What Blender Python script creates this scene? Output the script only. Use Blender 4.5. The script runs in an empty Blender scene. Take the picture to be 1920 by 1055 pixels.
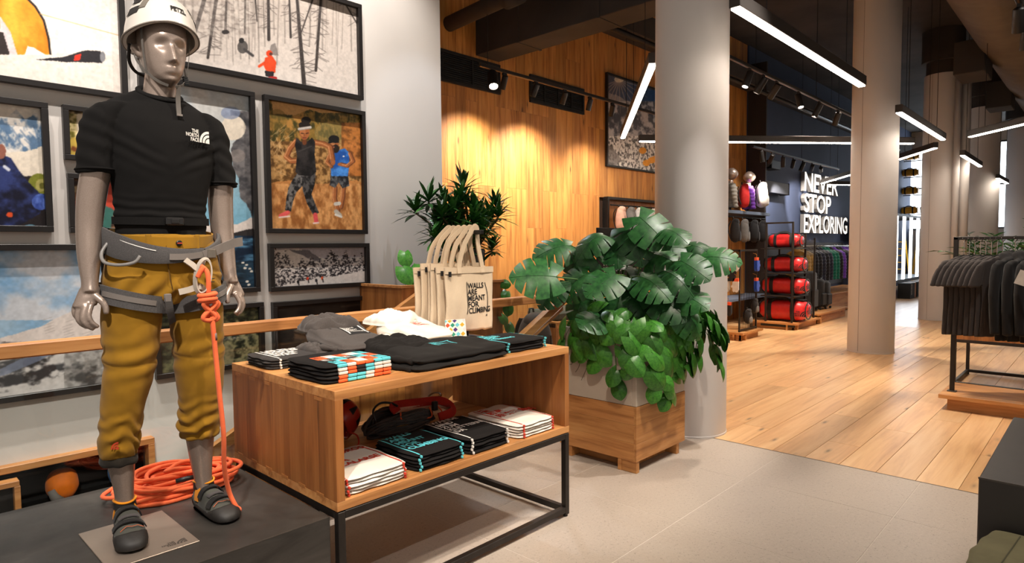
import bpy, math, random
import numpy as np
from mathutils import Vector, Matrix, noise
from mathutils.geometry import tessellate_polygon

random.seed(7)
R = math.radians
scene = bpy.context.scene
COL = scene.collection

# ------------------------------------------------------------------ camera
cam_d = bpy.data.cameras.new('camera')
cam_d.sensor_width = 36.0
cam_d.lens = 1191.03 / 1920.0 * 36.0
cam_d.clip_start = 0.05
cam_d.clip_end = 200
cam = bpy.data.objects.new('camera', cam_d)
COL.objects.link(cam)
_r = Vector((0.68740203, -0.72622302, -0.00886419))
_d = Vector((-0.04526794, -0.03066047, -0.99850426))
_f = Vector((0.72486499, 0.68677512, -0.05395069))
_m = Matrix((( _r.x, -_d.x, -_f.x, 0.0), (_r.y, -_d.y, -_f.y, 0.0), (_r.z, -_d.z, -_f.z, 1.5), (0, 0, 0, 1)))
cam.matrix_world = _m
scene.camera = cam

# ------------------------------------------------------------------ world, exposure
scene.view_settings.view_transform = 'Standard'
scene.view_settings.look = 'None'
scene.view_settings.gamma = 1.0
scene.view_settings.use_curve_mapping = False
scene.view_settings.exposure = 0.55
world = bpy.data.worlds.new('shop_world')
scene.world = world
world.use_nodes = True
world.node_tree.nodes['Background'].inputs[0].default_value = (1.0, 0.90, 0.80, 1)
world.node_tree.nodes['Background'].inputs[1].default_value = 0.36
scene.cycles.max_bounces = 6
scene.cycles.diffuse_bounces = 3
scene.cycles.glossy_bounces = 3
scene.cycles.transmission_bounces = 4
scene.cycles.transparent_max_bounces = 8
scene.cycles.sample_clamp_indirect = 6.0
scene.cycles.caustics_reflective = False
scene.cycles.caustics_refractive = False
scene.cycles.blur_glossy = 0.5

WARM = (1.0, 0.87, 0.72)
NEUT = (1.0, 0.93, 0.86)
COOL = (0.80, 0.88, 1.0)

def spot(name, loc, target, watts, angle=60, blend=0.6, color=WARM, radius=0.04, parent=None):
    d = bpy.data.lights.new(name, 'SPOT')
    d.energy = watts
    d.spot_size = R(angle)
    d.spot_blend = blend
    d.color = color
    d.shadow_soft_size = radius
    o = bpy.data.objects.new(name, d)
    COL.objects.link(o)
    o.location = loc
    o.rotation_euler = (Vector(target) - Vector(loc)).to_track_quat('-Z', 'Y').to_euler()
    return o

def area(name, loc, target, watts, sx, sy, color=NEUT):
    d = bpy.data.lights.new(name, 'AREA')
    d.shape = 'RECTANGLE'
    d.size = sx
    d.size_y = sy
    d.energy = watts
    d.color = color
    o = bpy.data.objects.new(name, d)
    COL.objects.link(o)
    o.location = loc
    o.rotation_euler = (Vector(target) - Vector(loc)).to_track_quat('-Z', 'Y').to_euler()
    return o

# track spotlights of the shop (fixtures in view are modelled further down)
spot('track_light_mannequin', (-0.3, 0.7, 3.9), (0.85, 2.5, 1.3), 340, 46, 0.7, NEUT, 0.06)
spot('track_light_mannequin_side', (2.3, 1.2, 3.9), (0.9, 2.5, 1.5), 110, 40, 0.7, WARM, 0.06)
spot('track_light_table', (1.1, 0.9, 4.0), (2.0, 2.5, 0.8), 240, 50, 0.7, WARM, 0.05)
spot('track_light_table_end', (3.2, 0.6, 4.0), (2.4, 2.4, 0.6), 110, 50, 0.7, WARM, 0.05)
spot('track_light_planter', (4.4, 0.9, 4.0), (3.7, 2.4, 0.9), 260, 44, 0.6, NEUT, 0.05)
spot('track_light_stone', (3.2, 0.2, 4.0), (3.4, 1.1, 0.0), 160, 74, 0.8, WARM, 0.05)
spot('track_light_wood_floor', (6.6, 1.9, 4.3), (6.4, 1.6, 0.0), 400, 84, 0.8, WARM, 0.08)
spot('track_light_wood_floor_far', (10.6, 3.2, 4.3), (10.6, 3.0, 0.0), 480, 90, 0.8, WARM, 0.08)
spot('track_light_rack', (6.0, 0.2, 4.0), (7.0, 0.6, 0.9), 120, 50, 0.7, NEUT, 0.05)
spot('track_light_corner_plinth', (2.2, -0.6, 3.9), (2.9, 0.2, 0.6), 60, 50, 0.7, NEUT, 0.05)
for i, x in enumerate((0.35, 1.25, 2.15, 3.0)):
    spot('track_light_gallery', (x, 3.72, 4.9), (x + 0.05, 4.5, 1.9), 195, 72, 0.9, NEUT, 0.03)
spot('track_light_gallery_low', (0.7, 3.5, 4.4), (0.8, 4.5, 0.6), 200, 60, 0.9, NEUT, 0.03)
spot('track_light_wall_end', (3.55, 3.1, 4.6), (3.6, 4.5, 1.7), 60, 42, 0.5, COOL, 0.04)
spot('fill_spot_wall_unit', (11.6, 4.0, 4.2), (12.2, 5.3, 1.9), 190, 50, 0.7, NEUT, 0.05)  # added spot without a fixture, brightens the packs in the shelving bay
spot('track_light_shelf', (1.9, -0.3, 3.4), (2.0, 2.5, 0.55), 85, 34, 0.7, NEUT, 0.05)
# ------------------------------------------------------------------ materials
MATS = {}
def srgb(r, g, b):
    f = lambda c: (c / 255.0) / 12.92 if c / 255.0 <= 0.04045 else ((c / 255.0 + 0.055) / 1.055) ** 2.4
    return (f(r), f(g), f(b))

def new_mat(name):
    m = bpy.data.materials.new(name)
    m.use_nodes = True
    nt = m.node_tree
    return m, nt, nt.nodes['Principled BSDF']

def N(nt, typ, **kw):
    n = nt.nodes.new(typ)
    for k, v in kw.items():
        setattr(n, k, v)
    return n

def coords(nt, scale=(1, 1, 1), obj_random=0.0, space='Object'):
    tc = N(nt, 'ShaderNodeTexCoord')
    mp = N(nt, 'ShaderNodeMapping')
    mp.inputs['Scale'].default_value = scale
    nt.links.new(tc.outputs[space], mp.inputs['Vector'])
    if obj_random:
        oi = N(nt, 'ShaderNodeObjectInfo')
        mu = N(nt, 'ShaderNodeMath', operation='MULTIPLY')
        mu.inputs[1].default_value = obj_random
        nt.links.new(oi.outputs['Random'], mu.inputs[0])
        cx = N(nt, 'ShaderNodeCombineXYZ')
        nt.links.new(mu.outputs[0], cx.inputs[0]); nt.links.new(mu.outputs[0], cx.inputs[1]); nt.links.new(mu.outputs[0], cx.inputs[2])
        nt.links.new(cx.outputs[0], mp.inputs['Location'])
    return mp.outputs['Vector']

def ramp(nt, fac, stops):
    cr = N(nt, 'ShaderNodeValToRGB')
    el = cr.color_ramp.elements
    el[0].position, el[0].color = stops[0][0], (*stops[0][1], 1)
    el[1].position, el[1].color = stops[-1][0], (*stops[-1][1], 1)
    for p, c in stops[1:-1]:
        e = el.new(p); e.color = (*c, 1)
    nt.links.new(fac, cr.inputs['Fac'])
    return cr.outputs['Color']

def bump(nt, b, height, strength=0.2, dist=0.01):
    bp = N(nt, 'ShaderNodeBump')
    bp.inputs['Strength'].default_value = strength
    bp.inputs['Distance'].default_value = dist
    nt.links.new(height, bp.inputs['Height'])
    nt.links.new(bp.outputs['Normal'], b.inputs['Normal'])

def noise_tex(nt, vec, scale, detail=4, rough=0.55, dist=0.0):
    n = N(nt, 'ShaderNodeTexNoise')
    n.inputs['Scale'].default_value = scale
    n.inputs['Detail'].default_value = detail
    n.inputs['Roughness'].default_value = rough
    n.inputs['Distortion'].default_value = dist
    nt.links.new(vec, n.inputs['Vector'])
    return n

def mix(nt, fac, a, b, mode='MIX'):
    m = N(nt, 'ShaderNodeMix', data_type='RGBA', blend_type=mode)
    for sock, v in (('Factor', fac), ('A', a), ('B', b)):
        s = [i for i in m.inputs if i.name == sock and (i.type == 'VALUE' if sock == 'Factor' else i.type == 'RGBA')][0]
        if isinstance(v, (int, float)):
            s.default_value = v
        elif isinstance(v, tuple):
            s.default_value = (*v, 1)
        else:
            nt.links.new(v, s)
    return [o for o in m.outputs if o.type == 'RGBA'][0]

def plain(name, rgb, rough=0.5, metal=0.0, var=0.10, scale=30.0, bmp=0.0, spec=0.5, coat=0.0, bdist=0.002):
    """solid colour with a little noise variation"""
    if name in MATS: return MATS[name]
    m, nt, b = new_mat(name)
    c = srgb(*rgb)
    v = coords(nt)
    nz = noise_tex(nt, v, scale, 4)
    lo = tuple(x * (1 - var) for x in c); hi = tuple(min(1, x * (1 + var)) for x in c)
    nt.links.new(ramp(nt, nz.outputs['Fac'], [(0.3, lo), (0.7, hi)]), b.inputs['Base Color'])
    b.inputs['Roughness'].default_value = rough
    b.inputs['Metallic'].default_value = metal
    b.inputs['Specular IOR Level'].default_value = spec
    b.inputs['Coat Weight'].default_value = coat
    if bmp: bump(nt, b, nz.outputs['Fac'], bmp, bdist)
    MATS[name] = m
    return m

def wood(name, dark, mid, light, axis='z', grain=1.0, rough=0.5, knots=True, rand=40.0, tint=0.35):
    """oak: stretched noise along `axis`, per-board random offset and tone, sparse knots"""
    if name in MATS: return MATS[name]
    m, nt, b = new_mat(name)
    long_, short = 1.6 * grain, 22.0 * grain
    sc = {'x': (long_, short, short), 'y': (short, long_, short), 'z': (short, short, long_)}[axis]
    v = coords(nt, sc, rand)
    n1 = noise_tex(nt, v, 1.0, 6, 0.6, 0.4)
    col = ramp(nt, n1.outputs['Fac'], [(0.28, srgb(*dark)), (0.5, srgb(*mid)), (0.74, srgb(*light))])
    sc2 = tuple(s * (0.35 if s == long_ else 0.22) for s in sc)
    v2 = coords(nt, sc2, rand)
    n2 = noise_tex(nt, v2, 1.0, 3, 0.5)
    col = mix(nt, 0.45, col, ramp(nt, n2.outputs['Fac'], [(0.3, srgb(*dark)), (0.7, srgb(*light))]), 'SOFT_LIGHT')
    if knots:
        sk = {'x': (2.0, 7.5, 7.5), 'y': (7.5, 2.0, 7.5), 'z': (7.5, 7.5, 2.0)}[axis]
        vk = coords(nt, sk, rand)
        vo = N(nt, 'ShaderNodeTexVoronoi')
        vo.inputs['Scale'].default_value = 1.0
        nt.links.new(vk, vo.inputs['Vector'])
        kf = ramp(nt, vo.outputs['Distance'], [(0.05, (0.85, 0.85, 0.85)), (0.10, (0.30, 0.30, 0.30)), (0.19, (0, 0, 0))])
        gate = N(nt, 'ShaderNodeSeparateColor'); nt.links.new(vo.outputs['Color'], gate.inputs[0])
        gt = N(nt, 'ShaderNodeMath', operation='GREATER_THAN'); gt.inputs[1].default_value = 0.42
        nt.links.new(gate.outputs[0], gt.inputs[0])
        mu = N(nt, 'ShaderNodeMath', operation='MULTIPLY')
        nt.links.new(kf, mu.inputs[0]); nt.links.new(gt.outputs[0], mu.inputs[1])
        kd = tuple(x * 0.28 for x in srgb(*dark))
        col = mix(nt, mu.outputs[0], col, kd)
    oi = N(nt, 'ShaderNodeObjectInfo')
    tone = ramp(nt, oi.outputs['Random'], [(0.0, (1 - tint,) * 3), (0.5, (1.0, 0.985, 0.97)), (1.0, (1 + tint * 0.3,) * 3)])
    col = mix(nt, 1.0, col, tone, 'MULTIPLY')
    nt.links.new(col, b.inputs['Base Color'])
    b.inputs['Roughness'].default_value = rough
    bump(nt, b, n1.outputs['Fac'], 0.12, 0.004)
    MATS[name] = m
    return m

def fabric(name, rgb, rough=0.9, weave=900.0, var=0.14, heather=0.0, sheen=0.1):
    if name in MATS: return MATS[name]
    m, nt, b = new_mat(name)
    c = srgb(*rgb)
    v = coords(nt)
    n1 = noise_tex(nt, v, 14.0, 3)
    n2 = noise_tex(nt, v, weave, 2, 0.6)
    lo = tuple(x * (1 - var) for x in c); hi = tuple(min(1, x * (1 + var)) for x in c)
    col = ramp(nt, n1.outputs['Fac'], [(0.3, lo), (0.7, hi)])
    if heather:
        hl = tuple(min(1, x * (1 + 2.2 * heather)) for x in c); hd = tuple(x * (1 - heather) for x in c)
        col = mix(nt, 0.55, col, ramp(nt, n2.outputs['Fac'], [(0.36, hd), (0.64, hl)]))
    nt.links.new(col, b.inputs['Base Color'])
    b.inputs['Roughness'].default_value = rough
    b.inputs['Specular IOR Level'].default_value = 0.25
    b.inputs['Sheen Weight'].default_value = sheen
    bump(nt, b, n2.outputs['Fac'], 0.25, 0.0015)
    MATS[name] = m
    return m

def emit(name, rgb, strength):
    if name in MATS: return MATS[name]
    m, nt, b = new_mat(name)
    c = srgb(*rgb)
    b.inputs['Base Color'].default_value = (*c, 1)
    b.inputs['Emission Color'].default_value = (*c, 1)
    b.inputs['Emission Strength'].default_value = strength
    MATS[name] = m
    return m

def glass(name, tint=(1, 1, 1), fac=0.08, rough=0.02):
    """thin clear pane: mostly transparent with a fresnel reflection"""
    if name in MATS: return MATS[name]
    m = bpy.data.materials.new(name); m.use_nodes = True
    nt = m.node_tree; nt.nodes.clear()
    out = N(nt, 'ShaderNodeOutputMaterial')
    tr = N(nt, 'ShaderNodeBsdfTransparent'); tr.inputs[0].default_value = (*tint, 1)
    gl = N(nt, 'ShaderNodeBsdfGlossy'); gl.inputs['Roughness'].default_value = rough
    lw = N(nt, 'ShaderNodeLayerWeight'); lw.inputs['Blend'].default_value = 0.5
    pw = N(nt, 'ShaderNodeMath', operation='POWER'); pw.inputs[1].default_value = 4.0
    ma = N(nt, 'ShaderNodeMath', operation='MULTIPLY_ADD'); ma.inputs[1].default_value = 0.9; ma.inputs[2].default_value = fac * .5
    nt.links.new(lw.outputs['Facing'], pw.inputs[0]); nt.links.new(pw.outputs[0], ma.inputs[0])
    ms = N(nt, 'ShaderNodeMixShader')
    nt.links.new(ma.outputs[0], ms.inputs[0]); nt.links.new(tr.outputs[0], ms.inputs[1]); nt.links.new(gl.outputs[0], ms.inputs[2])
    nt.links.new(ms.outputs[0], out.inputs['Surface'])
    MATS[name] = m
    return m

# ------------------------------------------------------------------ mesh building
def frame_at(t, up=Vector((0, 0, 1))):
    t = t.normalized()
    if abs(t.dot(up)) > 0.97: up = Vector((0, 1, 0))
    n = (up - t * up.dot(t)).normalized()
    return n, t.cross(n)

class MB:
    def __init__(s):
        s.v = []; s.f = []; s.mi = []
    def add(s, verts, faces, mi=0, M=None):
        o = len(s.v)
        if M is not None:
            s.v += [tuple(M @ Vector(p)) for p in verts]
        else:
            s.v += [tuple(p) for p in verts]
        s.f += [tuple(i + o for i in f) for f in faces]
        s.mi += [mi] * len(faces)
        return s
    def box(s, lo, hi, b=0.0, mi=0, M=None):
        x0, y0, z0 = [min(a, c) for a, c in zip(lo, hi)]
        x1, y1, z1 = [max(a, c) for a, c in zip(lo, hi)]
        if b <= 0:
            v = [(x0, y0, z0), (x1, y0, z0), (x1, y1, z0), (x0, y1, z0), (x0, y0, z1), (x1, y0, z1), (x1, y1, z1), (x0, y1, z1)]
            f = [(3, 2, 1, 0), (4, 5, 6, 7), (0, 1, 5, 4), (1, 2, 6, 5), (2, 3, 7, 6), (3, 0, 4, 7)]
            return s.add(v, f, mi, M)
        b = min(b, (x1 - x0) / 2.01, (y1 - y0) / 2.01, (z1 - z0) / 2.01)
        v = []; idx = {}
        for sx in (0, 1):
            for sy in (0, 1):
                for sz in (0, 1):
                    c = ((x0, x1)[sx], (y0, y1)[sy], (z0, z1)[sz])
                    d = ((b, -b)[sx], (b, -b)[sy], (b, -b)[sz])
                    for a in range(3):
                        p = [c[k] + (0 if k == a else d[k]) for k in range(3)]
                        idx[(sx, sy, sz, a)] = len(v); v.append(p)
        I = lambda sx, sy, sz, a: idx[(sx, sy, sz, a)]
        f = [(I(0,0,0,0), I(0,0,1,0), I(0,1,1,0), I(0,1,0,0)), (I(1,0,0,0), I(1,1,0,0), I(1,1,1,0), I(1,0,1,0)),
             (I(0,0,0,1), I(1,0,0,1), I(1,0,1,1), I(0,0,1,1)), (I(0,1,0,1), I(0,1,1,1), I(1,1,1,1), I(1,1,0,1)),
             (I(0,0,0,2), I(0,1,0,2), I(1,1,0,2), I(1,0,0,2)), (I(0,0,1,2), I(1,0,1,2), I(1,1,1,2), I(0,1,1,2))]
        for q in (0, 1):
            for w in (0, 1):
                f.append((I(0,q,w,1), I(1,q,w,1), I(1,q,w,2), I(0,q,w,2)) if (q ^ w) else (I(0,q,w,2), I(1,q,w,2), I(1,q,w,1), I(0,q,w,1)))
                f.append((I(q,0,w,2), I(q,1,w,2), I(q,1,w,0), I(q,0,w,0)) if (q ^ w) else (I(q,0,w,0), I(q,1,w,0), I(q,1,w,2), I(q,0,w,2)))
                f.append((I(q,w,0,0), I(q,w,1,0), I(q,w,1,1), I(q,w,0,1)) if (q ^ w) else (I(q,w,0,1), I(q,w,1,1), I(q,w,1,0), I(q,w,0,0)))
        for sx in (0, 1):
            for sy in (0, 1):
                for sz in (0, 1):
                    t = (I(sx,sy,sz,0), I(sx,sy,sz,1), I(sx,sy,sz,2))
                    f.append(t if (sx + sy + sz) % 2 else t[::-1])
        return s.add(v, f, mi, M)
    def loft(s, rings, caps=(True, True), closed=True, mi=0, M=None, loop=False):
        n = len(rings[0]); v = [p for r in rings for p in r]; f = []
        m = len(rings)
        for i in range(m if loop else m - 1):
            a = i * n; b = ((i + 1) % m) * n
            for j in range(n if closed else n - 1):
                k = (j + 1) % n
                f.append((a + j, a + k, b + k, b + j))
        if closed and not loop:
            if caps[0]: f.append(tuple(reversed(range(n))))
            if caps[1]: f.append(tuple(range((m - 1) * n, m * n)))
        return s.add(v, f, mi, M)
    def tube(s, pts, r, seg=8, mi=0, M=None, caps=(True, True), loop=False, flat=1.0, up=None):
        pts = [Vector(p) for p in pts]; n = len(pts)
        rs = r if isinstance(r, (list, tuple)) else [r] * n
        rings = []; nrm = None
        for i, p in enumerate(pts):
            if loop: t = pts[(i + 1) % n] - pts[i - 1]
            else: t = pts[min(i + 1, n - 1)] - pts[max(i - 1, 0)]
            if t.length < 1e-9: t = Vector((0, 0, 1))
            t.normalize()
            if up is not None:
                nrm, bn = frame_at(t, Vector(up))
            elif nrm is None: nrm, bn = frame_at(t)
            else:
                nrm = (nrm - t * nrm.dot(t))
                if nrm.length < 1e-6: nrm, bn = frame_at(t)
                nrm.normalize(); bn = t.cross(nrm)
            rings.append([tuple(p + (nrm * math.cos(a) * flat + bn * math.sin(a)) * rs[i]) for a in (2 * math.pi * k / seg for k in range(seg))])
        return s.loft(rings, caps, True, mi, M, loop)
    def ribbon(s, pts, w, t, up, mi=0, M=None, loop=False):
        """flat strap along pts: width w across, thickness t along the `up` normal (vector or list)"""
        pts = [Vector(p) for p in pts]; n = len(pts); rings = []
        for i, p in enumerate(pts):
            if loop: tg = pts[(i + 1) % n] - pts[i - 1]
            else: tg = pts[min(i + 1, n - 1)] - pts[max(i - 1, 0)]
            u = Vector(up[i]) if isinstance(up, list) else Vector(up)
            nn, bb = frame_at(tg, u)
            rings.append([tuple(p + bb * w / 2 + nn * t / 2), tuple(p - bb * w / 2 + nn * t / 2), tuple(p - bb * w / 2 - nn * t / 2), tuple(p + bb * w / 2 - nn * t / 2)])
        return s.loft(rings, (True, True), True, mi, M, loop)
    def lathe(s, prof, seg=24, mi=0, M=None, caps=(True, True)):
        rings = [[(r * math.cos(2 * math.pi * k / seg), r * math.sin(2 * math.pi * k / seg), z) for k in range(seg)] for r, z in prof]
        return s.loft(rings, caps, True, mi, M)
    def prism(s, poly, z0, z1, mi=0, M=None):
        n = len(poly)
        v = [(x, y, z0) for x, y in poly] + [(x, y, z1) for x, y in poly]
        tris = tessellate_polygon([[Vector((x, y, 0)) for x, y in poly]])
        area2 = sum(poly[i][0] * poly[(i + 1) % n][1] - poly[(i + 1) % n][0] * poly[i][1] for i in range(n))
        f = []
        for a, b, c in tris:
            ar = (poly[b][0] - poly[a][0]) * (poly[c][1] - poly[a][1]) - (poly[c][0] - poly[a][0]) * (poly[b][1] - poly[a][1])
            if ar < 0: a, c = c, a
            f.append((a + n, b + n, c + n)); f.append((c, b, a))
        for i in range(n):
            j = (i + 1) % n
            f.append((i, j, j + n, i + n) if area2 > 0 else (j, i, i + n, j + n))
        return s.add(v, f, mi, M)
    def mesh(s, name, mats, smooth=False):
        me = bpy.data.meshes.new(name)
        me.from_pydata(s.v, [], s.f)
        for m in (mats if isinstance(mats, (list, tuple)) else [mats]): me.materials.append(m)
        if any(s.mi): me.polygons.foreach_set('material_index', s.mi)
        if smooth: me.polygons.foreach_set('use_smooth', [True] * len(me.polygons))
        me.update()
        return me
    def build(s, name, mats, parent=None, smooth=False, angle=None):
        me = s.mesh(name, mats, smooth or angle is not None)
        if angle is not None: sharp(me, angle)
        return link(name, me, parent)

def sharp(me, angle):
    try: me.set_sharp_from_angle(angle=R(angle))
    except Exception: pass

def link(name, me, parent=None):
    o = bpy.data.objects.new(name, me)
    COL.objects.link(o)
    if parent is not None: setpar(o, parent)
    return o

def wloc(o):
    p = Matrix.Identity(4)
    return o.matrix_basis if o.parent is None else wloc(o.parent) @ o.matrix_parent_inverse @ o.matrix_basis

def setpar(o, parent):
    o.parent = parent
    o.matrix_parent_inverse = wloc(parent).inverted()

def tag(o, label=None, cat=None, group=None, kind=None):
    if label: o['label'] = label
    if cat: o['category'] = cat
    if group: o['group'] = group
    if kind: o['kind'] = kind
    return o

def thing(name, label, cat, loc=(0, 0, 0), group=None, kind=None):
    o = bpy.data.objects.new(name, None)
    o.empty_display_size = 0.1
    COL.objects.link(o)
    o.location = loc
    return tag(o, label, cat, group, kind)

def struct(o):
    o['kind'] = 'structure'
    return o

def dup(o, parent=None):
    """copy of a thing with its parts and sub-parts (world placement of parts follows the copy)"""
    c = o.copy(); COL.objects.link(c)
    if parent is not None: c.parent = parent
    for ch in o.children: dup(ch, c)
    return c

def move(o, loc=None, rz=None, scale=None):
    if loc is not None: o.location = loc
    if rz is not None: o.rotation_euler[2] = rz
    if scale is not None: o.scale = (scale,) * 3 if isinstance(scale, (int, float)) else scale
    return o

WORK = bpy.data.scenes.new('workbench')      # small scratch scene so modifiers and text evaluate quickly
def evaluated_mesh(o):
    """mesh of an object linked to the scratch scene, modifiers and text applied"""
    vl = WORK.view_layers[0]
    vl.update()
    return bpy.data.meshes.new_from_object(o.evaluated_get(vl.depsgraph))

def remesh(mb, voxel, smooth_iter=0, smooth_fac=0.5, name='tmp'):
    """fuse the builder's overlapping closed shapes into one continuous surface"""
    me = mb.mesh(name, [])
    o = bpy.data.objects.new(name, me); WORK.collection.objects.link(o)
    md = o.modifiers.new('r', 'REMESH'); md.mode = 'VOXEL'; md.voxel_size = voxel; md.adaptivity = 0.0
    if smooth_iter:
        sm = o.modifiers.new('s', 'SMOOTH'); sm.factor = smooth_fac; sm.iterations = smooth_iter
    res = evaluated_mesh(o)
    bpy.data.objects.remove(o); bpy.data.meshes.remove(me)
    return res

def get_co(me):
    a = np.empty(len(me.vertices) * 3, np.float32); me.vertices.foreach_get('co', a)
    return a.reshape(-1, 3)
def set_co(me, a):
    me.vertices.foreach_set('co', np.ascontiguousarray(a, np.float32).ravel()); me.update()
def get_no(me):
    a = np.empty(len(me.vertices) * 3, np.float32); me.vertices.foreach_get('normal', a)
    return a.reshape(-1, 3)
def smooth_all(me):
    me.polygons.foreach_set('use_smooth', [True] * len(me.polygons)); me.update()

# ------------------------------------------------------------------ text
_FONT = None
def text_mesh(body, size, bold=0.0, xs=1.0, depth=0.0, align='LEFT', spacing=1.0, line=1.0):
    """lettering as a mesh in the xy plane (baseline of the first line at y = 0)"""
    cu = bpy.data.curves.new('lettering', 'FONT')
    cu.body = body; cu.size = size; cu.offset = bold; cu.extrude = depth
    cu.align_x = align; cu.space_character = spacing; cu.space_line = line
    cu.resolution_u = 3
    o = bpy.data.objects.new('lettering', cu); WORK.collection.objects.link(o)
    me = evaluated_mesh(o)
    bpy.data.objects.remove(o); bpy.data.curves.remove(cu)
    co = get_co(me); co[:, 0] *= xs; set_co(me, co)
    return me

_TXT = {}
def text_verts(body, size, bold=0.0, xs=1.0, align='LEFT'):
    key = (body, round(bold / size, 3), align)
    if key not in _TXT:
        me = text_mesh(body, 1.0, bold=key[1], align=align)
        _TXT[key] = (get_co(me), [tuple(p.vertices) for p in me.polygons])
        bpy.data.meshes.remove(me)
    co, f = _TXT[key]
    return co * np.array([size * xs, size, size], np.float32), f

# ------------------------------------------------------------------ numpy noise
def vnoise(h, w, fy, fx, seed):
    rng = np.random.RandomState(seed)
    g = rng.rand(int(fy) + 3, int(fx) + 3)
    y = np.linspace(0, fy, h)[:, None]; x = np.linspace(0, fx, w)[None, :]
    yi = y.astype(int); xi = x.astype(int)
    ty = y - yi; tx = x - xi
    ty = ty * ty * (3 - 2 * ty); tx = tx * tx * (3 - 2 * tx)
    a = g[yi, xi] * (1 - tx) + g[yi, xi + 1] * tx
    b = g[yi + 1, xi] * (1 - tx) + g[yi + 1, xi + 1] * tx
    return a * (1 - ty) + b * ty
def fbm(h, w, fy, fx, seed, octv=4, gain=0.55):
    out = np.zeros((h, w)); amp = 1; tot = 0
    for o in range(octv):
        out += amp * vnoise(h, w, fy, fx, seed + o * 17); tot += amp
        amp *= gain; fy *= 2; fx *= 2
    return out / tot

class Canvas:
    """paints a photographic print; colours are display values 0-255"""
    def __init__(s, w, h, base=(128, 128, 128)):
        s.w, s.h = w, h
        s.a = np.zeros((h, w, 3)); s.a[:] = base
        s.X, s.Y = np.meshgrid((np.arange(w) + .5) / w, (np.arange(h) + .5) / h)
        s.asp = w / h
    def put(s, mask, col, alpha=1.0):
        m = (mask * alpha)[..., None] if mask.dtype != bool else (mask.astype(float) * alpha)[..., None]
        s.a = s.a * (1 - m) + np.array(col, float) * m if not isinstance(col, np.ndarray) or col.ndim < 3 else s.a * (1 - m) + col * m
    def grad(s, stops):
        ys = [p for p, _ in stops]
        for c in range(3): s.a[..., c] = np.interp(s.Y, ys, [q[c] for _, q in stops])
    def poly(s, pts, col, alpha=1.0, rough=0.0, seed=1):
        X, Y = s.X, s.Y
        if rough:
            X = X + (fbm(s.h, s.w, 14, 14, seed) - .5) * rough
            Y = Y + (fbm(s.h, s.w, 14, 14, seed + 5) - .5) * rough
        m = np.zeros((s.h, s.w), bool); n = len(pts)
        for i in range(n):
            (x1, y1), (x2, y2) = pts[i], pts[(i + 1) % n]
            if y1 == y2: continue
            c = ((y1 > Y) != (y2 > Y)) & (X < (x2 - x1) * (Y - y1) / (y2 - y1) + x1)
            m ^= c
        s.put(m, col, alpha)
        return m
    def ell(s, cx, cy, rx, ry, col, alpha=1.0, rot=0.0):
        dx = s.X - cx; dy = s.Y - cy
        if rot:
            k = s.asp; c, q = math.cos(rot), math.sin(rot)
            dx, dy = (dx * k * c + dy * q) / k, -dx * k * q + dy * c
        m = (dx / rx) ** 2 + (dy / ry) ** 2 < 1
        s.put(m, col, alpha); return m
    def line(s, x1, y1, x2, y2, wd, col, alpha=1.0, wd2=None):
        """width in units of the picture height"""
        k = s.asp
        dx, dy = (x2 - x1) * k, y2 - y1
        L = dx * dx + dy * dy + 1e-9
        t = np.clip(((s.X - x1) * k * dx + (s.Y - y1) * dy) / L, 0, 1)
        d = np.hypot((s.X - x1) * k - t * dx, s.Y - y1 - t * dy)
        w = wd if wd2 is None else wd + (wd2 - wd) * t
        s.put(np.clip((w / 2 - d) * s.h + .5, 0, 1), col, alpha)
    def noise(s, mask, c0, c1, fx, fy, seed, octv=4, lo=.35, hi=.65, alpha=1.0):
        n = np.clip((fbm(s.h, s.w, fy, fx, seed, octv) - lo) / (hi - lo), 0, 1)[..., None]
        col = np.array(c0) * (1 - n) + np.array(c1) * n
        m = mask.astype(float)[..., None] * alpha
        s.a = s.a * (1 - m) + col * m
    def grain(s, amt, seed=3):
        s.a += (np.random.RandomState(seed).rand(s.h, s.w, 1) - .5) * amt
    def mesh(s, name, M, mat):
        """grid in the unit rectangle (x right, y up), transformed by M"""
        h, w = s.h, s.w
        xs = np.linspace(0, 1, w); ys = np.linspace(1, 0, h)
        gx, gy = np.meshgrid(xs, ys)
        co = np.stack([gx.ravel(), gy.ravel(), np.zeros(h * w), np.ones(h * w)], 1) @ np.array(M).T
        i = np.arange(h * w).reshape(h, w)
        q = np.stack([i[1:, :-1], i[1:, 1:], i[:-1, 1:], i[:-1, :-1]], -1).reshape(-1, 4)
        me = bpy.data.meshes.new(name)
        me.vertices.add(h * w); me.vertices.foreach_set('co', co[:, :3].astype(np.float32).ravel())
        me.loops.add(q.size); me.loops.foreach_set('vertex_index', q.astype(np.int32).ravel())
        me.polygons.add(len(q)); me.polygons.foreach_set('loop_start', np.arange(0, q.size, 4, dtype=np.int32))
        me.update(calc_edges=True)
        b = s.a.copy()
        b[1:-1, 1:-1] = (s.a[1:-1, 1:-1] * 4 + s.a[:-2, 1:-1] + s.a[2:, 1:-1] + s.a[1:-1, :-2] + s.a[1:-1, 2:]) / 8
        tex = .93 + .14 * fbm(h, w, h / 5, w / 5, 77, 2)
        a = np.clip(b * tex[..., None], 0, 255) / 255
        lin = np.where(a <= .04045, a / 12.92, ((a + .055) / 1.055) ** 2.4)
        col = np.ones((h * w, 4), np.float32); col[:, :3] = lin.reshape(-1, 3)
        at = me.color_attributes.new('print', 'FLOAT_COLOR', 'POINT')
        at.data.foreach_set('color', col.ravel())
        me.materials.append(mat)
        return me

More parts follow.
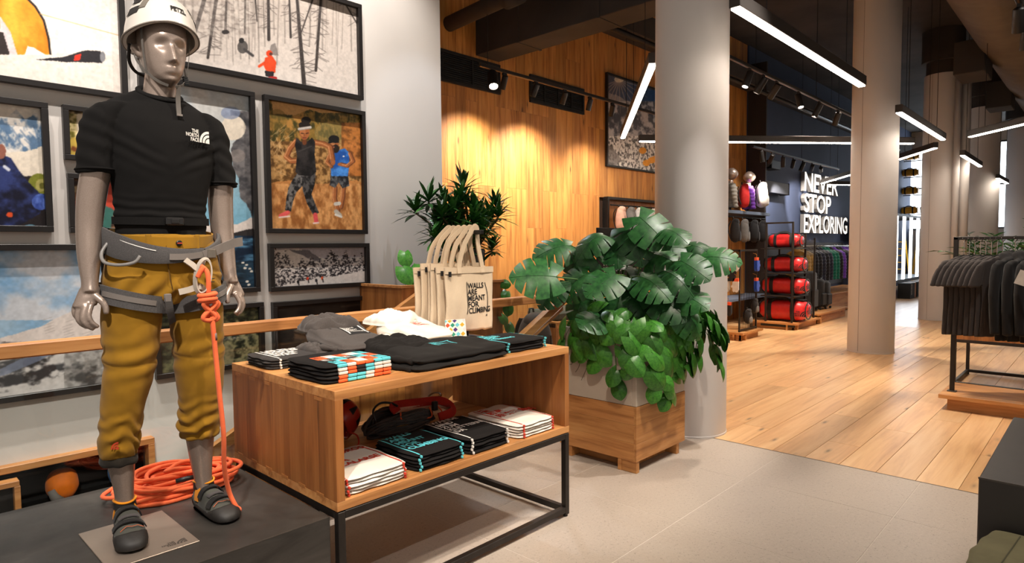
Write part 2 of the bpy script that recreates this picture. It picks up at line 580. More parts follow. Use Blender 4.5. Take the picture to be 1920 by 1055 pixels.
def print_mat(name='photo_print', rough=0.45):
    if name in MATS: return MATS[name]
    m, nt, b = new_mat(name)
    at = N(nt, 'ShaderNodeAttribute'); at.attribute_name = 'print'
    nt.links.new(at.outputs['Color'], b.inputs['Base Color'])
    b.inputs['Roughness'].default_value = rough
    b.inputs['Specular IOR Level'].default_value = 0.3
    MATS[name] = m
    return m
# ================================================================== the setting
YW, YB, ZC = 4.5, 5.6, 5.6          # gallery wall, timber wall, ceiling

def terrazzo():
    m, nt, b = new_mat('terrazzo')
    v = coords(nt)
    n1 = noise_tex(nt, v, 3.0, 4)
    n2 = noise_tex(nt, v, 130.0, 3, 0.7)
    col = ramp(nt, n1.outputs['Fac'], [(0.35, srgb(166, 152, 139)), (0.65, srgb(184, 170, 156))])
    sp = ramp(nt, n2.outputs['Fac'], [(0.30, srgb(96, 88, 80)), (0.40, srgb(176, 162, 149)), (0.62, srgb(184, 170, 157)), (0.72, srgb(212, 204, 196))])
    n3 = noise_tex(nt, v, 55.0, 3, 0.7)
    sp2 = ramp(nt, n3.outputs['Fac'], [(0.28, srgb(110, 100, 90)), (0.42, srgb(178, 164, 151)), (0.60, srgb(182, 168, 155)), (0.74, srgb(206, 196, 186))])
    col = mix(nt, 0.6, col, sp)
    col = mix(nt, 0.45, col, sp2)
    vo = N(nt, 'ShaderNodeTexVoronoi'); vo.inputs['Scale'].default_value = 42.0
    nt.links.new(v, vo.inputs['Vector'])
    dk = ramp(nt, vo.outputs['Distance'], [(0.06, (1, 1, 1)), (0.12, (0, 0, 0))])
    col = mix(nt, dk, col, srgb(104, 94, 84))
    nt.links.new(col, b.inputs['Base Color'])
    b.inputs['Roughness'].default_value = 0.42
    return m
M_TERR = terrazzo()
M_GROUT = plain('grout', (204, 194, 182), 0.8)
M_FLOORWOOD = wood('oak_floor', (186, 146, 108), (214, 176, 134), (228, 196, 158), 'x', 0.55, 0.36, True, 37.0, 0.14)
M_WALLWOOD = wood('oak_wall', (146, 94, 46), (198, 144, 80), (218, 168, 102), 'z', 0.8, 0.55, True, 51.0, 0.26)
M_OAK_X = wood('oak_x', (146, 100, 56), (192, 144, 92), (210, 166, 116), 'x', 1.0, 0.5, True, 23.0, 0.12)
M_OAK_Y = wood('oak_y', (146, 100, 56), (192, 144, 92), (210, 166, 116), 'y', 1.0, 0.5, True, 29.0, 0.12)
M_OAK_Z = wood('oak_z', (122, 80, 40), (160, 110, 60), (178, 130, 78), 'z', 0.9, 0.5, True, 31.0, 0.12)
M_RAIL = wood('rail_oak', (150, 104, 60), (186, 138, 88), (206, 162, 112), 'x', 1.2, 0.5, False, 11.0, 0.05)
M_WHITE = plain('white_plaster', (214, 208, 202), 0.85, var=0.03, scale=1.2)
M_COLW = plain('column_white', (206, 200, 196), 0.55, var=0.02, scale=1.0)
M_BLACKMETAL = plain('black_metal', (26, 23, 22), 0.5, 0.2, 0.15, 20)
M_FRAMEMETAL = plain('dark_bronze_metal', (46, 41, 38), 0.42, 0.5, 0.2, 12)
M_CEIL = plain('dark_ceiling', (58, 52, 48), 0.95, var=0.45, scale=0.9)
M_BLUE = plain('dark_blue_wall', (58, 68, 94), 0.8, var=0.08, scale=2.0)
M_GLASS = glass('rail_glass', (0.93, 0.96, 0.95))
M_CLEAR = glass('clear_pane', (0.97, 0.98, 0.98))

# ---- terrazzo floor: bed plus tiles with open joints
floor = struct(MB().box((-3.2, -3.2, -0.25), (4.62, 3.32, -0.0012)).build('floor', M_GROUT))
xs = [-3.2] + [3.066 - 0.848 * k for k in range(7, -1, -1)] + [3.914, 4.618]
ys = [-3.2] + [1.686 - 0.848 * k for k in range(5, -1, -1)] + [2.534, 3.32]
for i in range(len(xs) - 1):
    for j in range(len(ys) - 1):
        if xs[i + 1] < -0.4 or ys[j + 1] < -0.2: continue
        MB().box((xs[i] + .0018, ys[j] + .0018, -0.03), (xs[i + 1] - .0018, ys[j + 1] - .0018, 0.0), 0.001).build('tile', M_TERR, floor)
bed = struct(MB().box((-3.2, -3.2, -0.03), (4.62, -0.2, -0.001)).build('floor_rear', M_TERR))

# ---- oak floor beyond the joint: boards one by one where they can be told apart
wf = struct(MB().box((4.62, -3.2, -0.25), (30, 7.0, -0.010)).build('floor_oak', plain('floor_gap', (70, 46, 26), 0.8)))
rng = random.Random(5)
w_b = 0.225
y = -0.93
n_board = 0
while y < 5.55:
    x = 4.622
    first = True
    while x < 13.2:
        L = rng.uniform(0.5, 2.3) if first else rng.uniform(1.5, 2.7)
        first = False
        x2 = min(x + L, 13.2)
        if not (x2 < 6.5 and y > 3.4) and not (y + w_b < (x - 4.6) * 0.02 - 0.2):
            MB().box((x + .0012, y + .0012, -0.02), (x2 - .0012, y + w_b - .0012, 0.0), 0.0012).build('plank', M_FLOORWOOD, wf)
            n_board += 1
        x = x2
    y += w_b
wf2 = struct(MB().box((13.2, -3.2, -0.02), (30, 7.0, -0.0005)).build('floor_far', wood('oak_floor_far', (176, 136, 100), (206, 170, 134), (222, 192, 160), 'x', 0.5, 0.30, False, 3.0, 0.0)))
MB().box((4.612, -3.2, -0.02), (4.622, 3.3, 0.0006)).build('trim_1', plain('joint_strip', (86, 72, 58), 0.5, 0.5))
struct(bpy.data.objects['trim_1'])

# ---- gallery wall (white), going down into the stairwell
wall_l = struct(MB().box((-3.2, YW, -3.2), (0.50, YW + 0.22, ZC)).box((0.50, YW, 0.30), (1.335, YW + 0.22, ZC)).box((0.50, YW, -3.2), (1.335, YW + 0.22, -0.62))
                .box((1.335, YW, -3.2), (3.83, YW + 0.22, ZC)).box((3.61, YW + .22, -3.2), (3.83, YB, ZC)).build('wall_left', M_WHITE))
# ---- timber wall, board by board
wall_b = struct(MB().box((3.83, YB + 0.03, -3.2), (13.05, YB + 0.25, ZC)).build('wall_back', plain('wall_backing', (60, 38, 20), 0.9)))
rng = random.Random(11)
x = 3.83
nb = 0
while x < 13.0:
    wdt = rng.choice((0.135, 0.16, 0.19, 0.215))
    x2 = min(x + wdt, 13.05)
    niche = x2 > 7.96 and x < 10.3
    zs = [-0.4] + sorted([rng.choice((2.25, 1.2, 2.25, 1.75)), rng.choice((3.24, 3.24, 4.1, 3.6))]) + [ZC]
    if x < 6.3: zs = [-1.6] + zs[1:]
    for a, b_ in zip(zs[:-1], zs[1:]):
        segs = [(a, b_)]
        if niche:
            segs = [s for s in ((a, min(b_, 1.05)), (max(a, 2.235), b_)) if s[1] - s[0] > 0.02]
        for a2, b2 in segs:
            MB().box((x + .0008, YB, a2 + .0008), (x2 - .0008, YB + 0.03, b2 - .0008), 0.0014).build('plank', M_WALLWOOD, wall_b)
            nb += 1
    x = x2
# ---- blue wall with the slogan, dark end panel of the shelving bay
wall_n = struct(MB().box((13.05, YB - 0.02, -0.2), (30, YB + 0.25, ZC)).build('wall_blue', M_BLUE))
endp = struct(MB().box((13.02, 5.2, 0.0), (13.07, YB - 0.02, ZC - .4), 0.004).build('wall_end_panel', plain('espresso_panel', (36, 26, 20), 0.6)))
wall_f = struct(MB().box((27.5, -6, -0.2), (27.7, 7, 2.0)).box((27.5, -6, 5.0), (27.7, 7, ZC)).box((27.5, -6, 2.0), (27.7, 1.2, 5.0)).build('wall_far', plain('far_wall_white', (198, 196, 194), 0.8, var=0.02)))
ceil = struct(MB().box((-3.2, -4, ZC), (30, 7, ZC + 0.2)).build('ceiling', M_CEIL))
wall_r = struct(MB().box((6, -4.2, -0.2), (30, -4.0, ZC)).build('wall_right', plain('shop_wall', (150, 138, 126), 0.8)))
# daylight street windows at the far end
win = struct(MB().box((27.55, 1.2, 2.0), (27.58, 7, 5.0)).build('window_1', emit('daylight_pane', (226, 238, 248), 4.0)))
for k in range(6):
    MB().box((27.48, 1.2 + k * 1.1, 2.0), (27.56, 1.26 + k * 1.1, 5.0)).build('window_mullion', M_BLACKMETAL, win)
for zz in (2.0, 3.5, 4.95):
    MB().box((27.48, 1.2, zz), (27.56, 7, zz + .05)).build('window_rail', M_BLACKMETAL, win)

# ---- round columns
def column(x, y, rad, ztop, label, seam=True, pipe=False, n=0):
    t = thing('column', label, 'column', (x, y, 0), kind='structure')
    mb = MB().lathe([(rad + .004, 0.0), (rad + .004, 0.012), (rad, 0.016), (rad, ztop)], 64, M=Matrix.Translation((x, y, 0)))
    mb.build('shaft', M_COLW, t, angle=40)
    MB().lathe([(rad - .03, ztop), (rad - .03, ztop + .25), (rad + .05, ztop + .25), (rad + .05, ZC)], 40, M=Matrix.Translation((x, y, 0))).build('column_head', M_CEIL, t, angle=40)
    if seam:
        a = math.atan2(-y, -x) - 0.55
        c, s = math.cos(a), math.sin(a)
        MB().box((x + c * rad - .002, y + s * rad - .002, 0.02), (x + c * rad + .002, y + s * rad + .002, ztop - .01)).build('seam', plain('seam_grey', (120, 112, 104), 0.8), t)
    if pipe:
        for k, (dx, dy, rr) in enumerate(((-0.26, -0.30, .055), (-0.10, -0.40, .085))):
            MB().tube([(x + dx, y + dy, 0), (x + dx, y + dy, ztop + .25)], rr, 16).build('pipe', M_COLW, t, smooth=True)
            MB().tube([(x + dx, y + dy, 1.05), (x + dx, y + dy, 1.13)], rr + .012, 16).build('pipe_collar', M_COLW, t, smooth=True)
    return t
column(4.735, 2.49, 0.285, 5.3, 'thick white round column right behind the leafy planter', False)
column(9.87, 2.44, 0.29, 4.87, 'white round column standing alone on the oak floor')
column(14.88, 2.52, 0.305, 4.75, 'white round column with two white pipes running up beside it', True, True)
column(18.3, 2.25, 0.305, 4.6, 'far white round column above the palm plant', False)
column(21.6, 1.75, 0.42, 4.5, 'farthest white round column between hanging lamps', False)

# ---- stairwell: lower floor, flight, landing edge
MB().box((-3.2, 3.3, -3.2), (6.4, 5.6, -3.0)).build('floor_lower', M_FLOORWOOD)
struct(bpy.data.objects['floor_lower'])
struct(MB().box((-3.2, 3.30, -3.0), (4.62, 3.34, -0.25)).build('wall_stair', M_WHITE))
struct(MB().box((4.45, 3.34, -3.0), (4.62, 4.7, -0.03)).box((4.45, 4.7, -3.0), (6.5, 5.6, -0.03)).build('floor_landing', M_OAK_X))
stair = thing('staircase', 'oak staircase going down behind the glass railing', 'staircase', (4.45, 3.9, 0))
for k in range(12):
    xx = 4.45 - 0.30 * k
    MB().box((xx - 0.31, 3.36, -0.16 * (k + 1) - .04), (xx, 3.86, -0.16 * (k + 1)), .004).build('tread', M_OAK_Y, stair)
    MB().box((xx - 0.02, 3.36, -0.16 * (k + 1)), (xx, 3.86, -0.16 * k - .04), 0).build('riser', M_OAK_Y, stair)
def slant(x0, z0, x1, z1, y0, y1, h):
    mb = MB()
    v = [(x0, y0, z0), (x1, y0, z1), (x1, y1, z1), (x0, y1, z0), (x0, y0, z0 - h), (x1, y0, z1 - h), (x1, y1, z1 - h), (x0, y1, z0 - h)]
    return mb.add(v, [(0, 1, 2, 3), (7, 6, 5, 4), (4, 5, 1, 0), (5, 6, 2, 1), (6, 7, 3, 2), (7, 4, 0, 3)])
slant(4.22, 1.10, 1.2, -0.50, 3.36, 3.42, 0.07).build('handrail', M_RAIL, stair)
slant(4.22, 0.99, 1.2, -0.61, 3.40, 3.43, 0.03).build('lower_rail', M_RAIL, stair)
slant(3.60, 1.452, 0.9, 0.02, 3.87, 3.92, 0.075).build('handrail', M_RAIL, stair)
slant(4.4, 0.12, 1.2, -1.58, 3.865, 3.905, 0.32).build('stringer', M_RAIL, stair)

for k in range(12):          # boards cladding the far side of the flight, tops cut to the slope
    xa = 1.30 + k * .135; xb = xa + .134
    za, zb_ = (1.168 + .53 * (q - 3.065) - .085 for q in (xa, xb))
    v_ = [(xa, 3.905, -3), (xb, 3.905, -3), (xb, 3.925, -3), (xa, 3.925, -3), (xa, 3.905, za), (xb, 3.905, zb_), (xb, 3.925, zb_), (xa, 3.925, za)]
    MB().add(v_, [(3, 2, 1, 0), (4, 5, 6, 7), (0, 1, 5, 4), (1, 2, 6, 5), (2, 3, 7, 6), (3, 0, 4, 7)]).build('cladding_board', M_WALLWOOD, stair)
# ---- glass guard along the stairwell
rail = thing('glass_railing', 'oak handrail on clear glass panels behind the mannequin and table', 'railing', (0.5, 3.28, 0))
MB().box((-3.0, 3.245, 1.062), (4.30, 3.315, 1.122), .006).build('handrail', M_RAIL, rail)
for k in range(5):
    x0 = -2.6 + 1.4 * k
    MB().box((x0 + .006, 3.274, 0.0), (x0 + 1.394, 3.286, 1.068)).build('glass_panel', M_GLASS, rail)
MB().box((-2.6, 3.262, -0.02), (4.4, 3.298, 0.03), .002).build('base_channel', M_FRAMEMETAL, rail)
MB().box((4.24, 3.25, 0), (4.30, 3.31, 1.07), .003).build('post', M_RAIL, rail)

# ---- soffit, ducts, pipes of the ceiling
duct = thing('rectangular_duct', 'black rectangular air duct running out from the timber wall', 'duct', (5.5, 5.6, 3.8))
MB().box((5.316, -1.0, 3.785), (5.706, 5.60, 4.25), .006).build('duct_body', M_CEIL, duct)
for yy in (0.6, 2.2, 3.8, 4.9):
    MB().box((5.308, yy, 3.777), (5.714, yy + .03, 4.258), .002).build('duct_flange', M_CEIL, duct)
sf = struct(MB().box((7.88, 5.25, 4.66), (26, 5.60, 5.0)).build('ceiling_soffit', M_CEIL))
p = thing('ceiling_pipe', 'black pipe high up beside the white gallery wall', 'pipe', (5.0, 5.2, 4.3))
MB().tube([(4.7, 3.6, 4.05), (4.9, 5.6, 4.05)], .085, 16).build('pipe_run', M_CEIL, p, smooth=True)
MB().tube([(4.78, 4.4, 4.05), (4.80, 4.6, 4.05)], .12, 16).build('pipe_joint', M_CEIL, p, smooth=True)
def spiral_duct(y, z, r, x0, x1, label):
    t = thing('spiral_duct', label, 'duct', (x0, y, z))
    prof = []; n = int((x1 - x0) / 0.09)
    rings = []
    for i in range(n * 2):
        x = x0 + (x1 - x0) * i / (n * 2 - 1)
        rr = r + (0.020 if i % 2 else 0.0)
        rings.append([(x, y + rr * math.cos(2 * math.pi * k / 36), z + rr * math.sin(2 * math.pi * k / 36)) for k in range(36)])
    MB().loft(rings).build('duct_body', plain('duct_grey', (104, 92, 82), 0.5, 0.2, 0.15, 3), t, angle=20)
    return t
d1 = spiral_duct(1.12, 4.70, 0.50, 6.5, 20.0, 'large ribbed spiral duct under the dark ceiling')
MB().box((12.0, 1.5, 4.1), (12.8, 1.9, 4.6), .01).build('branch_box', M_CEIL, d1)
MB().box((15.4, 1.5, 4.1), (16.0, 1.9, 4.6), .01).build('branch_box', M_CEIL, d1)
p2 = thing('sprinkler_pipe', 'thin dark sprinkler pipe crossing below the ceiling', 'pipe', (9, 4.6, 4.6))
MB().tube([(6.0, 4.35, 4.05), (20, 4.35, 4.05)], .035, 10).build('pipe_run', M_FRAMEMETAL, p2, smooth=True)
for i, (x, y) in enumerate(((6.8, 3.1), (9.4, 3.6), (12.0, 3.2))):
    t = thing('ceiling_speaker', ('round speaker set flush in the dark ceiling nearest the column', 'round speaker set flush in the dark ceiling above the track', 'round speaker set flush in the dark ceiling farther back')[i], 'speaker', (x, y, ZC))
    MB().lathe([(.16, ZC - .012), (.16, ZC + .01)], 28, M=Matrix.Translation((x, y, 0))).build('rim', M_CEIL, t)
    MB().lathe([(.07, ZC - .02), (.07, ZC)], 20, M=Matrix.Translation((x, y, 0))).build('grille', M_FRAMEMETAL, t)

# ---- louvred vents on the timber wall
for i, (x0, x1, lab) in enumerate(((3.84, 5.709, 'long black louvred vent next to the white gallery wall'), (6.263, 7.423, 'shorter black louvred vent further along the timber wall'))):
    v_ = thing('wall_vent', lab, 'vent', ((x0 + x1) / 2, YB, 3.4))
    for lo, hi in (((x0, YB - .03, 3.385), (x1, YB - .001, 3.42)), ((x0, YB - .03, 3.71), (x1, YB - .001, 3.745)), ((x0, YB - .03, 3.42), (x0 + .035, YB - .001, 3.71)), ((x1 - .035, YB - .03, 3.42), (x1, YB - .001, 3.71))):
        MB().box(lo, hi, .002).build('vent_frame', M_BLACKMETAL, v_)
    for k in range(12):
        z0 = 3.425 + k * .0238
        MB().box((x0 + .035, YB - .022, z0), (x1 - .035, YB - .004, z0 + .013)).build('louvre', M_BLACKMETAL, v_)
    MB().box((x0 + .03, YB - .004, 3.41), (x1 - .03, YB - .002, 3.72)).build('vent_shadow_box', M_INKV if False else M_BLACKMETAL, v_)
    for k in range(1, 4):
        xx = x0 + (x1 - x0) * k / 4
        MB().box((xx - .012, YB - .027, 3.42), (xx + .012, YB - .003, 3.71)).build('mullion', M_BLACKMETAL, v_)
# ================================================================== lamps
M_LED = emit('led_diffuser', (255, 240, 222), 26.0)
M_LAMPBODY = plain('lamp_body', (60, 54, 50), 0.5, 0.3, 0.1, 8)
M_SPOTLENS = emit('spot_lens', (255, 244, 230), 30.0)

def pendant(a, b, z, label, w=0.075, h=0.10, wires=True, ztop=None):
    a = Vector((*a, z)); b = Vector((*b, z))
    t = thing('linear_pendant_lamp', label, 'pendant lamp', tuple((a + b) / 2), 'slim linear pendant lamps')
    d = (b - a); L = d.length; ang = math.atan2(d.y, d.x)
    M = Matrix.Translation(a) @ Matrix.Rotation(ang, 4, 'Z')
    MB().box((0, -w / 2, 0.012), (L, w / 2, h), .003, M=M).build('housing', M_LAMPBODY, t)
    MB().box((0.012, -w / 2 + .008, 0.0), (L - .012, w / 2 - .008, 0.013), .002, M=M).build('diffuser', M_LED, t)
    if wires:
        for k in (0.18, 0.82):
            MB().tube([(L * k, 0, h), (L * k, 0, (ztop or ZC) - z)], .004, 6, M=M).build('cable', M_BLACKMETAL, t)
    return t
pendant((3.98, 1.80), (6.80, 1.80), 3.0, 'long glowing linear pendant lamp between the two nearest columns')
pendant((4.70, 2.82), (7.60, 5.04), 3.0, 'slanting linear pendant lamp left of the nearest column')
pendant((8.00, 5.03), (11.23, 2.25), 3.0, 'linear pendant lamp passing behind the two nearest columns')
pendant((8.45, 1.85), (11.14, 1.86), 3.0, 'linear pendant lamp just right of the second column')
pendant((11.14, 1.545), (10.0, 0.44), 3.0, 'linear pendant lamp at the upper right edge over the clothes rack', ztop=4.23)
pendant((13.36, 1.95), (15.57, 1.97), 3.0, 'short linear pendant lamp right of the piped column')
pendant((16.78, 5.30), (14.2, 3.5), 3.0, 'linear pendant lamp crossing in front of the slogan letters')
pendant((17.24, 5.30), (18.6, 4.5), 3.0, 'linear pendant lamp behind the second column at slogan height')
pendant((13.15, 2.86), (12.0, 2.1), 3.0, 'linear pendant lamp seen between the second and third columns')
pendant((17.5, 1.9), (19.2, 1.9), 2.9, 'small far linear pendant lamp beside the far column')

M_TRACK = plain('track_black', (30, 26, 24), 0.45, 0.2, 0.1, 9)
def track_head(loc, aim, label, lit=False, group='track spotlight heads', L=0.16, r=0.036):
    """cylindrical spotlight hanging from a track at loc, pointing towards aim"""
    loc = Vector(loc)
    t = thing('track_spotlight', label, 'spotlight', tuple(loc), group)
    piv = loc + Vector((0, 0, -0.075))
    MB().box(tuple(loc + Vector((-.03, -.014, -.03))), tuple(loc + Vector((.03, .014, 0))), .003).build('adapter', M_TRACK, t)
    MB().tube([loc + Vector((0, 0, -.03)), piv], .009, 8).build('stem', M_TRACK, t)
    d = (Vector(aim) - piv).normalized()
    p0 = piv - d * 0.05; p1 = piv + d * (L - .05)
    n, b = frame_at(d)
    rings = []
    for q, rr in ((0.0, r * .7), (0.01, r), (L - .004, r), (L, r * .94), (L, r * .8), (L - .012, r * .78)):
        c = p0 + d * q
        rings.append([tuple(c + (n * math.cos(a) + b * math.sin(a)) * rr) for a in (2 * math.pi * k / 20 for k in range(20))])
    MB().loft(rings, (True, False)).build('can', M_TRACK, t, angle=40)
    c = p0 + d * (L - .013)
    MB().loft([[tuple(c + (n * math.cos(a) + b * math.sin(a)) * r * .79) for a in (2 * math.pi * k / 20 for k in range(20))]] * 2).build('lens', M_SPOTLENS if lit else plain('spot_lens_dark', (150, 146, 140), 0.2), t)
    return t, p0 + d * (L + .01)

def track(a, b, label, h=0.035):
    a = Vector(a); b = Vector(b)
    t = thing('ceiling_track', label, 'light track', tuple((a + b) / 2))
    d = b - a; M = Matrix.Translation(a) @ Matrix.Rotation(math.atan2(d.y, d.x), 4, 'Z')
    MB().box((0, -.02, 0), (d.length, .02, h), .003, M=M).build('rail_body', M_TRACK, t)
    MB().box((0, -.006, -.002), (d.length, .006, .001), M=M).build('conductor_slot', plain('track_slot', (120, 84, 52), 0.4, 0.4), t)
    for k in (0.02, 0.5, 0.98):
        MB().tube([(d.length * k, 0, h), (d.length * k, 0, ZC - a.z)], .004, 6, M=M).build('suspension_wire', M_BLACKMETAL, t)
    return t

# track washing the timber wall
YT, ZT = 4.9, 3.40
track((4.71, YT, ZT), (10.6, YT, ZT), 'black light track hanging in front of the timber wall')
heads = [(4.90, (4.1, 3.9, 1.2), True, 'lit track spotlight shining beside the white gallery wall'),
         (5.08, (5.22, 5.6, 1.9), False, 'slim track spotlight next to the lit one by the vent'),
         (5.60, (5.2, 5.6, 1.5), False, 'third track spotlight from the white wall, tilted away'),
         (6.13, (6.2, 5.6, 1.9), False, 'track spotlight hanging in front of the second wall vent'),
         (6.64, (6.7, 5.6, 1.2), False, 'track spotlight between the second vent and the mountain picture'),
         (7.14, (7.6, 5.6, 1.9), False, 'track spotlight in front of the mountain picture edge')]
for i, (x, aim, lit, lab) in enumerate(heads):
    t, p = track_head((x, YT, ZT), aim, lab, lit, r=0.058 if i == 0 else 0.034, L=0.19 if i == 0 else 0.15)
    e = [60, 150, 35, 165, 50, 80][i]
    s = spot('track_lamp_beam', p, aim, e, [70, 108, 70, 110, 70, 90][i], 0.95, COOL if i == 0 else NEUT, 0.03)
# main track over the oak floor
YM, ZM = 3.065, 3.5
track((5.6, YM, ZM), (13.2, YM, ZM), 'double light track above the oak floor behind the nearest column')
ord_ = ('first', 'second', 'third', 'fourth', 'fifth', 'sixth', 'seventh')
for i, x in enumerate((7.18, 7.57, 7.98, 8.73, 9.53, 10.36)):
    aim = [(6.2, 3.6, 0.8), (7.2, 4.6, 0.8), (8.5, 5.2, 0.9), (8.1, 2.2, 0.6), (9.0, 4.2, 0.7), (11.6, 4.3, 0.9)][i]
    lit = i in (0, 1, 3, 4)
    t, p = track_head((x, YM, ZM), aim, ord_[i] + ' spotlight along the track behind the nearest column', lit, L=0.20, r=0.042)
    if i in (4, 5):
        spot('track_lamp_beam', p, aim, 200, 46, 0.6, WARM, 0.03)
# far track washing the blue wall
track((11.3, 4.75, 3.24), (16.2, 4.75, 3.24), 'light track in front of the dark blue wall')
for i, x in enumerate((11.7, 12.2, 12.75, 13.3, 13.85, 14.4, 14.95)):
    aim = [(11.9, 4.6, 1.2), (12.6, 5.3, 2.4), (13.2, 5.0, 1.0), (14.6, 5.58, 1.9), (13.2, 5.2, 1.5), (16.0, 5.58, 2.3), (17.6, 5.58, 2.2)][i]
    t, p = track_head((x, 4.75, 3.24), aim, ord_[i] + ' small spotlight on the track by the blue wall', False, L=0.20, r=0.04)
    if i in (1, 3, 5, 6):
        spot('track_lamp_beam', p, aim, [0, 160, 0, 260, 0, 260, 260][i], 50, 0.6, NEUT if i != 1 else WARM, 0.03)
# near spotlights under the ceiling duct, upper right corner
track((5.5, .56, 3.25), (7.4, .56, 3.25), 'short light track at the upper right edge')
for i, (x, y, z) in enumerate(((6.04, .56, 3.25), (6.62, .56, 3.25))):
    t, p = track_head((x, y, z), (7.2, 0.7, 0.8), ('upper', 'lower')[i] + ' spotlight close to the upper right edge under the spiral duct', i == 0, L=0.18, r=0.04)
# ================================================================== display table and platform
TX0, TX1, TY0, TY1, TZ0, TZ1 = 1.285, 2.735, 2.165, 3.10, 0.475, 0.950
M_STEEL = None
def raw_steel():
    m, nt, b = new_mat('waxed_raw_steel')
    v = coords(nt, (1.2, 1.2, 6.0))
    n = noise_tex(nt, v, 1.6, 6, 0.62, 0.6)
    nt.links.new(ramp(nt, n.outputs['Fac'], [(0.3, srgb(50, 47, 44)), (0.55, srgb(72, 68, 64)), (0.75, srgb(98, 92, 86))]), b.inputs['Base Color'])
    b.inputs['Metallic'].default_value = 0.35
    n2 = noise_tex(nt, v, 6.0, 4)
    rr = ramp(nt, n2.outputs['Fac'], [(0.3, (0.32,) * 3), (0.7, (0.5,) * 3)])
    nt.links.new(rr, b.inputs['Roughness'])
    return m
M_STEEL = raw_steel()
M_EDGE = plain('worn_steel_edge', (92, 86, 80), 0.4, 0.6, 0.2, 40)

pf = thing('display_platform', 'low dark steel platform carrying the mannequin', 'platform', (0.4, 2.6, 0))
MB().box((-1.2, 2.19, 0.0), (1.268, 3.20, 0.457), .0035).build('platform_box', M_STEEL, pf)
MB().box((-1.2, 2.1895, 0.4545), (1.268, 2.1925, 0.4575)).build('worn_edge', M_EDGE, pf)

t = thing('display_table', 'oak box display table on a black steel frame, holding folded shirts', 'table', (2.0, 2.63, 0))
TABLE = t
th = 0.036
xs_ = [TX0]
rng = random.Random(3)
# top and bottom boards: staves along x; end panels: vertical staves
def staves_x(z0, z1, name):
    yy = TY0
    while yy < TY1 - 1e-6:
        w = rng.uniform(.11, .17); y2 = yy + w if yy + w < TY1 - .05 else TY1
        MB().box((TX0, yy, z0), (TX1, y2, z1), .0008).build(name, M_OAK_X, t)
        yy = y2
staves_x(TZ1 - th, TZ1, 'top_stave')
staves_x(TZ0, TZ0 + th, 'shelf_stave')
for x0, nm in ((TX0, 'end_stave'), (TX1 - th, 'end_stave')):
    yy = TY0
    while yy < TY1 - 1e-6:
        w = rng.uniform(.09, .16); y2 = yy + w if yy + w < TY1 - .05 else TY1
        MB().box((x0, yy, TZ0 + th), (x0 + th, y2, TZ1 - th), .0006).build(nm, M_OAK_Z, t)
        yy = y2
# dovetail keys showing on the end panel
M_KEY = plain('dovetail_key', (168, 110, 58), 0.5, 0, .1, 60)
for k in range(6):
    yk = TY0 + 0.10 + k * 0.148
    for zz in (TZ1 - th - .018, TZ0 + th - .004):
        MB().box((TX0 - .0012, yk, zz), (TX0 + .004, yk + .055, zz + .013)).build('dovetail_key', M_KEY, t)
# steel frame
f = 0.032
fr = MB()
for (x, y) in ((TX0 + .004, TY0), (TX1 - f, TY0), (TX0 + .004, TY1 - f), (TX1 - f, TY1 - f)):
    MB().box((x, y, 0.012), (x + f, y + f, TZ0 - .006), .002).build('leg', M_FRAMEMETAL, t)
    MB().tube([(x + f / 2, y + f / 2, 0), (x + f / 2, y + f / 2, .014)], .013, 12).build('foot', M_BLACKMETAL, t)
for z0 in (0.024, TZ0 - f - .004):
    for y in (TY0, TY1 - f):
        if z0 < .1 and y > TY0: continue
        MB().box((TX0 + f + .004, y, z0), (TX1 - f, y + f, z0 + f), .002).build('rail', M_FRAMEMETAL, t)
    for x in (TX0 + .004, TX1 - f):
        MB().box((x, TY0 + f, z0), (x + f, TY1 - f, z0 + f), .002).build('rail', M_FRAMEMETAL, t)

# base plate of the mannequin with its mark
def half_dome(mb, M, s, mi=0):
    """three nested quarter arcs, the emblem printed next to the wordmark; s = height"""
    for k, (r0, r1) in enumerate(((1.0, .80), (.70, .50), (.40, 0.0))):
        pts = [(1 - r1 * math.cos(a), r1 * math.sin(a)) for a in np.linspace(0, math.pi / 2, 10)][::-1] if r1 else [(1.0, 0.0)]
        out = [(1 - r0 * math.cos(a), r0 * math.sin(a)) for a in np.linspace(0, math.pi / 2, 14)]
        poly = out + pts
        mb.prism([(x * s, y * s) for x, y in poly], 0, .0006, mi, M)
def wordmark(M, s, mat, name, parent, mirror=False):
    """stacked three-line wordmark right-aligned against the emblem; s = total height"""
    mb = MB()
    for k, wd in enumerate(('THE', 'NORTH', 'FACE')):
        co, fc = text_verts(wd, s * .40, bold=s * .012, xs=.92, align='RIGHT')
        co = co + np.array([0, s * (.70 - .345 * k), .0005])
        mb.add([tuple(c) for c in co], fc, 0, M)
    half_dome(mb, M @ Matrix.Translation((s * .06, 0, 0)), s * 1.0)
    return mb.build(name, mat, parent)
bp = thing('mannequin_base_plate', 'thin brushed metal plate under the mannequin foot', 'base plate', (0.7, 2.6, .457))
M_PLATE = plain('brushed_plate', (176, 160, 146), 0.38, 0.7, 0.05, 6)
MB().box((0.555, 2.345, .457), (0.838, 2.735, .462), .001).build('plate', M_PLATE, bp)
wordmark(Matrix.Translation((0.772, 2.375, .4622)), .034, plain('etched_grey', (70, 62, 56), 0.6), 'engraving', bp)
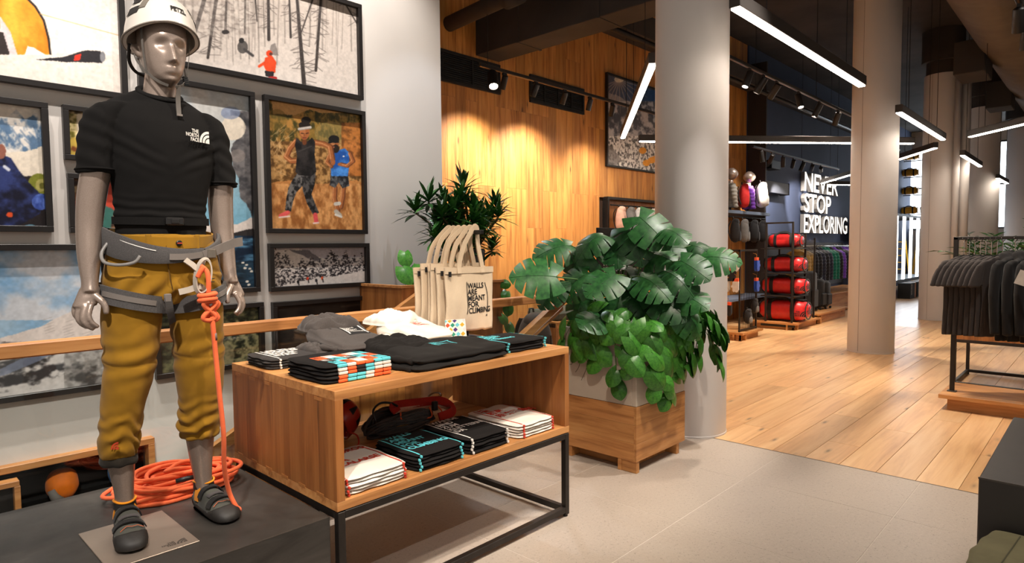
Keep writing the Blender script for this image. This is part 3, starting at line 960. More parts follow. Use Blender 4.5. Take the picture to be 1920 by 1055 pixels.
# ================================================================== mannequin
MX, MY, MZ = 0.83, 2.58, 0.457
ORG = Vector((MX, MY, MZ))
T_M = Matrix.Translation(ORG)
M_SKIN = None
def pearl():
    m, nt, b = new_mat('pearl_taupe_lacquer')
    v = coords(nt); n = noise_tex(nt, v, 500.0, 2)
    nt.links.new(ramp(nt, n.outputs['Fac'], [(0.3, srgb(152, 134, 122)), (0.7, srgb(172, 154, 142))]), b.inputs['Base Color'])
    b.inputs['Metallic'].default_value = 0.55
    b.inputs['Roughness'].default_value = 0.34
    b.inputs['Coat Weight'].default_value = 0.15
    b.inputs['Coat Roughness'].default_value = 0.15
    return m
M_SKIN = pearl()
M_TEE = fabric('black_jersey', (16, 14, 13), 0.95, 1400, sheen=0.0)
M_PANTS = fabric('mustard_canvas', (148, 106, 20), 0.85, 1600, 0.10)
M_GREYWOOL = fabric('grey_wool', (74, 71, 70), 0.95, 700, 0.1, 0.5)
M_WEB = fabric('grey_webbing', (118, 110, 104), 0.8, 1500, 0.08)
M_WEBLIGHT = fabric('pale_webbing', (176, 164, 150), 0.8, 1500, 0.08)
M_ROPE = fabric('orange_rope', (250, 112, 66), 0.8, 900, 0.16)
M_BLKPL = plain('black_plastic', (24, 22, 22), 0.4)

def ring(cx, cy, z, a, b, n=40, bf=None, tilt=0.0, pw=2.0):
    out = []
    for k in range(n):
        t = 2 * math.pi * k / n
        c, s = math.cos(t), math.sin(t)
        if pw != 2.0:
            c = math.copysign(abs(c) ** (2 / pw), c); s = math.copysign(abs(s) ** (2 / pw), s)
        bb = bf if (bf is not None and s < 0) else b
        out.append((cx + a * c, cy + bb * s, z + tilt * s))
    return out
def interp_rings(spec, step, n=40, **kw):
    """spec rows (z, cx, cy, a, b[, bf]) from one end to the other, resampled with smooth steps"""
    spec = np.array([r if len(r) == 6 else tuple(r) + (r[4],) for r in spec], float)
    d = np.abs(np.diff(spec[:, 0])); s = np.concatenate([[0], np.cumsum(np.maximum(d, .004))])
    m = max(int(s[-1] / step), len(spec))
    q = np.linspace(0, s[-1], m)
    # catmull-rom through the rows
    out = []
    for u in q:
        i = min(max(np.searchsorted(s, u) - 1, 0), len(s) - 2)
        t = (u - s[i]) / (s[i + 1] - s[i])
        p0, p1, p2, p3 = spec[max(i - 1, 0)], spec[i], spec[i + 1], spec[min(i + 2, len(s) - 1)]
        row = .5 * (2 * p1 + (p2 - p0) * t + (2 * p0 - 5 * p1 + 4 * p2 - p3) * t * t + (3 * p1 - p0 - 3 * p2 + p3) * t ** 3)
        lo = np.minimum(p1, p2); hi = np.maximum(p1, p2); mg = (hi - lo) * .15
        row = np.clip(row, lo - mg, hi + mg)
        out.append(ring(row[1], row[2], row[0], row[3], row[4], n, row[5], **kw))
    return out

ARM_L = [(1.52, -.165, 0, .05, .055), (1.42, -.192, .0, .046, .054), (1.32, -.205, .005, .046, .053), (1.228, -.220, .01, .045, .047), (1.136, -.230, .012, .041, .044), (1.043, -.237, .0, .037, .041), (.98, -.241, -.013, .031, .035), (.935, -.244, -.024, .0255, .032), (.905, -.247, -.030, .027, .036)]
ARM_R = [(1.52, .165, 0, .05, .055), (1.42, .20, .0, .046, .054), (1.303, .219, .005, .046, .053), (1.229, .220, .01, .046, .047), (1.124, .224, .012, .042, .044), (1.038, .227, .0, .036, .041), (.98, .230, -.013, .030, .035), (.945, .232, -.024, .0255, .032), (.915, .234, -.030, .027, .036)]
HAND_L = dict(
    palm=[(-.246, -.030, .915, .030), (-.255, -.034, .885, .034), (-.266, -.036, .855, .035)],
    fingers=[[(-.250, -.058, .862), (-.262, -.070, .826), (-.254, -.076, .800), (-.236, -.078, .783)],
             [(-.266, -.050, .858), (-.278, -.060, .818), (-.268, -.066, .791), (-.247, -.069, .776)],
             [(-.278, -.034, .860), (-.289, -.042, .822), (-.280, -.049, .796), (-.260, -.053, .781)],
             [(-.286, -.014, .866), (-.294, -.020, .838), (-.288, -.027, .816), (-.272, -.032, .802)]],
    thumb=[(-.240, -.046, .893), (-.222, -.064, .872), (-.212, -.074, .848), (-.213, -.078, .826)])
def hand(mb, H, fx):
    px_ = H['palm']
    rings = [[fx((x + rr * c, y + rr * .62 * (-.3 * c + s), z)) for c, s in ((math.cos(t), math.sin(t)) for t in (2 * math.pi * k / 20 for k in range(20)))] for x, y, z, rr in px_]
    mb.loft(rings)
    for i, fgr in enumerate(H['fingers']):
        r0 = (.0100, .0103, .0098, .0086)[i]
        pts = smooth_path([fx(p) for p in fgr], 4)
        n = len(pts)
        mb.tube(pts, [r0 * (1 - .28 * k / (n - 1)) * (0.72 if k == n - 1 else 1) for k in range(n)], 10)
    pts = smooth_path([fx(p) for p in H['thumb']], 4); n = len(pts)
    mb.tube(pts, [.0135 * (1 - .30 * k / (n - 1)) * (0.75 if k == n - 1 else 1) for k in range(n)], 10)
def smooth_path(pts, sub=6, loop=False):
    P_ = [Vector(p) for p in pts]; n = len(P_); out = []
    rngi = range(n if loop else n - 1)
    for i in rngi:
        g = (lambda k: P_[k % n]) if loop else (lambda k: P_[min(max(k, 0), n - 1)])
        p0, p1, p2, p3 = g(i - 1), g(i), g(i + 1), g(i + 2)
        for k in range(sub):
            t = k / sub
            out.append(.5 * (2 * p1 + (p2 - p0) * t + (2 * p0 - 5 * p1 + 4 * p2 - p3) * t * t + (3 * p1 - p0 - 3 * p2 + p3) * t ** 3))
    if not loop: out.append(P_[-1])
    return out

# ---- body: one continuous surface
body = MB()
HX = 0.012
hz = [1.638, 1.650, 1.665, 1.685, 1.710, 1.740, 1.775, 1.805, 1.85, 1.89, 1.92, 1.935]
hf = [-.100, -.118, -.127, -.130, -.131, -.131, -.131, -.135, -.128, -.098, -.055, -.02]
hb = [-.030, -.015, .005, .030, .055, .072, .084, .088, .082, .058, .025, .0]
ha = [.020, .036, .047, .056, .063, .068, .0725, .075, .074, .060, .036, .012]
zz = np.linspace(hz[0], hz[-1], 72); NA = 96
rings = []
for z in zz:
    f_, b_, a_ = (np.interp(z, hz, q) for q in (hf, hb, ha))
    cy = -.035
    row = []
    for k in range(NA):
        t = 2 * math.pi * k / NA
        c, s = math.cos(t), math.sin(t)
        pw = 2.3
        cc = math.copysign(abs(c) ** (2 / pw), c); ss = math.copysign(abs(s) ** (2 / pw), s)
        x = a_ * cc; y = cy + (-(f_ - cy) if s < 0 else (b_ - cy)) * ss
        if s < 0:
            fr = abs(ss) ** 1.5
            # nose: ridge widening downwards
            tn = (1.782 - z) / (1.782 - 1.712)
            if -0.15 < tn < 1.2:
                hgt = .030 * max(0, min(1, tn)) ** 1.1 * (1 if tn < 1 else max(0, 1 - (tn - 1) / .16)) + .003
                wd = .0085 + .0085 * max(0, min(tn, 1))
                y -= hgt * math.exp(-(x / wd) ** 2) * fr
            # eye sockets
            for sx in (-1, 1):
                y += .0165 * math.exp(-((x - sx * .032) / .021) ** 2 - ((z - 1.768) / .016) ** 2) * fr
            # brow
            y -= .004 * math.exp(-((abs(x) - .032) / .026) ** 2 - ((z - 1.795) / .010) ** 2) * fr
            # lips and chin
            y -= .0065 * math.exp(-(x / .024) ** 2 - ((z - 1.690) / .0075) ** 2) * fr
            y -= .006 * math.exp(-(x / .020) ** 2 - ((z - 1.676) / .007) ** 2) * fr
            y += .006 * math.exp(-(x / .026) ** 2 - ((z - 1.665) / .006) ** 2) * fr
            y -= .004 * math.exp(-(x / .02) ** 2 - ((z - 1.650) / .010) ** 2) * fr
            y += .003 * math.exp(-((abs(x) - .05) / .02) ** 2 - ((z - 1.70) / .03) ** 2) * fr
        row.append((HX + x, y, z))
    rings.append(row)
body.loft(rings)
for sx in (-1, 1):   # ears
    body.loft([ring(HX + sx * (.070 + .004 * q), -.012 + .004 * k, 1.735 + .010 * k, .006 + .002 * q, .016 * math.sin(math.pi * (k + .7) / 6.4) + .004, 16) for k, q in ((0, 0), (1, 1), (2, 2), (3, 3), (4, 3), (5, 2))])
body.loft(interp_rings([(1.52, 0, .012, .070, .062), (1.575, .004, .008, .060, .058), (1.62, .008, .0, .0555, .055), (1.66, .011, -.010, .054, .054), (1.70, .012, -.016, .052, .05)], .01))
body.loft(interp_rings([(1.58, 0, .01, .09, .06), (1.52, 0, .0, .15, .08), (1.42, 0, -.01, .15, .10), (1.25, 0, 0, .14, .085), (1.12, 0, 0, .146, .092), (1.0, 0, 0, .155, .10), (.92, 0, 0, .16, .10)], .012))
body.loft(interp_rings(ARM_L, .01, 28)); body.loft(interp_rings(ARM_R, .01, 28))
hand(body, HAND_L, lambda p: p)
hand(body, HAND_L, lambda p: (-p[0] - .013, p[1], p[2] + .008))
for leg in ([(.95, -.10, 0, .07, .07), (.60, -.127, 0, .055, .06), (.40, -.162, .02, .05, .055), (.33, -.163, .03, .050, .054), (.291, -.160, .033, .047, .052), (.21, -.155, .036, .037, .043), (.15, -.152, .038, .031, .037), (.09, -.150, .040, .030, .038), (.03, -.150, .035, .032, .045)],
            [(.95, .10, 0, .07, .07), (.60, .112, 0, .055, .06), (.40, .115, .02, .05, .055), (.33, .117, .03, .052, .054), (.295, .119, .033, .050, .053), (.198, .122, .036, .039, .044), (.122, .127, .038, .031, .037), (.07, .128, .040, .030, .038), (.03, .128, .035, .032, .045)]):
    body.loft(interp_rings(leg, .012, 28))
me = remesh(body, .0042, 3, .5)
me.transform(T_M); smooth_all(me); me.materials.append(M_SKIN)
man = thing('mannequin', 'pearly faceless mannequin in black tee and rolled mustard trousers', 'mannequin', (MX, MY, MZ))
link('body', me, man).data.name = 'mannequin_body'

def displace(me, fn):
    co = get_co(me); no = get_no(me)
    d = np.array([fn(c) for c in co], np.float32)
    set_co(me, co + no * d[:, None])
def nz(p, s, off=0.0):
    return noise.noise(Vector((p[0] * s + off, p[1] * s, p[2] * s)))

# ---- T-shirt
tee = MB()
tor = [(1.622, .006, .004, .066, .062, .068), (1.604, .004, .004, .098, .074, .084), (1.582, 0, .003, .140, .086, .094), (1.555, 0, 0, .176, .096, .102), (1.50, 0, -.004, .186, .108, .116), (1.43, .004, -.008, .184, .112, .128), (1.36, .004, -.008, .176, .108, .126), (1.28, .002, -.004, .164, .102, .116), (1.20, 0, 0, .155, .100, .108), (1.14, 0, 0, .154, .102, .108), (1.095, 0, 0, .153, .103, .108)]
rr = interp_rings(tor, .010, 56)
for r_ in rr:      # neckline and hem dip towards the front
    for k, p in enumerate(r_):
        zt = max(0, (p[2] - 1.50) / .12)
        r_[k] = (p[0], p[1], p[2] + .030 * zt * p[1] / .08 - max(0, (1.16 - p[2]) / .07) * .010 * (-p[1] / .1))
tee.loft(rr)
for sx, zb, cxb, a_ in ((-1, 1.312, -.206, .0555), (1, 1.292, .222, .052)):
    tee.loft(interp_rings([(1.560, sx * .135, 0, .045, .07), (1.535, sx * .165, 0, .058, .078), (1.49, sx * .184, 0, .062, .079), (1.42, sx * .196, .002, .060, .076), (zb + .03, cxb, .005, a_ + .001, .072), (zb, cxb, .005, a_ + .003, .074)], .010, 36))
me = remesh(tee, .0055, 4, .5)
def tee_wr(p):
    x, y, z = p
    d = 0.0022 * nz(p, 9) + .0012 * nz(p, 24, 3)
    w = max(0, 1 - abs(z - 1.165) / .085)
    d += w * .0052 * math.sin(z * 190 + 2.2 * nz(p, 11) + x * 9) * (0.6 + .4 * nz(p, 7, 5))
    # drag lines from the armpits across the chest
    if abs(x) < .19:
        u = (z - 1.40) - .5 * (abs(x) - .12)
        d += .0030 * math.exp(-(u / .05) ** 2) * math.sin(u * 130 + 3 * nz(p, 6)) * min(1, abs(x) / .1)
    else:
        d += .0024 * math.sin((z + .6 * x) * 110 + 2 * nz(p, 8))
    return d
displace(me, tee_wr)
co = get_co(me); co[:, 2] = np.where(co[:, 2] > 1.66, 1.66, co[:, 2]); set_co(me, co)
me.transform(T_M); smooth_all(me); me.materials.append(M_TEE)
shirt = link('t_shirt', me, man)
# collar rib, sleeve hems, hip belt
cp = [(HX * .5 + .067 * math.cos(t), -.004 + (.062 if math.sin(t) > 0 else .074) * math.sin(t), 1.618 + .034 * math.sin(t)) for t in (2 * math.pi * k / 48 for k in range(48))]
MB().tube(cp, .011, 10, loop=True, M=T_M, flat=.62).build('collar_rib', M_TEE, shirt, smooth=True)
for sx, zb, cxb, a_ in ((-1, 1.312, -.206, .0585), (1, 1.292, .222, .055)):
    MB().tube([(cxb + a_ * math.cos(t), .005 + .0765 * math.sin(t), zb + .012) for t in (2 * math.pi * k / 40 for k in range(40))], .0035, 8, loop=True, M=T_M).build('sleeve_hem', M_TEE, shirt, smooth=True)
wordmark(T_M @ Matrix.Translation((.092, -.1345, 1.437)) @ Matrix.Rotation(R(24), 4, 'Z') @ Matrix.Rotation(R(88), 4, 'X'), .045, plain('print_white', (226, 220, 212), 0.7), 'chest_print', shirt)
def belt_pts(a, b, bf, z, tilt, n=64, cx=0.0, cy=0.0):
    return [(cx + a * math.cos(t), cy + (b if math.sin(t) > 0 else bf) * math.sin(t), z + tilt * math.sin(t)) for t in (2 * math.pi * k / n for k in range(n))]
def band(pts, w, t, cx=0, cy=0):
    ups = [Vector((p[0] - cx, p[1] - cy, 0)).normalized() for p in pts]
    return MB().ribbon(pts, w, t, ups, loop=True, M=T_M)
bl = thing('chalk_bag_belt', 'black webbing belt with a plastic buckle around the mannequin waist', 'belt', (MX, MY, MZ + 1.14))
band(belt_pts(.161, .110, .117, 1.150, .004), .027, .004).build('webbing', M_TEE, bl)
MB().box((-.030, -.136, 1.132), (.030, -.117, 1.160), .004, M=T_M).build('buckle', M_BLKPL, bl)
MB().box((-.014, -.140, 1.138), (.014, -.133, 1.154), .002, M=T_M).build('buckle_tongue', M_BLKPL, bl)
cbm = MB(); cbm.lathe([(.02, .0), (.055, .004), (.062, .04), (.064, .15), (.060, .16), (.052, .155), (.05, .06)], 28, M=T_M @ Matrix.Translation((-.10, .165, .93)))
cbm.build('chalk_bag', M_TEE, bl, smooth=True)

# ---- trousers
pt = MB()
pt.loft(interp_rings([(1.100, 0, .0, .168, .112, .116), (1.085, 0, 0, .173, .116, .120), (1.04, 0, 0, .186, .122, .122), (.98, 0, .002, .196, .130, .124), (.92, 0, .002, .201, .132, .122), (.875, 0, 0, .200, .118, .110), (.845, 0, 0, .188, .09, .09)], .010, 56))
LEG_L = [(.95, -.098, 0, .100, .115), (.868, -.110, 0, .097, .110), (.752, -.117, -.002, .093, .102), (.637, -.127, -.006, .084, .092), (.56, -.138, -.004, .078, .085), (.485, -.153, .006, .070, .078), (.408, -.162, .016, .067, .074), (.345, -.167, .024, .064, .070), (.300, -.169, .028, .056, .062)]
LEG_R = [(.95, .098, 0, .102, .115), (.854, .104, 0, .101, .110), (.728, .111, -.002, .093, .102), (.603, .113, -.006, .086, .092), (.519, .113, -.004, .080, .085), (.434, .114, .008, .075, .080), (.371, .115, .018, .076, .078), (.335, .117, .024, .073, .074), (.312, .118, .028, .064, .066)]
pt.loft(interp_rings(LEG_L, .010, 44)); pt.loft(interp_rings(LEG_R, .010, 44))
me = remesh(pt, .0055, 3, .5)
def pant_wr(p):
    x, y, z = p
    cx = -.14 if x < 0 else .112
    ang = math.atan2(y, x - cx)
    d = .0035 * nz(p, 8) + .0018 * nz(p, 22, 4)
    w = min(1, max(0, (.50 - z) / .12))
    q = (math.cos(ang) * .13, math.sin(ang) * .13, z)
    ph = 5.5 * nz(q, 5, x * 5) + 2.5 * nz(q, 13, 2 + x)
    am = .55 + .9 * nz(q, 7, 9 + x * 4)
    d += w * max(.1, am) * .0085 * math.sin(z * (92 if x < 0 else 128) + 1.8 * math.sin(ang + .6) + ph)
    d += .005 * max(0, nz(q, 4.5, 3)) * (1 if z < .8 else 0)
    w2 = math.exp(-((z - .66) / .07) ** 2)
    d += w2 * .004 * math.sin((z - .3 * x) * 90 + 2.5 * nz(p, 6, 2))
    w3 = math.exp(-((z - .90) / .07) ** 2)
    d += w3 * .0052 * math.sin((z * 70 + abs(x) * 80) + 2.2 * nz(p, 9, 7))
    # knee seam
    d -= .003 * math.exp(-((z - (.655 + .02 * math.sin(ang))) / .0045) ** 2) * (1 if y < 0 else 0)
    return d
displace(me, pant_wr)
me.transform(T_M); smooth_all(me); me.materials.append(M_PANTS)
trs = link('trousers', me, man)
band(belt_pts(.173, .119, .124, 1.090, .022), .040, .006).build('waistband', M_PANTS, trs)
MB().lathe([(.0105, 0), (.0105, .004), (.008, .006)], 20, M=T_M @ Matrix.Translation((0.012, -.1275, 1.068)) @ Matrix.Rotation(R(90), 4, 'X')).build('button', M_BLKPL, trs)
MB().box((.004, -.1375, 1.0665), (.020, -.132, 1.0695), M=T_M).build('button_bar', plain('red_thread', (214, 70, 40), 0.7), trs)
for x in (-.082, .082):
    MB().box((x - .009, -.1225, 1.045), (x + .009, -.113, 1.100), .003, M=T_M @ Matrix.Translation((0, .010, 0))).build('belt_loop', M_PANTS, trs)
MB().tube([(-.03 + .0, -.1235, 1.06), (-.028, -.128, 1.0), (-.022, -.128, .94), (-.010, -.118, .89)], .0018, 6, M=T_M).build('fly_seam', fabric('mustard_seam', (96, 66, 10), .9), trs)
# dark hem lining showing at the rolled leg, small red emblem
lg = MB(); lg.loft(interp_rings([(.305, -.168, .030, .058, .064), (.285, -.166, .031, .060, .066), (.268, -.163, .032, .055, .060)], .005, 30))
mm = remesh(lg, .005, 2); displace(mm, lambda p: .006 * nz(p, 30)); mm.transform(T_M); smooth_all(mm); mm.materials.append(fabric('camo_lining', (46, 40, 32), .9, 300, .5))
link('hem_lining', mm, trs)
emb = MB(); half_dome(emb, T_M @ Matrix.Translation((-.207, -.040, .345)) @ Matrix.Rotation(R(-42), 4, 'Z') @ Matrix.Rotation(R(90), 4, 'X'), .026)
emb.build('leg_emblem', plain('red_emblem', (196, 60, 30), 0.7), trs)

# ---- helmet
M_HELM = plain('helmet_shell', (214, 206, 196), 0.42, 0, 0.02, 6, coat=0.2)
hel = thing('climbing_helmet', 'white climbing helmet on the mannequin head', 'helmet', (MX, MY, MZ + 1.85))
HC = (HX, -.028)
def helm_pt(t, u, off=0.0):
    """t angle (front = -90 deg), u 0 rim .. 1 crown"""
    s = math.sin(t)
    zr = 1.800 + (.038 * max(0, -s) ** 1.5) - (.030 * max(0, s))
    top = 1.956
    a = .1165 + off; b = (.132 if s < 0 else .142) + off
    k = math.cos(u * math.pi / 2) ** .72
    flare = 1.0 + .035 * max(0, 1 - u * 9)
    z = zr + (top + off - zr) * math.sin(u * math.pi / 2) ** .95
    rib = 1.0
    return (HC[0] + a * k * flare * math.cos(t), HC[1] + b * k * flare * s, z)
nA, nU = 72, 22
rings = [[helm_pt(2 * math.pi * k / nA, u) for k in range(nA)] for u in np.linspace(0, .992, nU)]
inner = [[helm_pt(2 * math.pi * k / nA, u, -.012) for k in range(nA)] for u in np.linspace(0, .98, 12)]
MB().loft(inner[::-1] + rings, (True, True), M=T_M).build('shell', M_HELM, hel, angle=50)
M_HDARK = plain('helmet_foam', (40, 36, 34), 0.8)
M_HMID = plain('helmet_vent_grey', (120, 112, 102), 0.6)
MB().tube([helm_pt(2 * math.pi * k / 64, .006, .0015) for k in range(64)], .0035, 6, loop=True, M=T_M).build('rim_edge', plain('helmet_rim', (120, 110, 100), .5), hel)
def patch(t0, t1, u0, u1, off, mat, name, skew=0.0, n=8):
    v = []; 
    for i in range(n + 1):
        for j in range(n + 1):
            uu = u0 + (u1 - u0) * j / n
            tt = t0 + (t1 - t0) * i / n + skew * (j / n)
            v.append(helm_pt(tt, uu, off))
    f = [(i * (n + 1) + j, (i + 1) * (n + 1) + j, (i + 1) * (n + 1) + j + 1, i * (n + 1) + j + 1) for i in range(n) for j in range(n)]
    return MB().add(v, f, 0, T_M).build(name, mat, hel)
for sgn in (-1, 1):
    A = math.pi if sgn < 0 else 0.0
    q = lambda d: A + sgn * R(-d) * -1 if sgn < 0 else A - R(d)
    for (d0, d1, u0, u1, mat, nm) in ((2, 30, .24, .36, M_HDARK, 'vent'), (32, 44, .30, .48, M_HMID, 'vent_cover'), (8, 30, .44, .54, M_HDARK, 'vent'), (-50, -24, .30, .42, M_HDARK, 'vent')):
        t0 = (math.pi + R(d0)) if sgn < 0 else -R(d0)
        t1 = (math.pi + R(d1)) if sgn < 0 else -R(d1)
        patch(min(t0, t1), max(t0, t1), u0, u1, .0024, mat, nm, skew=R(6) * (-sgn))
co, fc = text_verts('PETZL', .021, bold=.0009)
w_ = co[:, 0].max()
vv = []
for c in co:
    t = -math.pi / 2 + (c[0] - w_ / 2) / .118 + R(10)
    vv.append(helm_pt(t, .235 + c[1] / .150 - .12 * (c[0] - w_ / 2), .0022))
MB().add(vv, fc, 0, T_M).build('brand_print', M_BLKPL, hel)
# straps
M_STRAP = fabric('helmet_strap', (92, 86, 80), .7, 1500)
def strap(pts, w=.010, t=.0018, up=(0, -1, 0)):
    MB().ribbon(smooth_path(pts, 6), w, t, up, M=T_M).build('strap', M_STRAP, hel)
for s in (-1, 1):
    strap([(HX + s * .080, -.075, 1.825), (HX + s * .0775, -.074, 1.76), (HX + s * .0705, -.072, 1.70), (HX + s * .064, -.072, 1.672), (HX + s * .040, -.105, 1.640), (HX + s * .012, -.117, 1.628)], .009, .002, (s, -.3, 0))
    strap([(HX + s * .086, .02, 1.79), (HX + s * .082, -.01, 1.73), (HX + s * .071, -.05, 1.69), (HX + s * .0655, -.070, 1.672)], .008, .002, (s, 0, 0))
strap([(HX + .024, -.114, 1.634), (HX + .023, -.106, 1.60), (HX + .022, -.108, 1.565), (HX + .020, -.118, 1.53)], .016, .002)
MB().box((HX + .011, -.1235, 1.524), (HX + .031, -.119, 1.532), .001, M=T_M).build('strap_end', M_WEB, hel)
for k in range(4):
    MB().box((HX + .050, -.100 + .004 * k, 1.648 + .008 * k), (HX + .066, -.084 + .004 * k, 1.654 + .008 * k), .001, M=T_M).build('buckle_tooth', M_BLKPL, hel)
MB().tube(smooth_path([(HX - .088, .03, 1.79), (HX - .08, .07, 1.74), (HX - .05, .10, 1.71), (HX, .108, 1.70), (HX + .05, .10, 1.71), (HX + .08, .07, 1.74), (HX + .088, .03, 1.79)], 5), .006, 8, M=T_M, flat=.5).build('headband', M_HDARK, hel, smooth=True)

# ---- climbing shoes
M_RUB = plain('black_rubber', (34, 31, 29), 0.6, 0, .15, 60)
M_SUEDE = fabric('grey_green_suede', (72, 72, 66), .95, 500)
M_ORANGE = fabric('orange_trim', (226, 140, 26), .8, 700)
M_BLKSTRAP = fabric('black_strap', (22, 20, 20), .85, 900)
def shoe(heel, toe, side, label, lift=.0):
    """heel / toe: plan points (local)"""
    h = Vector((*heel, 0)); t_ = Vector((*toe, 0)); L = (t_ - h).length
    ang = math.atan2(t_.y - h.y, t_.x - h.x)
    M = T_M @ Matrix.Translation((h.x, h.y, .0055 if side < 0 else .0)) @ Matrix.Rotation(ang, 4, 'Z')
    s = thing('climbing_shoe', label, 'shoe', tuple(M.translation), 'climbing shoes on the mannequin')
    # rows: x along, half width, top z, centre offset y, bottom z
    rows = [(0.000, .018, .055, 0, .030), (.010, .028, .085, 0, .014), (.035, .034, .112, 0, .006), (.070, .037, .118, 0, .003), (.105, .041, .108, 0, .003), (.140, .046, .090, .002, .002), (.180, .050, .074, .004, .001), (.215, .050, .060, .005, .001), (.245, .044, .046, .005, .002), (.265, .030, .034, .003, .006), (.274, .012, .022, 0, .010)]
    k = L / .274
    def sect(x, w, top, cy, bot, grow=0.0, n=28, lo=None):
        out = []
        for i in range(n):
            a = 2 * math.pi * i / n
            c, sn = math.cos(a), math.sin(a)
            yy = cy + (w + grow) * math.copysign(abs(c) ** .8, c)
            mid = bot + (top - bot) * .36
            z = mid + (top + grow - mid) * abs(sn) ** .85 if sn > 0 else mid - (mid - bot) * abs(sn) ** .6
            out.append((x * k, yy * (1 if side > 0 else -1), z))
        return out
    R_ = np.array(rows)
    def dense(x0, x1, m, grow=0.0):
        q = np.linspace(x0, x1, m)
        return [sect(x, *(np.interp(x, R_[:, 0], R_[:, c]) for c in (1, 2, 3, 4)), grow=grow) for x in q]
    MB().loft(dense(0, .274, 34), M=M).build('upper', M_SUEDE, s, smooth=True)
    # rubber: toe cap and low rand
    tc = [[(p[0], p[1], min(p[2], .030 + .055 * max(0, (x_ - .17)) / .1)) for p in rr_] for rr_, x_ in ((dense(x, x, 1, .0028)[0], x) for x in np.linspace(.150, .2745, 18))]
    MB().loft(tc, M=M).build('toe_rubber', M_RUB, s, smooth=True)
    rd = [[(p[0] - (.002 if x_ < .01 else 0), p[1], min(p[2], .034 + (.03 * max(0, 1 - x_ / .05)))) for p in rr_] for rr_, x_ in ((dense(x, x, 1, .0025)[0], x) for x in np.linspace(.0, .17, 18))]
    MB().loft(rd, M=M).build('rand_rubber', M_RUB, s, smooth=True)
    MB().loft([[(p[0], p[1] * .96, min(p[2], .007)) for p in q_] for q_ in dense(.0, .273, 24)], M=M).build('sole', M_RUB, s)
    # straps across the instep
    def over(x, wd, g=.004, nm='strap', mat=M_BLKSTRAP, a0=.12, a1=.88, sk=0.0):
        pts = []; ups = []
        for q in np.linspace(a0, a1, 14):
            a = math.pi * q
            w, top, cy, bot = (np.interp(x, R_[:, 0], R_[:, c]) for c in (1, 2, 3, 4))
            mid = bot + (top - bot) * .36
            pts.append((x * k + sk * (q - .5), (cy + (w + g) * math.copysign(abs(math.cos(a)) ** .8, math.cos(a))) * (1 if side > 0 else -1), mid + (top + g - mid) * math.sin(a) ** .85))
            ups.append(Vector((0, math.cos(a) * (1 if side > 0 else -1), math.sin(a))))
        MB().ribbon(pts, wd, .004, ups, M=M).build(nm, mat, s)
    over(.172, .030, sk=.02); over(.110, .028, sk=-.02)
    over(.055, .012, .003, 'orange_panel', M_ORANGE, .04, .30); over(.07, .03, .002, 'orange_panel', M_ORANGE, .70, .98)
    over(.142, .028, .0012, 'mesh_tongue', fabric('mesh_tongue', (74, 70, 70), .9, 300), .3, .7)
    cl = [(.052 * k + (.046 if math.cos(t) > 0 else .045) * math.cos(t), .0352 * math.sin(t), .117) for t in (2 * math.pi * i / 30 for i in range(30))]
    cl = [(x_, y_, float(np.interp(x_ / k, R_[:, 0], R_[:, 2])) * .55 + .060) for x_, y_, z_ in cl]
    MB().loft([[(x_, y_ * 1.06, z_ - .030) for x_, y_, z_ in cl], [(x_, y_ * 1.02, z_ - .012) for x_, y_, z_ in cl], cl, [(.052 * k + (x_ - .052 * k) * .8, y_ * .86, z_ - .004) for x_, y_, z_ in cl]], (False, False), M=M).build('ankle_cuff', M_RUB, s, smooth=True)
    MB().tube(cl, .0042, 8, loop=True, M=M).build('ankle_collar', M_ORANGE, s, smooth=True)
    MB().ribbon([(.002, 0, .10), (-.006, 0, .128), (.004, 0, .142), (.010, 0, .120)], .010, .003, (1, 0, 0), M=M).build('pull_tab', fabric('blue_tab', (26, 82, 110), .8), s)
    MB().tube([(.205 * k, -.036, .060), (.200 * k, -.015, .0735), (.208 * k, .0, .072), (.204 * k, .018, .071), (.205 * k, .036, .060)], .0013, 6, M=M).build('stitching', plain('orange_thread', (190, 96, 56), .8), s)
    return s
shoe((-.142, .098), (-.178, -.172), -1, 'grey and orange climbing shoe standing on the metal base plate')
shoe((.128, .100), (.150, -.170), 1, 'grey and orange climbing shoe beside the coiled orange rope')

# ---- harness
har = thing('climbing_harness', 'grey wool climbing harness strapped over mustard trousers', 'harness', (MX, MY, MZ + 1.03))
def arc(a, b, bf, t0, t1, zf, n=28, cx=0, cy=0):
    return [(cx + a * math.cos(R(t)), cy + (b if math.sin(R(t)) > 0 else bf) * math.sin(R(t)), zf(t)) for t in np.linspace(t0, t1, n)]
def strap_arc(pts, w, t, mat, nm, cx=0.0, cy=0.0, par=None):
    ups = [Vector((p[0] - cx, (p[1] - cy) * 1.5, 0)).normalized() for p in pts]
    # taper allowed: w may be a list
    if isinstance(w, (list, np.ndarray)):
        rings = []
        P_ = [Vector(p) for p in pts]
        for i, p in enumerate(P_):
            tg = P_[min(i + 1, len(P_) - 1)] - P_[max(i - 1, 0)]
            nn, bb = frame_at(tg, ups[i])
            h = w[i] / 2
            rings.append([tuple(p + bb * h + nn * t * .25), tuple(p + bb * h * .7 + nn * t / 2), tuple(p - bb * h * .7 + nn * t / 2), tuple(p - bb * h + nn * t * .25), tuple(p - bb * h - nn * t / 2), tuple(p + bb * h - nn * t / 2)])
        o = MB().loft(rings, M=T_M).build(nm, mat, par or har, angle=60)
    else:
        o = MB().ribbon(pts, w, t, ups, M=T_M).build(nm, mat, par or har)
    return o
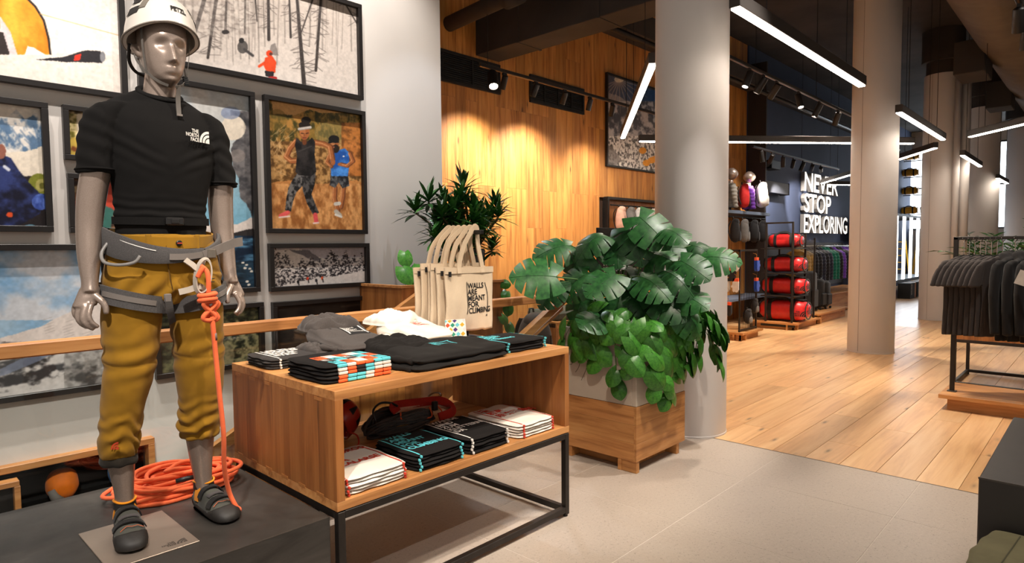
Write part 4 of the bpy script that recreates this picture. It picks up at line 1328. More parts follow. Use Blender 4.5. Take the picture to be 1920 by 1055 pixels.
# padded waist belt: high on the hips, dropping to the front
zf = lambda t: 1.085 - .062 * max(0, -math.sin(R(t))) ** 1.2
wb = arc(.196, .135, .140, 10, -190 + 360 - 180 - 180, zf, 2) if False else arc(.197, .138, .143, 150, 300, lambda t: zf(t), 40)
strap_arc(wb, np.concatenate([np.full(16, .084), np.linspace(.084, .036, 24)]), .012, M_GREYWOOL, 'waist_pad')
wb2 = arc(.197, .138, .143, 390, 302, lambda t: zf(t) - .002, 26)
strap_arc(wb2, np.concatenate([np.full(8, .060), np.linspace(.060, .032, 18)]), .012, M_GREYWOOL, 'waist_pad')
wb3 = arc(.197, .138, .143, 150, 30, zf, 30)
strap_arc(wb3, .080, .012, M_GREYWOOL, 'waist_pad')
strap_arc(arc(.206, .146, .152, 262, 300, lambda t: zf(t) - .004, 14), .022, .004, M_WEB, 'waist_webbing')
MB().tube([(p[0] * 1.012, p[1] * 1.03, p[2] + .028 - .020 * max(0, (i - 10) / 18)) for i, p in enumerate(arc(.199, .140, .146, 185, 250, zf, 24))], .0018, 6, M=T_M).build('white_piping', plain('piping_white', (226, 222, 216), .7), har)
# buckle and tail on the image right
MB().box((.098, -.166, 1.012), (.128, -.150, 1.046), .003, M=T_M).build('buckle', plain('alloy_grey', (150, 140, 128), .35, .9), har)
strap_arc([(.085, -.158, 1.022), (.118, -.158, 1.034), (.16, -.150, 1.052), (.205, -.135, 1.068), (.246, -.120, 1.074)], .034, .003, M_WEB, 'webbing_tail')
# gear loop
MB().tube(smooth_path([(-.188, -.040, 1.072), (-.212, -.050, 1.035), (-.212, -.080, 1.004), (-.180, -.118, .994), (-.140, -.146, 1.002), (-.122, -.150, 1.024)], 6), .0058, 10, M=T_M).build('gear_loop', plain('gear_loop_grey', (128, 124, 120), .4), har, smooth=True)
# leg loops
for cx, zc, lab in ((-.108, .872, 'leg_loop'), (.104, .868, 'leg_loop')):
    s = -1 if cx < 0 else 1
    zl = lambda t, s=s: zc + .026 * math.cos(R(t)) * s - .012 * math.sin(R(t)) * -1
    strap_arc(arc(.107, .121, .125, 0, 360, zl, 60, cx), .060, .011, M_GREYWOOL, 'leg_loop', cx)
    strap_arc(arc(.112, .126, .131, (200 if s < 0 else 250), (290 if s < 0 else 340), lambda t: zl(t) + .004, 24, cx), .018, .004, M_WEB, 'leg_webbing', cx)
MB().box((-.046, -.139, .858), (-.022, -.128, .888), .003, M=T_M).build('leg_buckle', M_WEB, har)
MB().ribbon(smooth_path([(-.034, -.136, .875), (-.030, -.138, .835), (-.022, -.125, .805), (-.012, -.108, .78)], 5), .024, .003, (0, -1, 0), M=T_M).build('drop_webbing', fabric('dark_webbing', (62, 58, 56), .8, 1500), har)
# tie-in points and belay loop
MB().ribbon(smooth_path([(.020, -.158, 1.008), (.040, -.168, .990), (.056, -.174, .974), (.070, -.170, .984), (.078, -.164, 1.005)], 5), .020, .006, (0, -1, .3), M=T_M).build('tie_in_loop', M_WEBLIGHT, har)
MB().ribbon(smooth_path([(.000, -.146, .892), (.030, -.160, .900), (.058, -.170, .910), (.075, -.160, .905), (.09, -.140, .888)], 5), .022, .006, (0, -1, .3), M=T_M).build('tie_in_loop', M_WEBLIGHT, har)
bl_ = [(.071 + .024 * math.cos(t) * 1.0 + .010 * math.sin(t), -.186 - .010 * math.cos(t), .948 + .062 * math.sin(t)) for t in (2 * math.pi * k / 40 for k in range(40))]
MB().ribbon(bl_, .018, .005, [Vector((math.cos(t), -.3, math.sin(t) * .5)).normalized() for t in (2 * math.pi * k / 40 for k in range(40))], loop=True, M=T_M).build('belay_loop', M_WEBLIGHT, har)
for zz in (.925, .937):
    MB().box((.083, -.204, zz), (.103, -.196, zz + .003), M=T_M @ Matrix.Identity(4)).build('bar_tack', M_BLKPL, har)

# ---- rope: knot, hanging line, coil on the platform
rp = thing('climbing_rope', 'bright orange climbing rope knotted to the harness and coiled on the platform', 'rope', (0.95, 3.0, MZ))
RR = .0088
kn = MB()
kx, ky, kz = .078, -.196, .875
MB().tube(smooth_path([(.066, -.180, .985), (.080, -.194, .965), (.084, -.198, .93), (kx + .004, ky, kz + .012)], 6), RR, 10, M=T_M).build('tie_in_strand', M_ROPE, rp, smooth=True)
MB().tube(smooth_path([(.052, -.184, .945), (.060, -.190, .965), (.071, -.192, .980)], 6), RR, 10, M=T_M).build('tie_in_strand', M_ROPE, rp, smooth=True)
for k, zz in enumerate((kz + .006, kz - .012)):
    MB().tube([(kx + .027 * math.cos(t), ky - .002 + .021 * math.sin(t), zz + .003 * math.cos(t + k)) for t in (2 * math.pi * i / 28 for i in range(28))], RR, 10, loop=True, M=T_M).build('knot_wrap', M_ROPE, rp, smooth=True)
fig8 = [(kx + .021 * math.sin(2 * t) + .006 * k + .004, ky - .006 * math.cos(t) - .006 + .007 * k, kz - .052 + .036 * math.cos(t)) for k in (0,) for t in (2 * math.pi * i / 36 for i in range(36))]
MB().tube(fig8, RR, 10, loop=True, M=T_M).build('knot_eight', M_ROPE, rp, smooth=True)
MB().tube([(p[0] + .015, p[1] + .014, p[2] - .004) for p in fig8], RR, 10, loop=True, M=T_M).build('knot_eight', M_ROPE, rp, smooth=True)
hang = [(kx + .014, ky, kz - .075), (kx + .020, ky + .002, .72), (kx + .034, ky + .008, .52), (kx + .046, ky + .012, .36), (kx + .060, ky + .05, .22), (kx + .090, ky + .085, .10), (kx + .115, ky + .075, .03), (kx + .135, ky + .12, .016), (kx + .12, ky + .26, .016)]
MB().tube(smooth_path(hang, 10), RR, 10, M=T_M).build('hanging_line', M_ROPE, rp, smooth=True)
MB().tube([(kx + .0205, ky + .002, .738), (kx + .0225, ky + .0025, .712)], RR + .0006, 10, M=T_M).build('middle_mark', plain('rope_mark', (120, 104, 96), .7), rp, smooth=True)
rng = random.Random(21)
cw = Vector((0.965, 2.955, MZ))
strands = 40
for i in range(strands):
    a_ = rng.uniform(.13, .235) if i > 8 else rng.uniform(.05, .13)
    b_ = a_ * rng.uniform(.62, .80)
    ox, oy = rng.uniform(-.035, .035), rng.uniform(-.02, .02)
    lev = .002 + (i % 9) * .0105 * (0.55 + .45 * math.sin(i))
    ph = rng.uniform(0, 6.28)
    rot = R(-6) + rng.uniform(-.25, .25)
    pts = []
    m = 44
    for k in range(m):
        t = 2 * math.pi * k / m
        rr_ = 1 + .07 * math.sin(3 * t + ph) + .04 * math.sin(5 * t + 2 * ph)
        x, y = a_ * rr_ * math.cos(t), b_ * rr_ * math.sin(t)
        pts.append((cw.x + ox + x * math.cos(rot) - y * math.sin(rot), cw.y + oy + x * math.sin(rot) + y * math.cos(rot), MZ + RR + max(0, lev + .008 * math.sin(2 * t + ph))))
    MB().tube(pts, RR, 8, loop=True).build('coil_strand', M_ROPE, rp, smooth=True)
MB().tube([(0.915, 2.80, MZ + .085), (0.955, 2.792, MZ + .088), (0.995, 2.796, MZ + .084)], RR + .0012, 10).build('rope_end_sleeve', M_BLKPL, rp, smooth=True)
# ================================================================== framed photographs
M_FRAME = plain('black_picture_frame', (26, 22, 21), 0.4, 0, .15, 30)
M_PRINT = print_mat()
F_PX = 1191.03
class Print(Canvas):
    """canvas on a wall plane y = const; X, Y hold where each point sits in the reference picture"""
    def __init__(s, x0, x1, z0, z1, y, res, base):
        w = max(8, int((x1 - x0) * res)); h = max(8, int((z1 - z0) * res))
        Canvas.__init__(s, w, h, base)
        gx = x0 + (x1 - x0) * s.X; gz = z1 - (z1 - z0) * s.Y
        v = np.stack([gx, np.full_like(gx, y), gz - 1.5], -1)
        dep = v @ np.array(_f)
        s.X = 960 + F_PX * (v @ np.array(_r)) / dep
        s.Y = 527.5 + F_PX * (v @ np.array(_d)) / dep
        s.asp = 1.0
        s.M = Matrix(((x1 - x0, 0, 0, x0), (0, 0, 0, y), (0, z1 - z0, 0, z0), (0, 0, 0, 1)))
    def line(s, x1, y1, x2, y2, wd, col, alpha=1.0, wd2=None):
        dx, dy = x2 - x1, y2 - y1
        t = np.clip(((s.X - x1) * dx + (s.Y - y1) * dy) / (dx * dx + dy * dy + 1e-9), 0, 1)
        d = np.hypot(s.X - x1 - t * dx, s.Y - y1 - t * dy)
        w = wd if wd2 is None else wd + (wd2 - wd) * t
        s.put(np.clip(w / 2 - d + .5, 0, 1), col, alpha)
    def limb(s, pts, w, col):
        for (a, b), (c, d) in zip(pts[:-1], pts[1:]): s.line(a, b, c, d, w, col)
    def all(s): return np.ones((s.h, s.w))

def framed(name, label, x0, x1, z0, z1, y, paint, res=170, fw=0.034, dep=0.045):
    t = thing('framed_picture', label, 'picture', ((x0 + x1) / 2, y, z0))
    fr = MB()
    fr.box((x0, y - dep, z1 - fw), (x1, y - .002, z1), .002).box((x0, y - dep, z0), (x1, y - .002, z0 + fw), .002)
    fr.box((x0, y - dep, z0 + fw), (x0 + fw, y - .002, z1 - fw), .002).box((x1 - fw, y - dep, z0 + fw), (x1, y - .002, z1 - fw), .002)
    fr.build('frame', M_FRAME, t)
    c = Print(x0 + fw, x1 - fw, z0 + fw, z1 - fw, y - .012, res, (128, 128, 128))
    paint(c)
    me = c.mesh('photo', c.M, M_PRINT)
    o = link('photo', me, t); o['label'] = label.replace('framed ', '').replace('black ', '')
    MB().box((x0 + fw * .5, y - .010, z0 + fw * .5), (x1 - fw * .5, y - .003, z1 - fw * .5)).build('backing', M_FRAME, t)
    return t

def p_tent(c):
    c.a[:] = (226, 214, 204); c.noise(c.all(), (214, 200, 192), (236, 228, 220), 5, 5, 3, alpha=.7)
    c.noise((c.Y < 100) & (c.X > 90) & (c.X < 190), (226, 200, 184), (238, 226, 214), 4, 4, 9, alpha=.6)
    c.poly([(-120, -60), (55, 0), (75, 25), (90, 65), (96, 106), (-120, 106)], (236, 142, 34))
    c.noise((c.X < 90) & (c.Y < 100) & (c.a[..., 2] < 60), (214, 120, 24), (248, 164, 54), 6, 3, 5)
    c.poly([(0, 30), (20, 60), (34, 106), (0, 106)], (204, 190, 190)); c.poly([(-60, 55), (6, 60), (20, 106), (-60, 106)], (46, 38, 36))
    for (a, b) in zip([(48, -6), (66, 12), (82, 38), (91, 72), (95, 108)][:-1], [(66, 12), (82, 38), (91, 72), (95, 108)]): c.line(*a, *b, 4, (30, 26, 26))
    c.line(75, 26, 222, 66, 1.2, (196, 150, 90))
    c.poly([(46, 104), (52, 86), (62, 88), (78, 98), (92, 106)], (232, 226, 222))
    c.poly([(-100, 102), (400, 102), (400, 300), (-100, 300)], (222, 210, 200))
    c.poly([(66, 112), (110, 107), (140, 100), (160, 95), (188, 95), (194, 108), (192, 118), (150, 116), (100, 114)], (40, 38, 42), rough=4)
    c.poly([(140, 103), (152, 100), (150, 112), (138, 114)], (210, 50, 34)); c.ell(192, 106, 5, 10, (120, 120, 124))
    c.grain(8)
framed('tent', 'framed photo of an orange tent in snow, top left corner', .42, 1.27, 2.432, 3.35, YW, p_tent, 290)

def p_forest(c):
    c.a[:] = (214, 204, 194)
    g = np.clip((c.Y - 20) / 150, 0, 1)[..., None]
    c.a = np.array((186, 174, 164)) * (1 - g) + np.array((224, 214, 206)) * g
    rs = np.random.RandomState(4)
    for k in range(60):
        x = rs.uniform(250, 670); ln = rs.uniform(60, 125); al = rs.uniform(.12, .45)
        c.line(x, -20, x + rs.uniform(-6, 6), ln, rs.uniform(1, 3), (96, 88, 82), al)
    def trunk(x1, y1, x2, y2, w1, w2, n=26):
        c.line(x1, y1, x2, y2, w1, (52, 46, 44), .95, w2)
        for k in range(n):
            t = rs.uniform(.15, 1); x = x1 + (x2 - x1) * t; y = y1 + (y2 - y1) * t
            sx = rs.choice((-1, 1)); L = rs.uniform(6, 26) * (.5 + t * .6)
            c.line(x, y, x + sx * L, y + rs.uniform(-4, 14), 1.1, (84, 76, 72), .75)
    trunk(556, -10, 570, 158, 5, 8, 44); trunk(602, -10, 592, 132, 5, 5, 34); trunk(503, -10, 504, 74, 5, 6, 14)
    trunk(586, 0, 565, 60, 3, 2, 6); trunk(542, -10, 545, 70, 3, 4, 10); trunk(460, -10, 459, 62, 4, 3, 12); trunk(425, -10, 423, 55, 4, 5, 12)
    trunk(386, -10, 366, 60, 8, 7, 16); trunk(407, -10, 390, 108, 7, 5, 30); trunk(478, -10, 482, 40, 3, 2, 6); trunk(640, -5, 672, 50, 3, 2, 8)
    c.noise((c.Y < 70) & (c.X < 470), (120, 110, 104), (210, 200, 190), 60, 30, 8, 2, alpha=.35)
    c.ell(455, 88, 10, 12, (70, 66, 64), .85); c.ell(453, 76, 5, 5, (40, 38, 38)); c.line(458, 92, 474, 104, 5, (70, 66, 66))
    c.ell(423, 60, 7, 4, (50, 46, 46)); c.poly([(508, 84), (516, 80), (522, 104), (504, 102)], (120, 112, 108), .8)
    c.poly([(497, 108), (510, 104), (518, 116), (516, 136), (500, 134), (494, 122)], (222, 74, 34)); c.ell(505, 100, 6, 6, (214, 66, 30))
    c.line(498, 116, 486, 124, 5, (222, 74, 34)); c.ell(508, 101, 3, 3, (90, 50, 40)); c.poly([(496, 132), (514, 134), (512, 146), (498, 142)], (44, 38, 40)); c.ell(511, 146, 9, 3.5, (176, 40, 40))
    c.grain(10)
framed('forest', 'framed photo of an orange-clad snowboarder among foggy trees', 1.333, 2.976, 2.70, 3.458, YW, p_forest, 270)

def p_fleece(c):
    c.a[:] = (232, 222, 208)
    c.poly([(-100, 232), (-20, 216), (10, 222), (30, 206), (48, 224), (66, 212), (84, 236), (100, 226), (100, 300), (-100, 300)], (196, 194, 194), rough=8)
    c.noise((c.Y > 214) & (c.Y < 300) & (c.a.sum(-1) < 640), (92, 120, 150), (224, 218, 210), 12, 10, 6, 5, .42, .56)
    for k in range(14): c.line(-10 + k * 8, 232 + (k * 17) % 30, 4 + k * 8, 262 + (k * 13) % 26, 3, (84, 112, 146), .55)
    c.poly([(-200, 272), (40, 286), (100, 268), (100, 350), (-200, 350)], (228, 216, 198), rough=10)
    c.poly([(-200, 330), (100, 330), (100, 450), (-200, 450)], (36, 30, 32))
    c.ell(72, 345, 20, 20, (124, 128, 46)); c.ell(76, 347, 10, 12, (168, 160, 90)); c.ell(78, 348, 5, 6, (104, 100, 40))
    m = c.poly([(-90, 300), (0, 288), (20, 296), (36, 320), (52, 340), (84, 372), (74, 400), (40, 420), (-90, 440)], (30, 34, 66))
    c.noise(m, (18, 18, 34), (52, 66, 124), 8, 12, 12, alpha=.8)
    c.ell(76, 378, 17, 15, (70, 94, 176)); c.noise(((c.X - 76) / 17) ** 2 + ((c.Y - 378) / 15) ** 2 < 1, (44, 64, 140), (96, 124, 206), 14, 14, 2)
    c.ell(2, 284, 9, 14, (150, 96, 80)); c.line(8, 312, 16, 318, 6, (210, 214, 226)); c.ell(18, 402, 6, 5, (222, 82, 40)); c.ell(56, 424, 10, 4, (90, 130, 150))
    c.grain(8)
framed('fleece', 'framed photo of a person in navy fleece before snowy mountains', .32, .856, 1.611, 2.349, YW, p_fleece, 290)
def p_boot(c):
    c.a[:] = (230, 216, 190); c.noise((c.Y < 214) , (70, 60, 40), (190, 166, 120), 22, 12, 6)
    c.noise((c.X < 145) & (c.Y > 214), (104, 96, 30), (226, 206, 150), 14, 16, 4, 4, .38, .6); c.poly([(110, 262), (200, 250), (200, 300), (110, 300)], (190, 160, 70), rough=14)
    c.ell(157, 232, 6, 8, (196, 104, 60)); c.poly([(150, 240), (166, 240), (168, 262), (150, 262)], (52, 48, 46)); c.poly([(135, 272), (158, 282), (154, 292), (134, 280)], (120, 66, 30))
framed('boot', 'small framed photo of a hiker in yellow brush', .925, 1.278, 2.035, 2.352, YW, p_boot, 200, .03)
def p_gear(c):
    c.a[:] = (70, 46, 36); c.noise(c.all(), (46, 32, 28), (140, 100, 70), 7, 10, 6, 5)
    c.poly([(196, 330), (216, 360), (222, 400), (205, 420), (196, 380)], (190, 70, 50), rough=8); c.poly([(132, 380), (160, 372), (170, 410), (140, 430)], (150, 60, 40), rough=8)
    c.poly([(195, 385), (215, 395), (205, 436), (190, 436)], (60, 110, 100), rough=6); c.poly([(140, 350), (200, 345), (200, 356), (140, 362)], (214, 190, 150), rough=6)
framed('gear', 'small framed photo of colourful gear beside the mannequin arm', .935, 1.278, 1.609, 1.957, YW, p_gear, 200, .03)
def p_cliff(c):
    g = np.clip((c.Y - 140) / 280, 0, 1)[..., None]
    c.a = np.array((214, 206, 200)) * (1 - g) + np.array((122, 178, 204)) * g
    c.noise((c.Y < 300), (206, 198, 190), (176, 190, 200), 4, 5, 3, alpha=.5)
    c.poly([(256, 140), (282, 140), (276, 175), (256, 175)], (50, 62, 110))
    c.poly([(430, 205), (470, 212), (500, 300), (500, 425), (474, 420), (468, 395), (452, 372), (447, 340), (436, 318), (434, 280), (442, 262), (430, 240)], (92, 90, 92), rough=8)
    c.noise((c.a.sum(-1) < 300) & (c.Y < 425), (58, 58, 62), (128, 124, 124), 10, 30, 7, alpha=.8)
    c.ell(437, 240, 23, 23, (228, 216, 198)); c.ell(432, 212, 18, 12, (126, 140, 172), .7); c.ell(445, 292, 15, 12, (150, 140, 134), .6); c.ell(480, 330, 8, 12, (170, 154, 140), .5)
    c.poly([(250, 425), (440, 420), (470, 408), (490, 425), (490, 445), (250, 445)], (226, 216, 208), rough=6)
    c.poly([(250, 440), (440, 436), (462, 430), (500, 424), (500, 446), (250, 448)], (48, 44, 44))
    c.noise(c.Y > 442, (16, 34, 54), (92, 142, 176), 7, 60, 9, 5, .42, .72)
    c.noise(c.Y > 490, (22, 34, 40), (46, 76, 96), 6, 40, 5, alpha=.7)
    for x, y in ((455, 492), (462, 496), (468, 503), (459, 502), (471, 508), (463, 527), (466, 533)): c.ell(x, y, 3, 2, (226, 218, 206))
framed('cliff', 'tall framed photo of a sea cliff partly hidden by the mannequin', 1.332, 2.072, 1.196, 2.613, YW, p_cliff, 250)
def p_run(c):
    c.a[:] = (150, 106, 56)
    c.noise(c.all(), (98, 66, 30), (196, 150, 92), 26, 32, 3, 4, .36, .64)
    c.noise(c.Y < 265, (64, 60, 24), (176, 128, 62), 22, 20, 5, 5, .38, .62)
    c.poly([(510, 190), (600, 196), (680, 216), (640, 222), (580, 206), (556, 216), (512, 214)], (206, 156, 96), rough=5)
    c.noise((c.X > 570) & (c.Y < 262) & (c.Y > 212), (52, 52, 22), (150, 118, 52), 30, 20, 8, 4, .4, .6, .8)
    c.ell(620, 250, 30, 22, (168, 148, 94), .45); c.ell(520, 225, 18, 20, (120, 96, 40), .5)
    c.noise((c.X > 640) & (c.Y > 230) & (c.Y < 330), (110, 62, 22), (204, 124, 58), 14, 20, 11, 4, .38, .62, .85)
    c.poly([(480, 345), (540, 338), (600, 346), (700, 334), (700, 450), (480, 450)], (196, 132, 72), rough=10)
    c.noise((c.Y > 344), (150, 92, 44), (226, 166, 104), 22, 14, 6, 5, .35, .65, .85)
    rs = np.random.RandomState(2)
    for k in range(46):
        x, y = rs.uniform(498, 545), rs.uniform(250, 330); c.line(x, y, x + rs.uniform(-20, 26), y - rs.uniform(4, 22), 1.1, (214, 180, 130), .6)
    sk, sd, hl = (168, 100, 56), (112, 62, 34), (214, 150, 100)
    def limb3(pts, w):
        c.limb([(x + 1.5, y) for x, y in pts], w, sd); c.limb(pts, w - 2, sk); c.limb([(x - 2, y - 1) for x, y in pts], max(1.5, w - 8), hl)
    # runner behind
    limb3([(627, 352), (626, 372), (632, 394)], 9); limb3([(643, 350), (642, 368), (638, 388)], 8)
    c.line(629, 382, 636, 381, 7, (206, 200, 190)); c.line(630, 396, 637, 403, 8, (190, 182, 168)); c.line(629, 402, 640, 406, 4, (226, 220, 210))
    m = c.poly([(620, 326), (652, 326), (655, 348), (642, 353), (635, 342), (628, 352), (618, 347)], (44, 46, 54)); c.noise(m, (24, 26, 32), (96, 98, 100), 40, 40, 5)
    m = c.poly([(619, 284), (626, 276), (634, 282), (646, 278), (654, 286), (655, 308), (652, 330), (621, 330), (619, 306)], (44, 112, 200)); c.noise(m, (28, 82, 164), (76, 146, 226), 10, 14, 9)
    limb3([(655, 288), (661, 302), (650, 311), (638, 308)], 7); limb3([(618, 290), (612, 304), (620, 312)], 7); c.ell(637, 308, 4, 3, sk); c.ell(644, 293, 2, 1.5, (226, 226, 226))
    c.ell(627, 272, 8, 13, sk); c.ell(629, 279, 7, 8, (36, 26, 22)); c.ell(626, 261, 10, 7.5, (20, 18, 20)); c.line(617, 267, 634, 266, 3.5, (20, 18, 20)); c.ell(625, 276, 2.5, 1.5, (170, 104, 80)); c.ell(624, 270, 4, 3, hl, .5)
    # runner in front: raised left leg, trailing right leg
    m = c.poly([(558, 324), (574, 322), (572, 344), (556, 360), (550, 376), (546, 396), (535, 394), (537, 372), (541, 352), (548, 338)], (52, 50, 52)); c.noise(m, (28, 27, 30), (120, 118, 116), 34, 34, 3, 3, .4, .6)
    m = c.poly([(572, 322), (592, 324), (590, 346), (584, 364), (592, 384), (598, 398), (588, 404), (576, 382), (568, 358), (566, 340)], (36, 34, 36)); c.noise(m, (20, 20, 22), (86, 84, 84), 34, 34, 8, 3, .4, .62)
    c.line(527, 404, 540, 398, 8, (236, 98, 96)); c.line(524, 407, 543, 405, 3, (240, 214, 206)); c.line(591, 402, 593, 415, 8, (226, 86, 88)); c.line(588, 418, 597, 417, 3, (240, 210, 204))
    limb3([(555, 264), (543, 278), (536, 294), (546, 302), (560, 301)], 10); limb3([(590, 267), (606, 270), (618, 276), (622, 298)], 10); c.ell(624, 304, 4.5, 6, sk); c.ell(563, 301, 4, 4.5, sk)
    m = c.poly([(556, 258), (565, 266), (577, 265), (585, 258), (591, 266), (590, 290), (593, 322), (584, 330), (560, 328), (554, 322), (557, 292), (553, 272)], (30, 28, 30)); c.noise(m, (20, 18, 20), (52, 48, 48), 14, 18, 4); c.line(560, 284, 584, 274, 1.4, (84, 80, 78), .8)
    c.line(571, 262, 571, 268, 8, sd); c.ell(571, 248, 9.5, 14, sk); c.ell(568, 247, 5, 9, hl, .35); c.ell(574, 226, 9, 7, (26, 20, 18)); c.ell(571, 235, 11, 7, (34, 26, 22)); c.line(561, 242, 582, 239, 5, (206, 198, 190)); c.line(561, 244, 582, 241, 1.5, (160, 152, 146))
    c.line(565, 250, 569, 250.5, 1.6, (46, 24, 16)); c.line(574, 250.5, 578, 249.5, 1.6, (46, 24, 16)); c.line(571, 250, 570.5, 255, 1.4, (120, 66, 36)); c.line(568.5, 258.5, 574, 258.5, 1.8, (112, 46, 38))
    c.grain(10)
framed('run', 'framed photo of two trail runners on orange dirt', 2.14, 2.99, 1.618, 2.612, YW, p_run, 300)
def p_snow(c):
    c.a[:] = (178, 172, 178)
    c.poly([(500, 470), (560, 466), (610, 486), (700, 480), (700, 540), (500, 540)], (214, 206, 198))
    c.poly([(540, 468), (580, 470), (604, 488), (592, 490), (566, 478)], (110, 106, 110), rough=4)
    m = np.zeros((c.h, c.w), bool)
    for x, top, w in ((517, 463, 26), (535, 470, 20), (548, 490, 16), (566, 484, 22), (583, 480, 26), (600, 484, 20), (622, 468, 26), (632, 476, 18), (648, 470, 22), (664, 478, 18), (678, 474, 14), (608, 496, 26), (640, 492, 28)):
        m |= (np.abs(c.X - x) < w * np.clip((c.Y - top) / 40, 0.05, .75) + 2 * np.sin(c.Y * 1.3)) & (c.Y > top)
    c.noise(m, (38, 34, 38), (216, 208, 202), 70, 34, 5, 3, .40, .60)
    c.poly([(495, 545), (560, 527), (620, 518), (700, 505), (700, 560), (495, 560)], (216, 208, 202), rough=2)
    for x, y, q in ((577, 522, (214, 70, 44)), (604, 521, (226, 84, 40)), (559, 528, (30, 28, 30)), (593, 525, (40, 40, 46))): c.ell(x, y, 2.2, 3.2, q); c.line(x + 1, y + 2, x + 2, y + 7, 2, (30, 28, 30))
    c.grain(14)
framed('snow', 'small wide framed photo of snow-laden pines', 2.147, 3.002, 1.19, 1.543, YW, p_snow, 290)
def p_alpine(c):
    g = np.clip((c.X + 40) / 260, 0, 1)[..., None]; h = np.clip((c.Y - 470) / 160, 0, 1)[..., None]
    c.a = np.array((142, 176, 206)) * (1 - g) + np.array((206, 206, 208)) * g
    c.noise(c.all(), (120, 166, 206), (214, 212, 212), 4, 4, 6, 5, .38, .62, .75)
    c.noise((c.Y > 600), (96, 152, 196), (140, 180, 208), 4, 4, 7, alpha=.7)
    c.poly([(70, 614), (130, 585), (192, 530), (260, 480), (330, 470), (330, 800), (-200, 800), (-200, 690)], (216, 206, 198), rough=3)
    c.poly([(178, 556), (190, 534), (200, 530), (200, 552)], (60, 66, 76))
    for k in range(18):
        x = 80 + (k * 37) % 110; y = 600 + (k * 13) % 34; c.line(x, y, x + 18, y - 6, 1, (150, 140, 134), .6)
    c.poly([(-200, 690), (60, 660), (130, 640), (330, 600), (330, 760), (-200, 800)], (206, 196, 188), rough=6)
    c.noise((c.Y > 640) & (c.Y < 690) & (c.X < 110), (66, 60, 56), (200, 190, 184), 8, 14, 12, 4, .42, .56)
    c.noise((c.Y > 668 - (c.X - 60) * .18) & (c.X > -10), (56, 54, 56), (212, 204, 200), 7, 9, 8, 5, .46, .54)
    c.noise((c.Y > 655) & (c.X > 120), (84, 80, 76), (160, 154, 150), 18, 18, 22, 4, .42, .56, .6)
    c.poly([(0, 692), (60, 662), (120, 646), (150, 640), (120, 654), (40, 690), (0, 706)], (118, 126, 150), .8, rough=4)
framed('alpine', 'large framed photo of a snowy alpine slope behind the handrail', .28, 1.302, .657, 1.54, YW, p_alpine, 260)
def p_moss(c):
    c.a[:] = (96, 92, 66); c.noise(c.all(), (30, 34, 24), (150, 142, 104), 22, 16, 6, 5, .36, .64)
    c.noise((c.X < 330), (22, 24, 20), (96, 94, 66), 16, 16, 3, alpha=.7); c.ell(425, 665, 14, 22, (146, 134, 104), .6)
    c.noise(c.Y < 600, (26, 30, 22), (96, 96, 60), 30, 30, 6, alpha=.6)
framed('moss', 'framed photo of mossy green rock seen between the trouser legs', 1.366, 2.092, .665, 1.12, YW, p_moss, 230)
def p_dark(c):
    c.a[:] = (34, 29, 27); c.noise(c.all(), (24, 20, 19), (50, 43, 38), 6, 6, 4)
    for k in range(10): c.line(505, 600 + k * 6, 700, 590 + k * 6, 1, (60, 52, 46), .5)
    c.line(640, 575, 690, 570, 2, (150, 132, 110), .4)
framed('dark', 'dark framed photo low on the wall behind the hoodies', 2.16, 3.008, .665, 1.112, YW, p_dark, 120)
def p_sun(c):
    g = np.clip((c.X - 1134) / 100, 0, 1)[..., None]
    c.a = np.array((96, 96, 110)) * (1 - g) + np.array((28, 66, 120)) * g
    c.poly([(1130, 170), (1160, 180), (1180, 195), (1215, 208), (1229, 232), (1420, 250), (1420, 330), (1130, 330)], (150, 146, 150), rough=10)
    c.noise((c.Y > 190) & (c.Y < 262), (70, 72, 80), (200, 194, 194), 18, 16, 7, 5, .4, .6, .85)
    c.noise(c.Y > 255, (96, 90, 88), (238, 232, 226), 60, 44, 9, 4, .36, .54)
    c.poly([(1134, 265), (1150, 275), (1166, 300), (1150, 315), (1134, 312)], (120, 112, 108), .7, rough=8)
    for x, y in ((1205, 282), (1222, 300), (1212, 305), (1228, 298)): c.ell(x, y, 7, 6, (236, 160, 52))
    for k in range(11):
        a = R(18 + k * 14); c.line(1161, 150, 1161 + 62 * math.cos(a), 150 + 62 * math.sin(a), 2.4, (206, 180, 160), .55, .6)
    c.ell(1161, 149, 9, 6, (250, 236, 214), .8)
framed('sun', 'large photo of a sunlit blue mountain hung on the timber wall', 7.967, 10.05, 2.70, 4.09, YB, p_sun, 150, .028)

# ---- lower-level wall niche with packs, framed in oak
nic = thing('wall_niche_shelf', 'oak framed dark wall niche low behind the platform', 'wall shelf', (.9, 4.5, -.6))
for lo, hi in (((.50, 4.44, .262), (1.335, 4.52, .302)), ((1.297, 4.44, -.62), (1.335, 4.52, .262)), ((.50, 4.44, -.62), (.535, 4.52, .262))):
    MB().box(lo, hi, .003).build('frame_board', M_RAIL, nic)
MB().box((.50, 4.69, -.62), (1.335, 4.71, .30)).build('back_panel', plain('niche_mesh_black', (20, 17, 16), .8), nic)
MB().box((.535, 4.50, .262), (1.297, 4.70, .29)).box((.535, 4.5, -.60), (1.297, 4.7, -.58)).build('lining', M_BLACKMETAL, nic)
MB().box((.535, 4.50, -.022), (1.297, 4.69, -.002), .002).build('inner_shelf', M_BLACKMETAL, nic)
MB().box((.55, 4.655, .165), (1.29, 4.675, .185), .002).build('hang_bar', M_FRAMEMETAL, nic)
inn = thing('open_oak_crate', 'thin oak crate edge at the left end of the wall niche', 'crate', (.57, 4.45, -.6))
MB().box((.30, 4.36, .205), (.625, 4.44, .235), .002).box((.600, 4.36, -.58), (.628, 4.44, .205), .002).build('crate_edge', M_RAIL, inn)
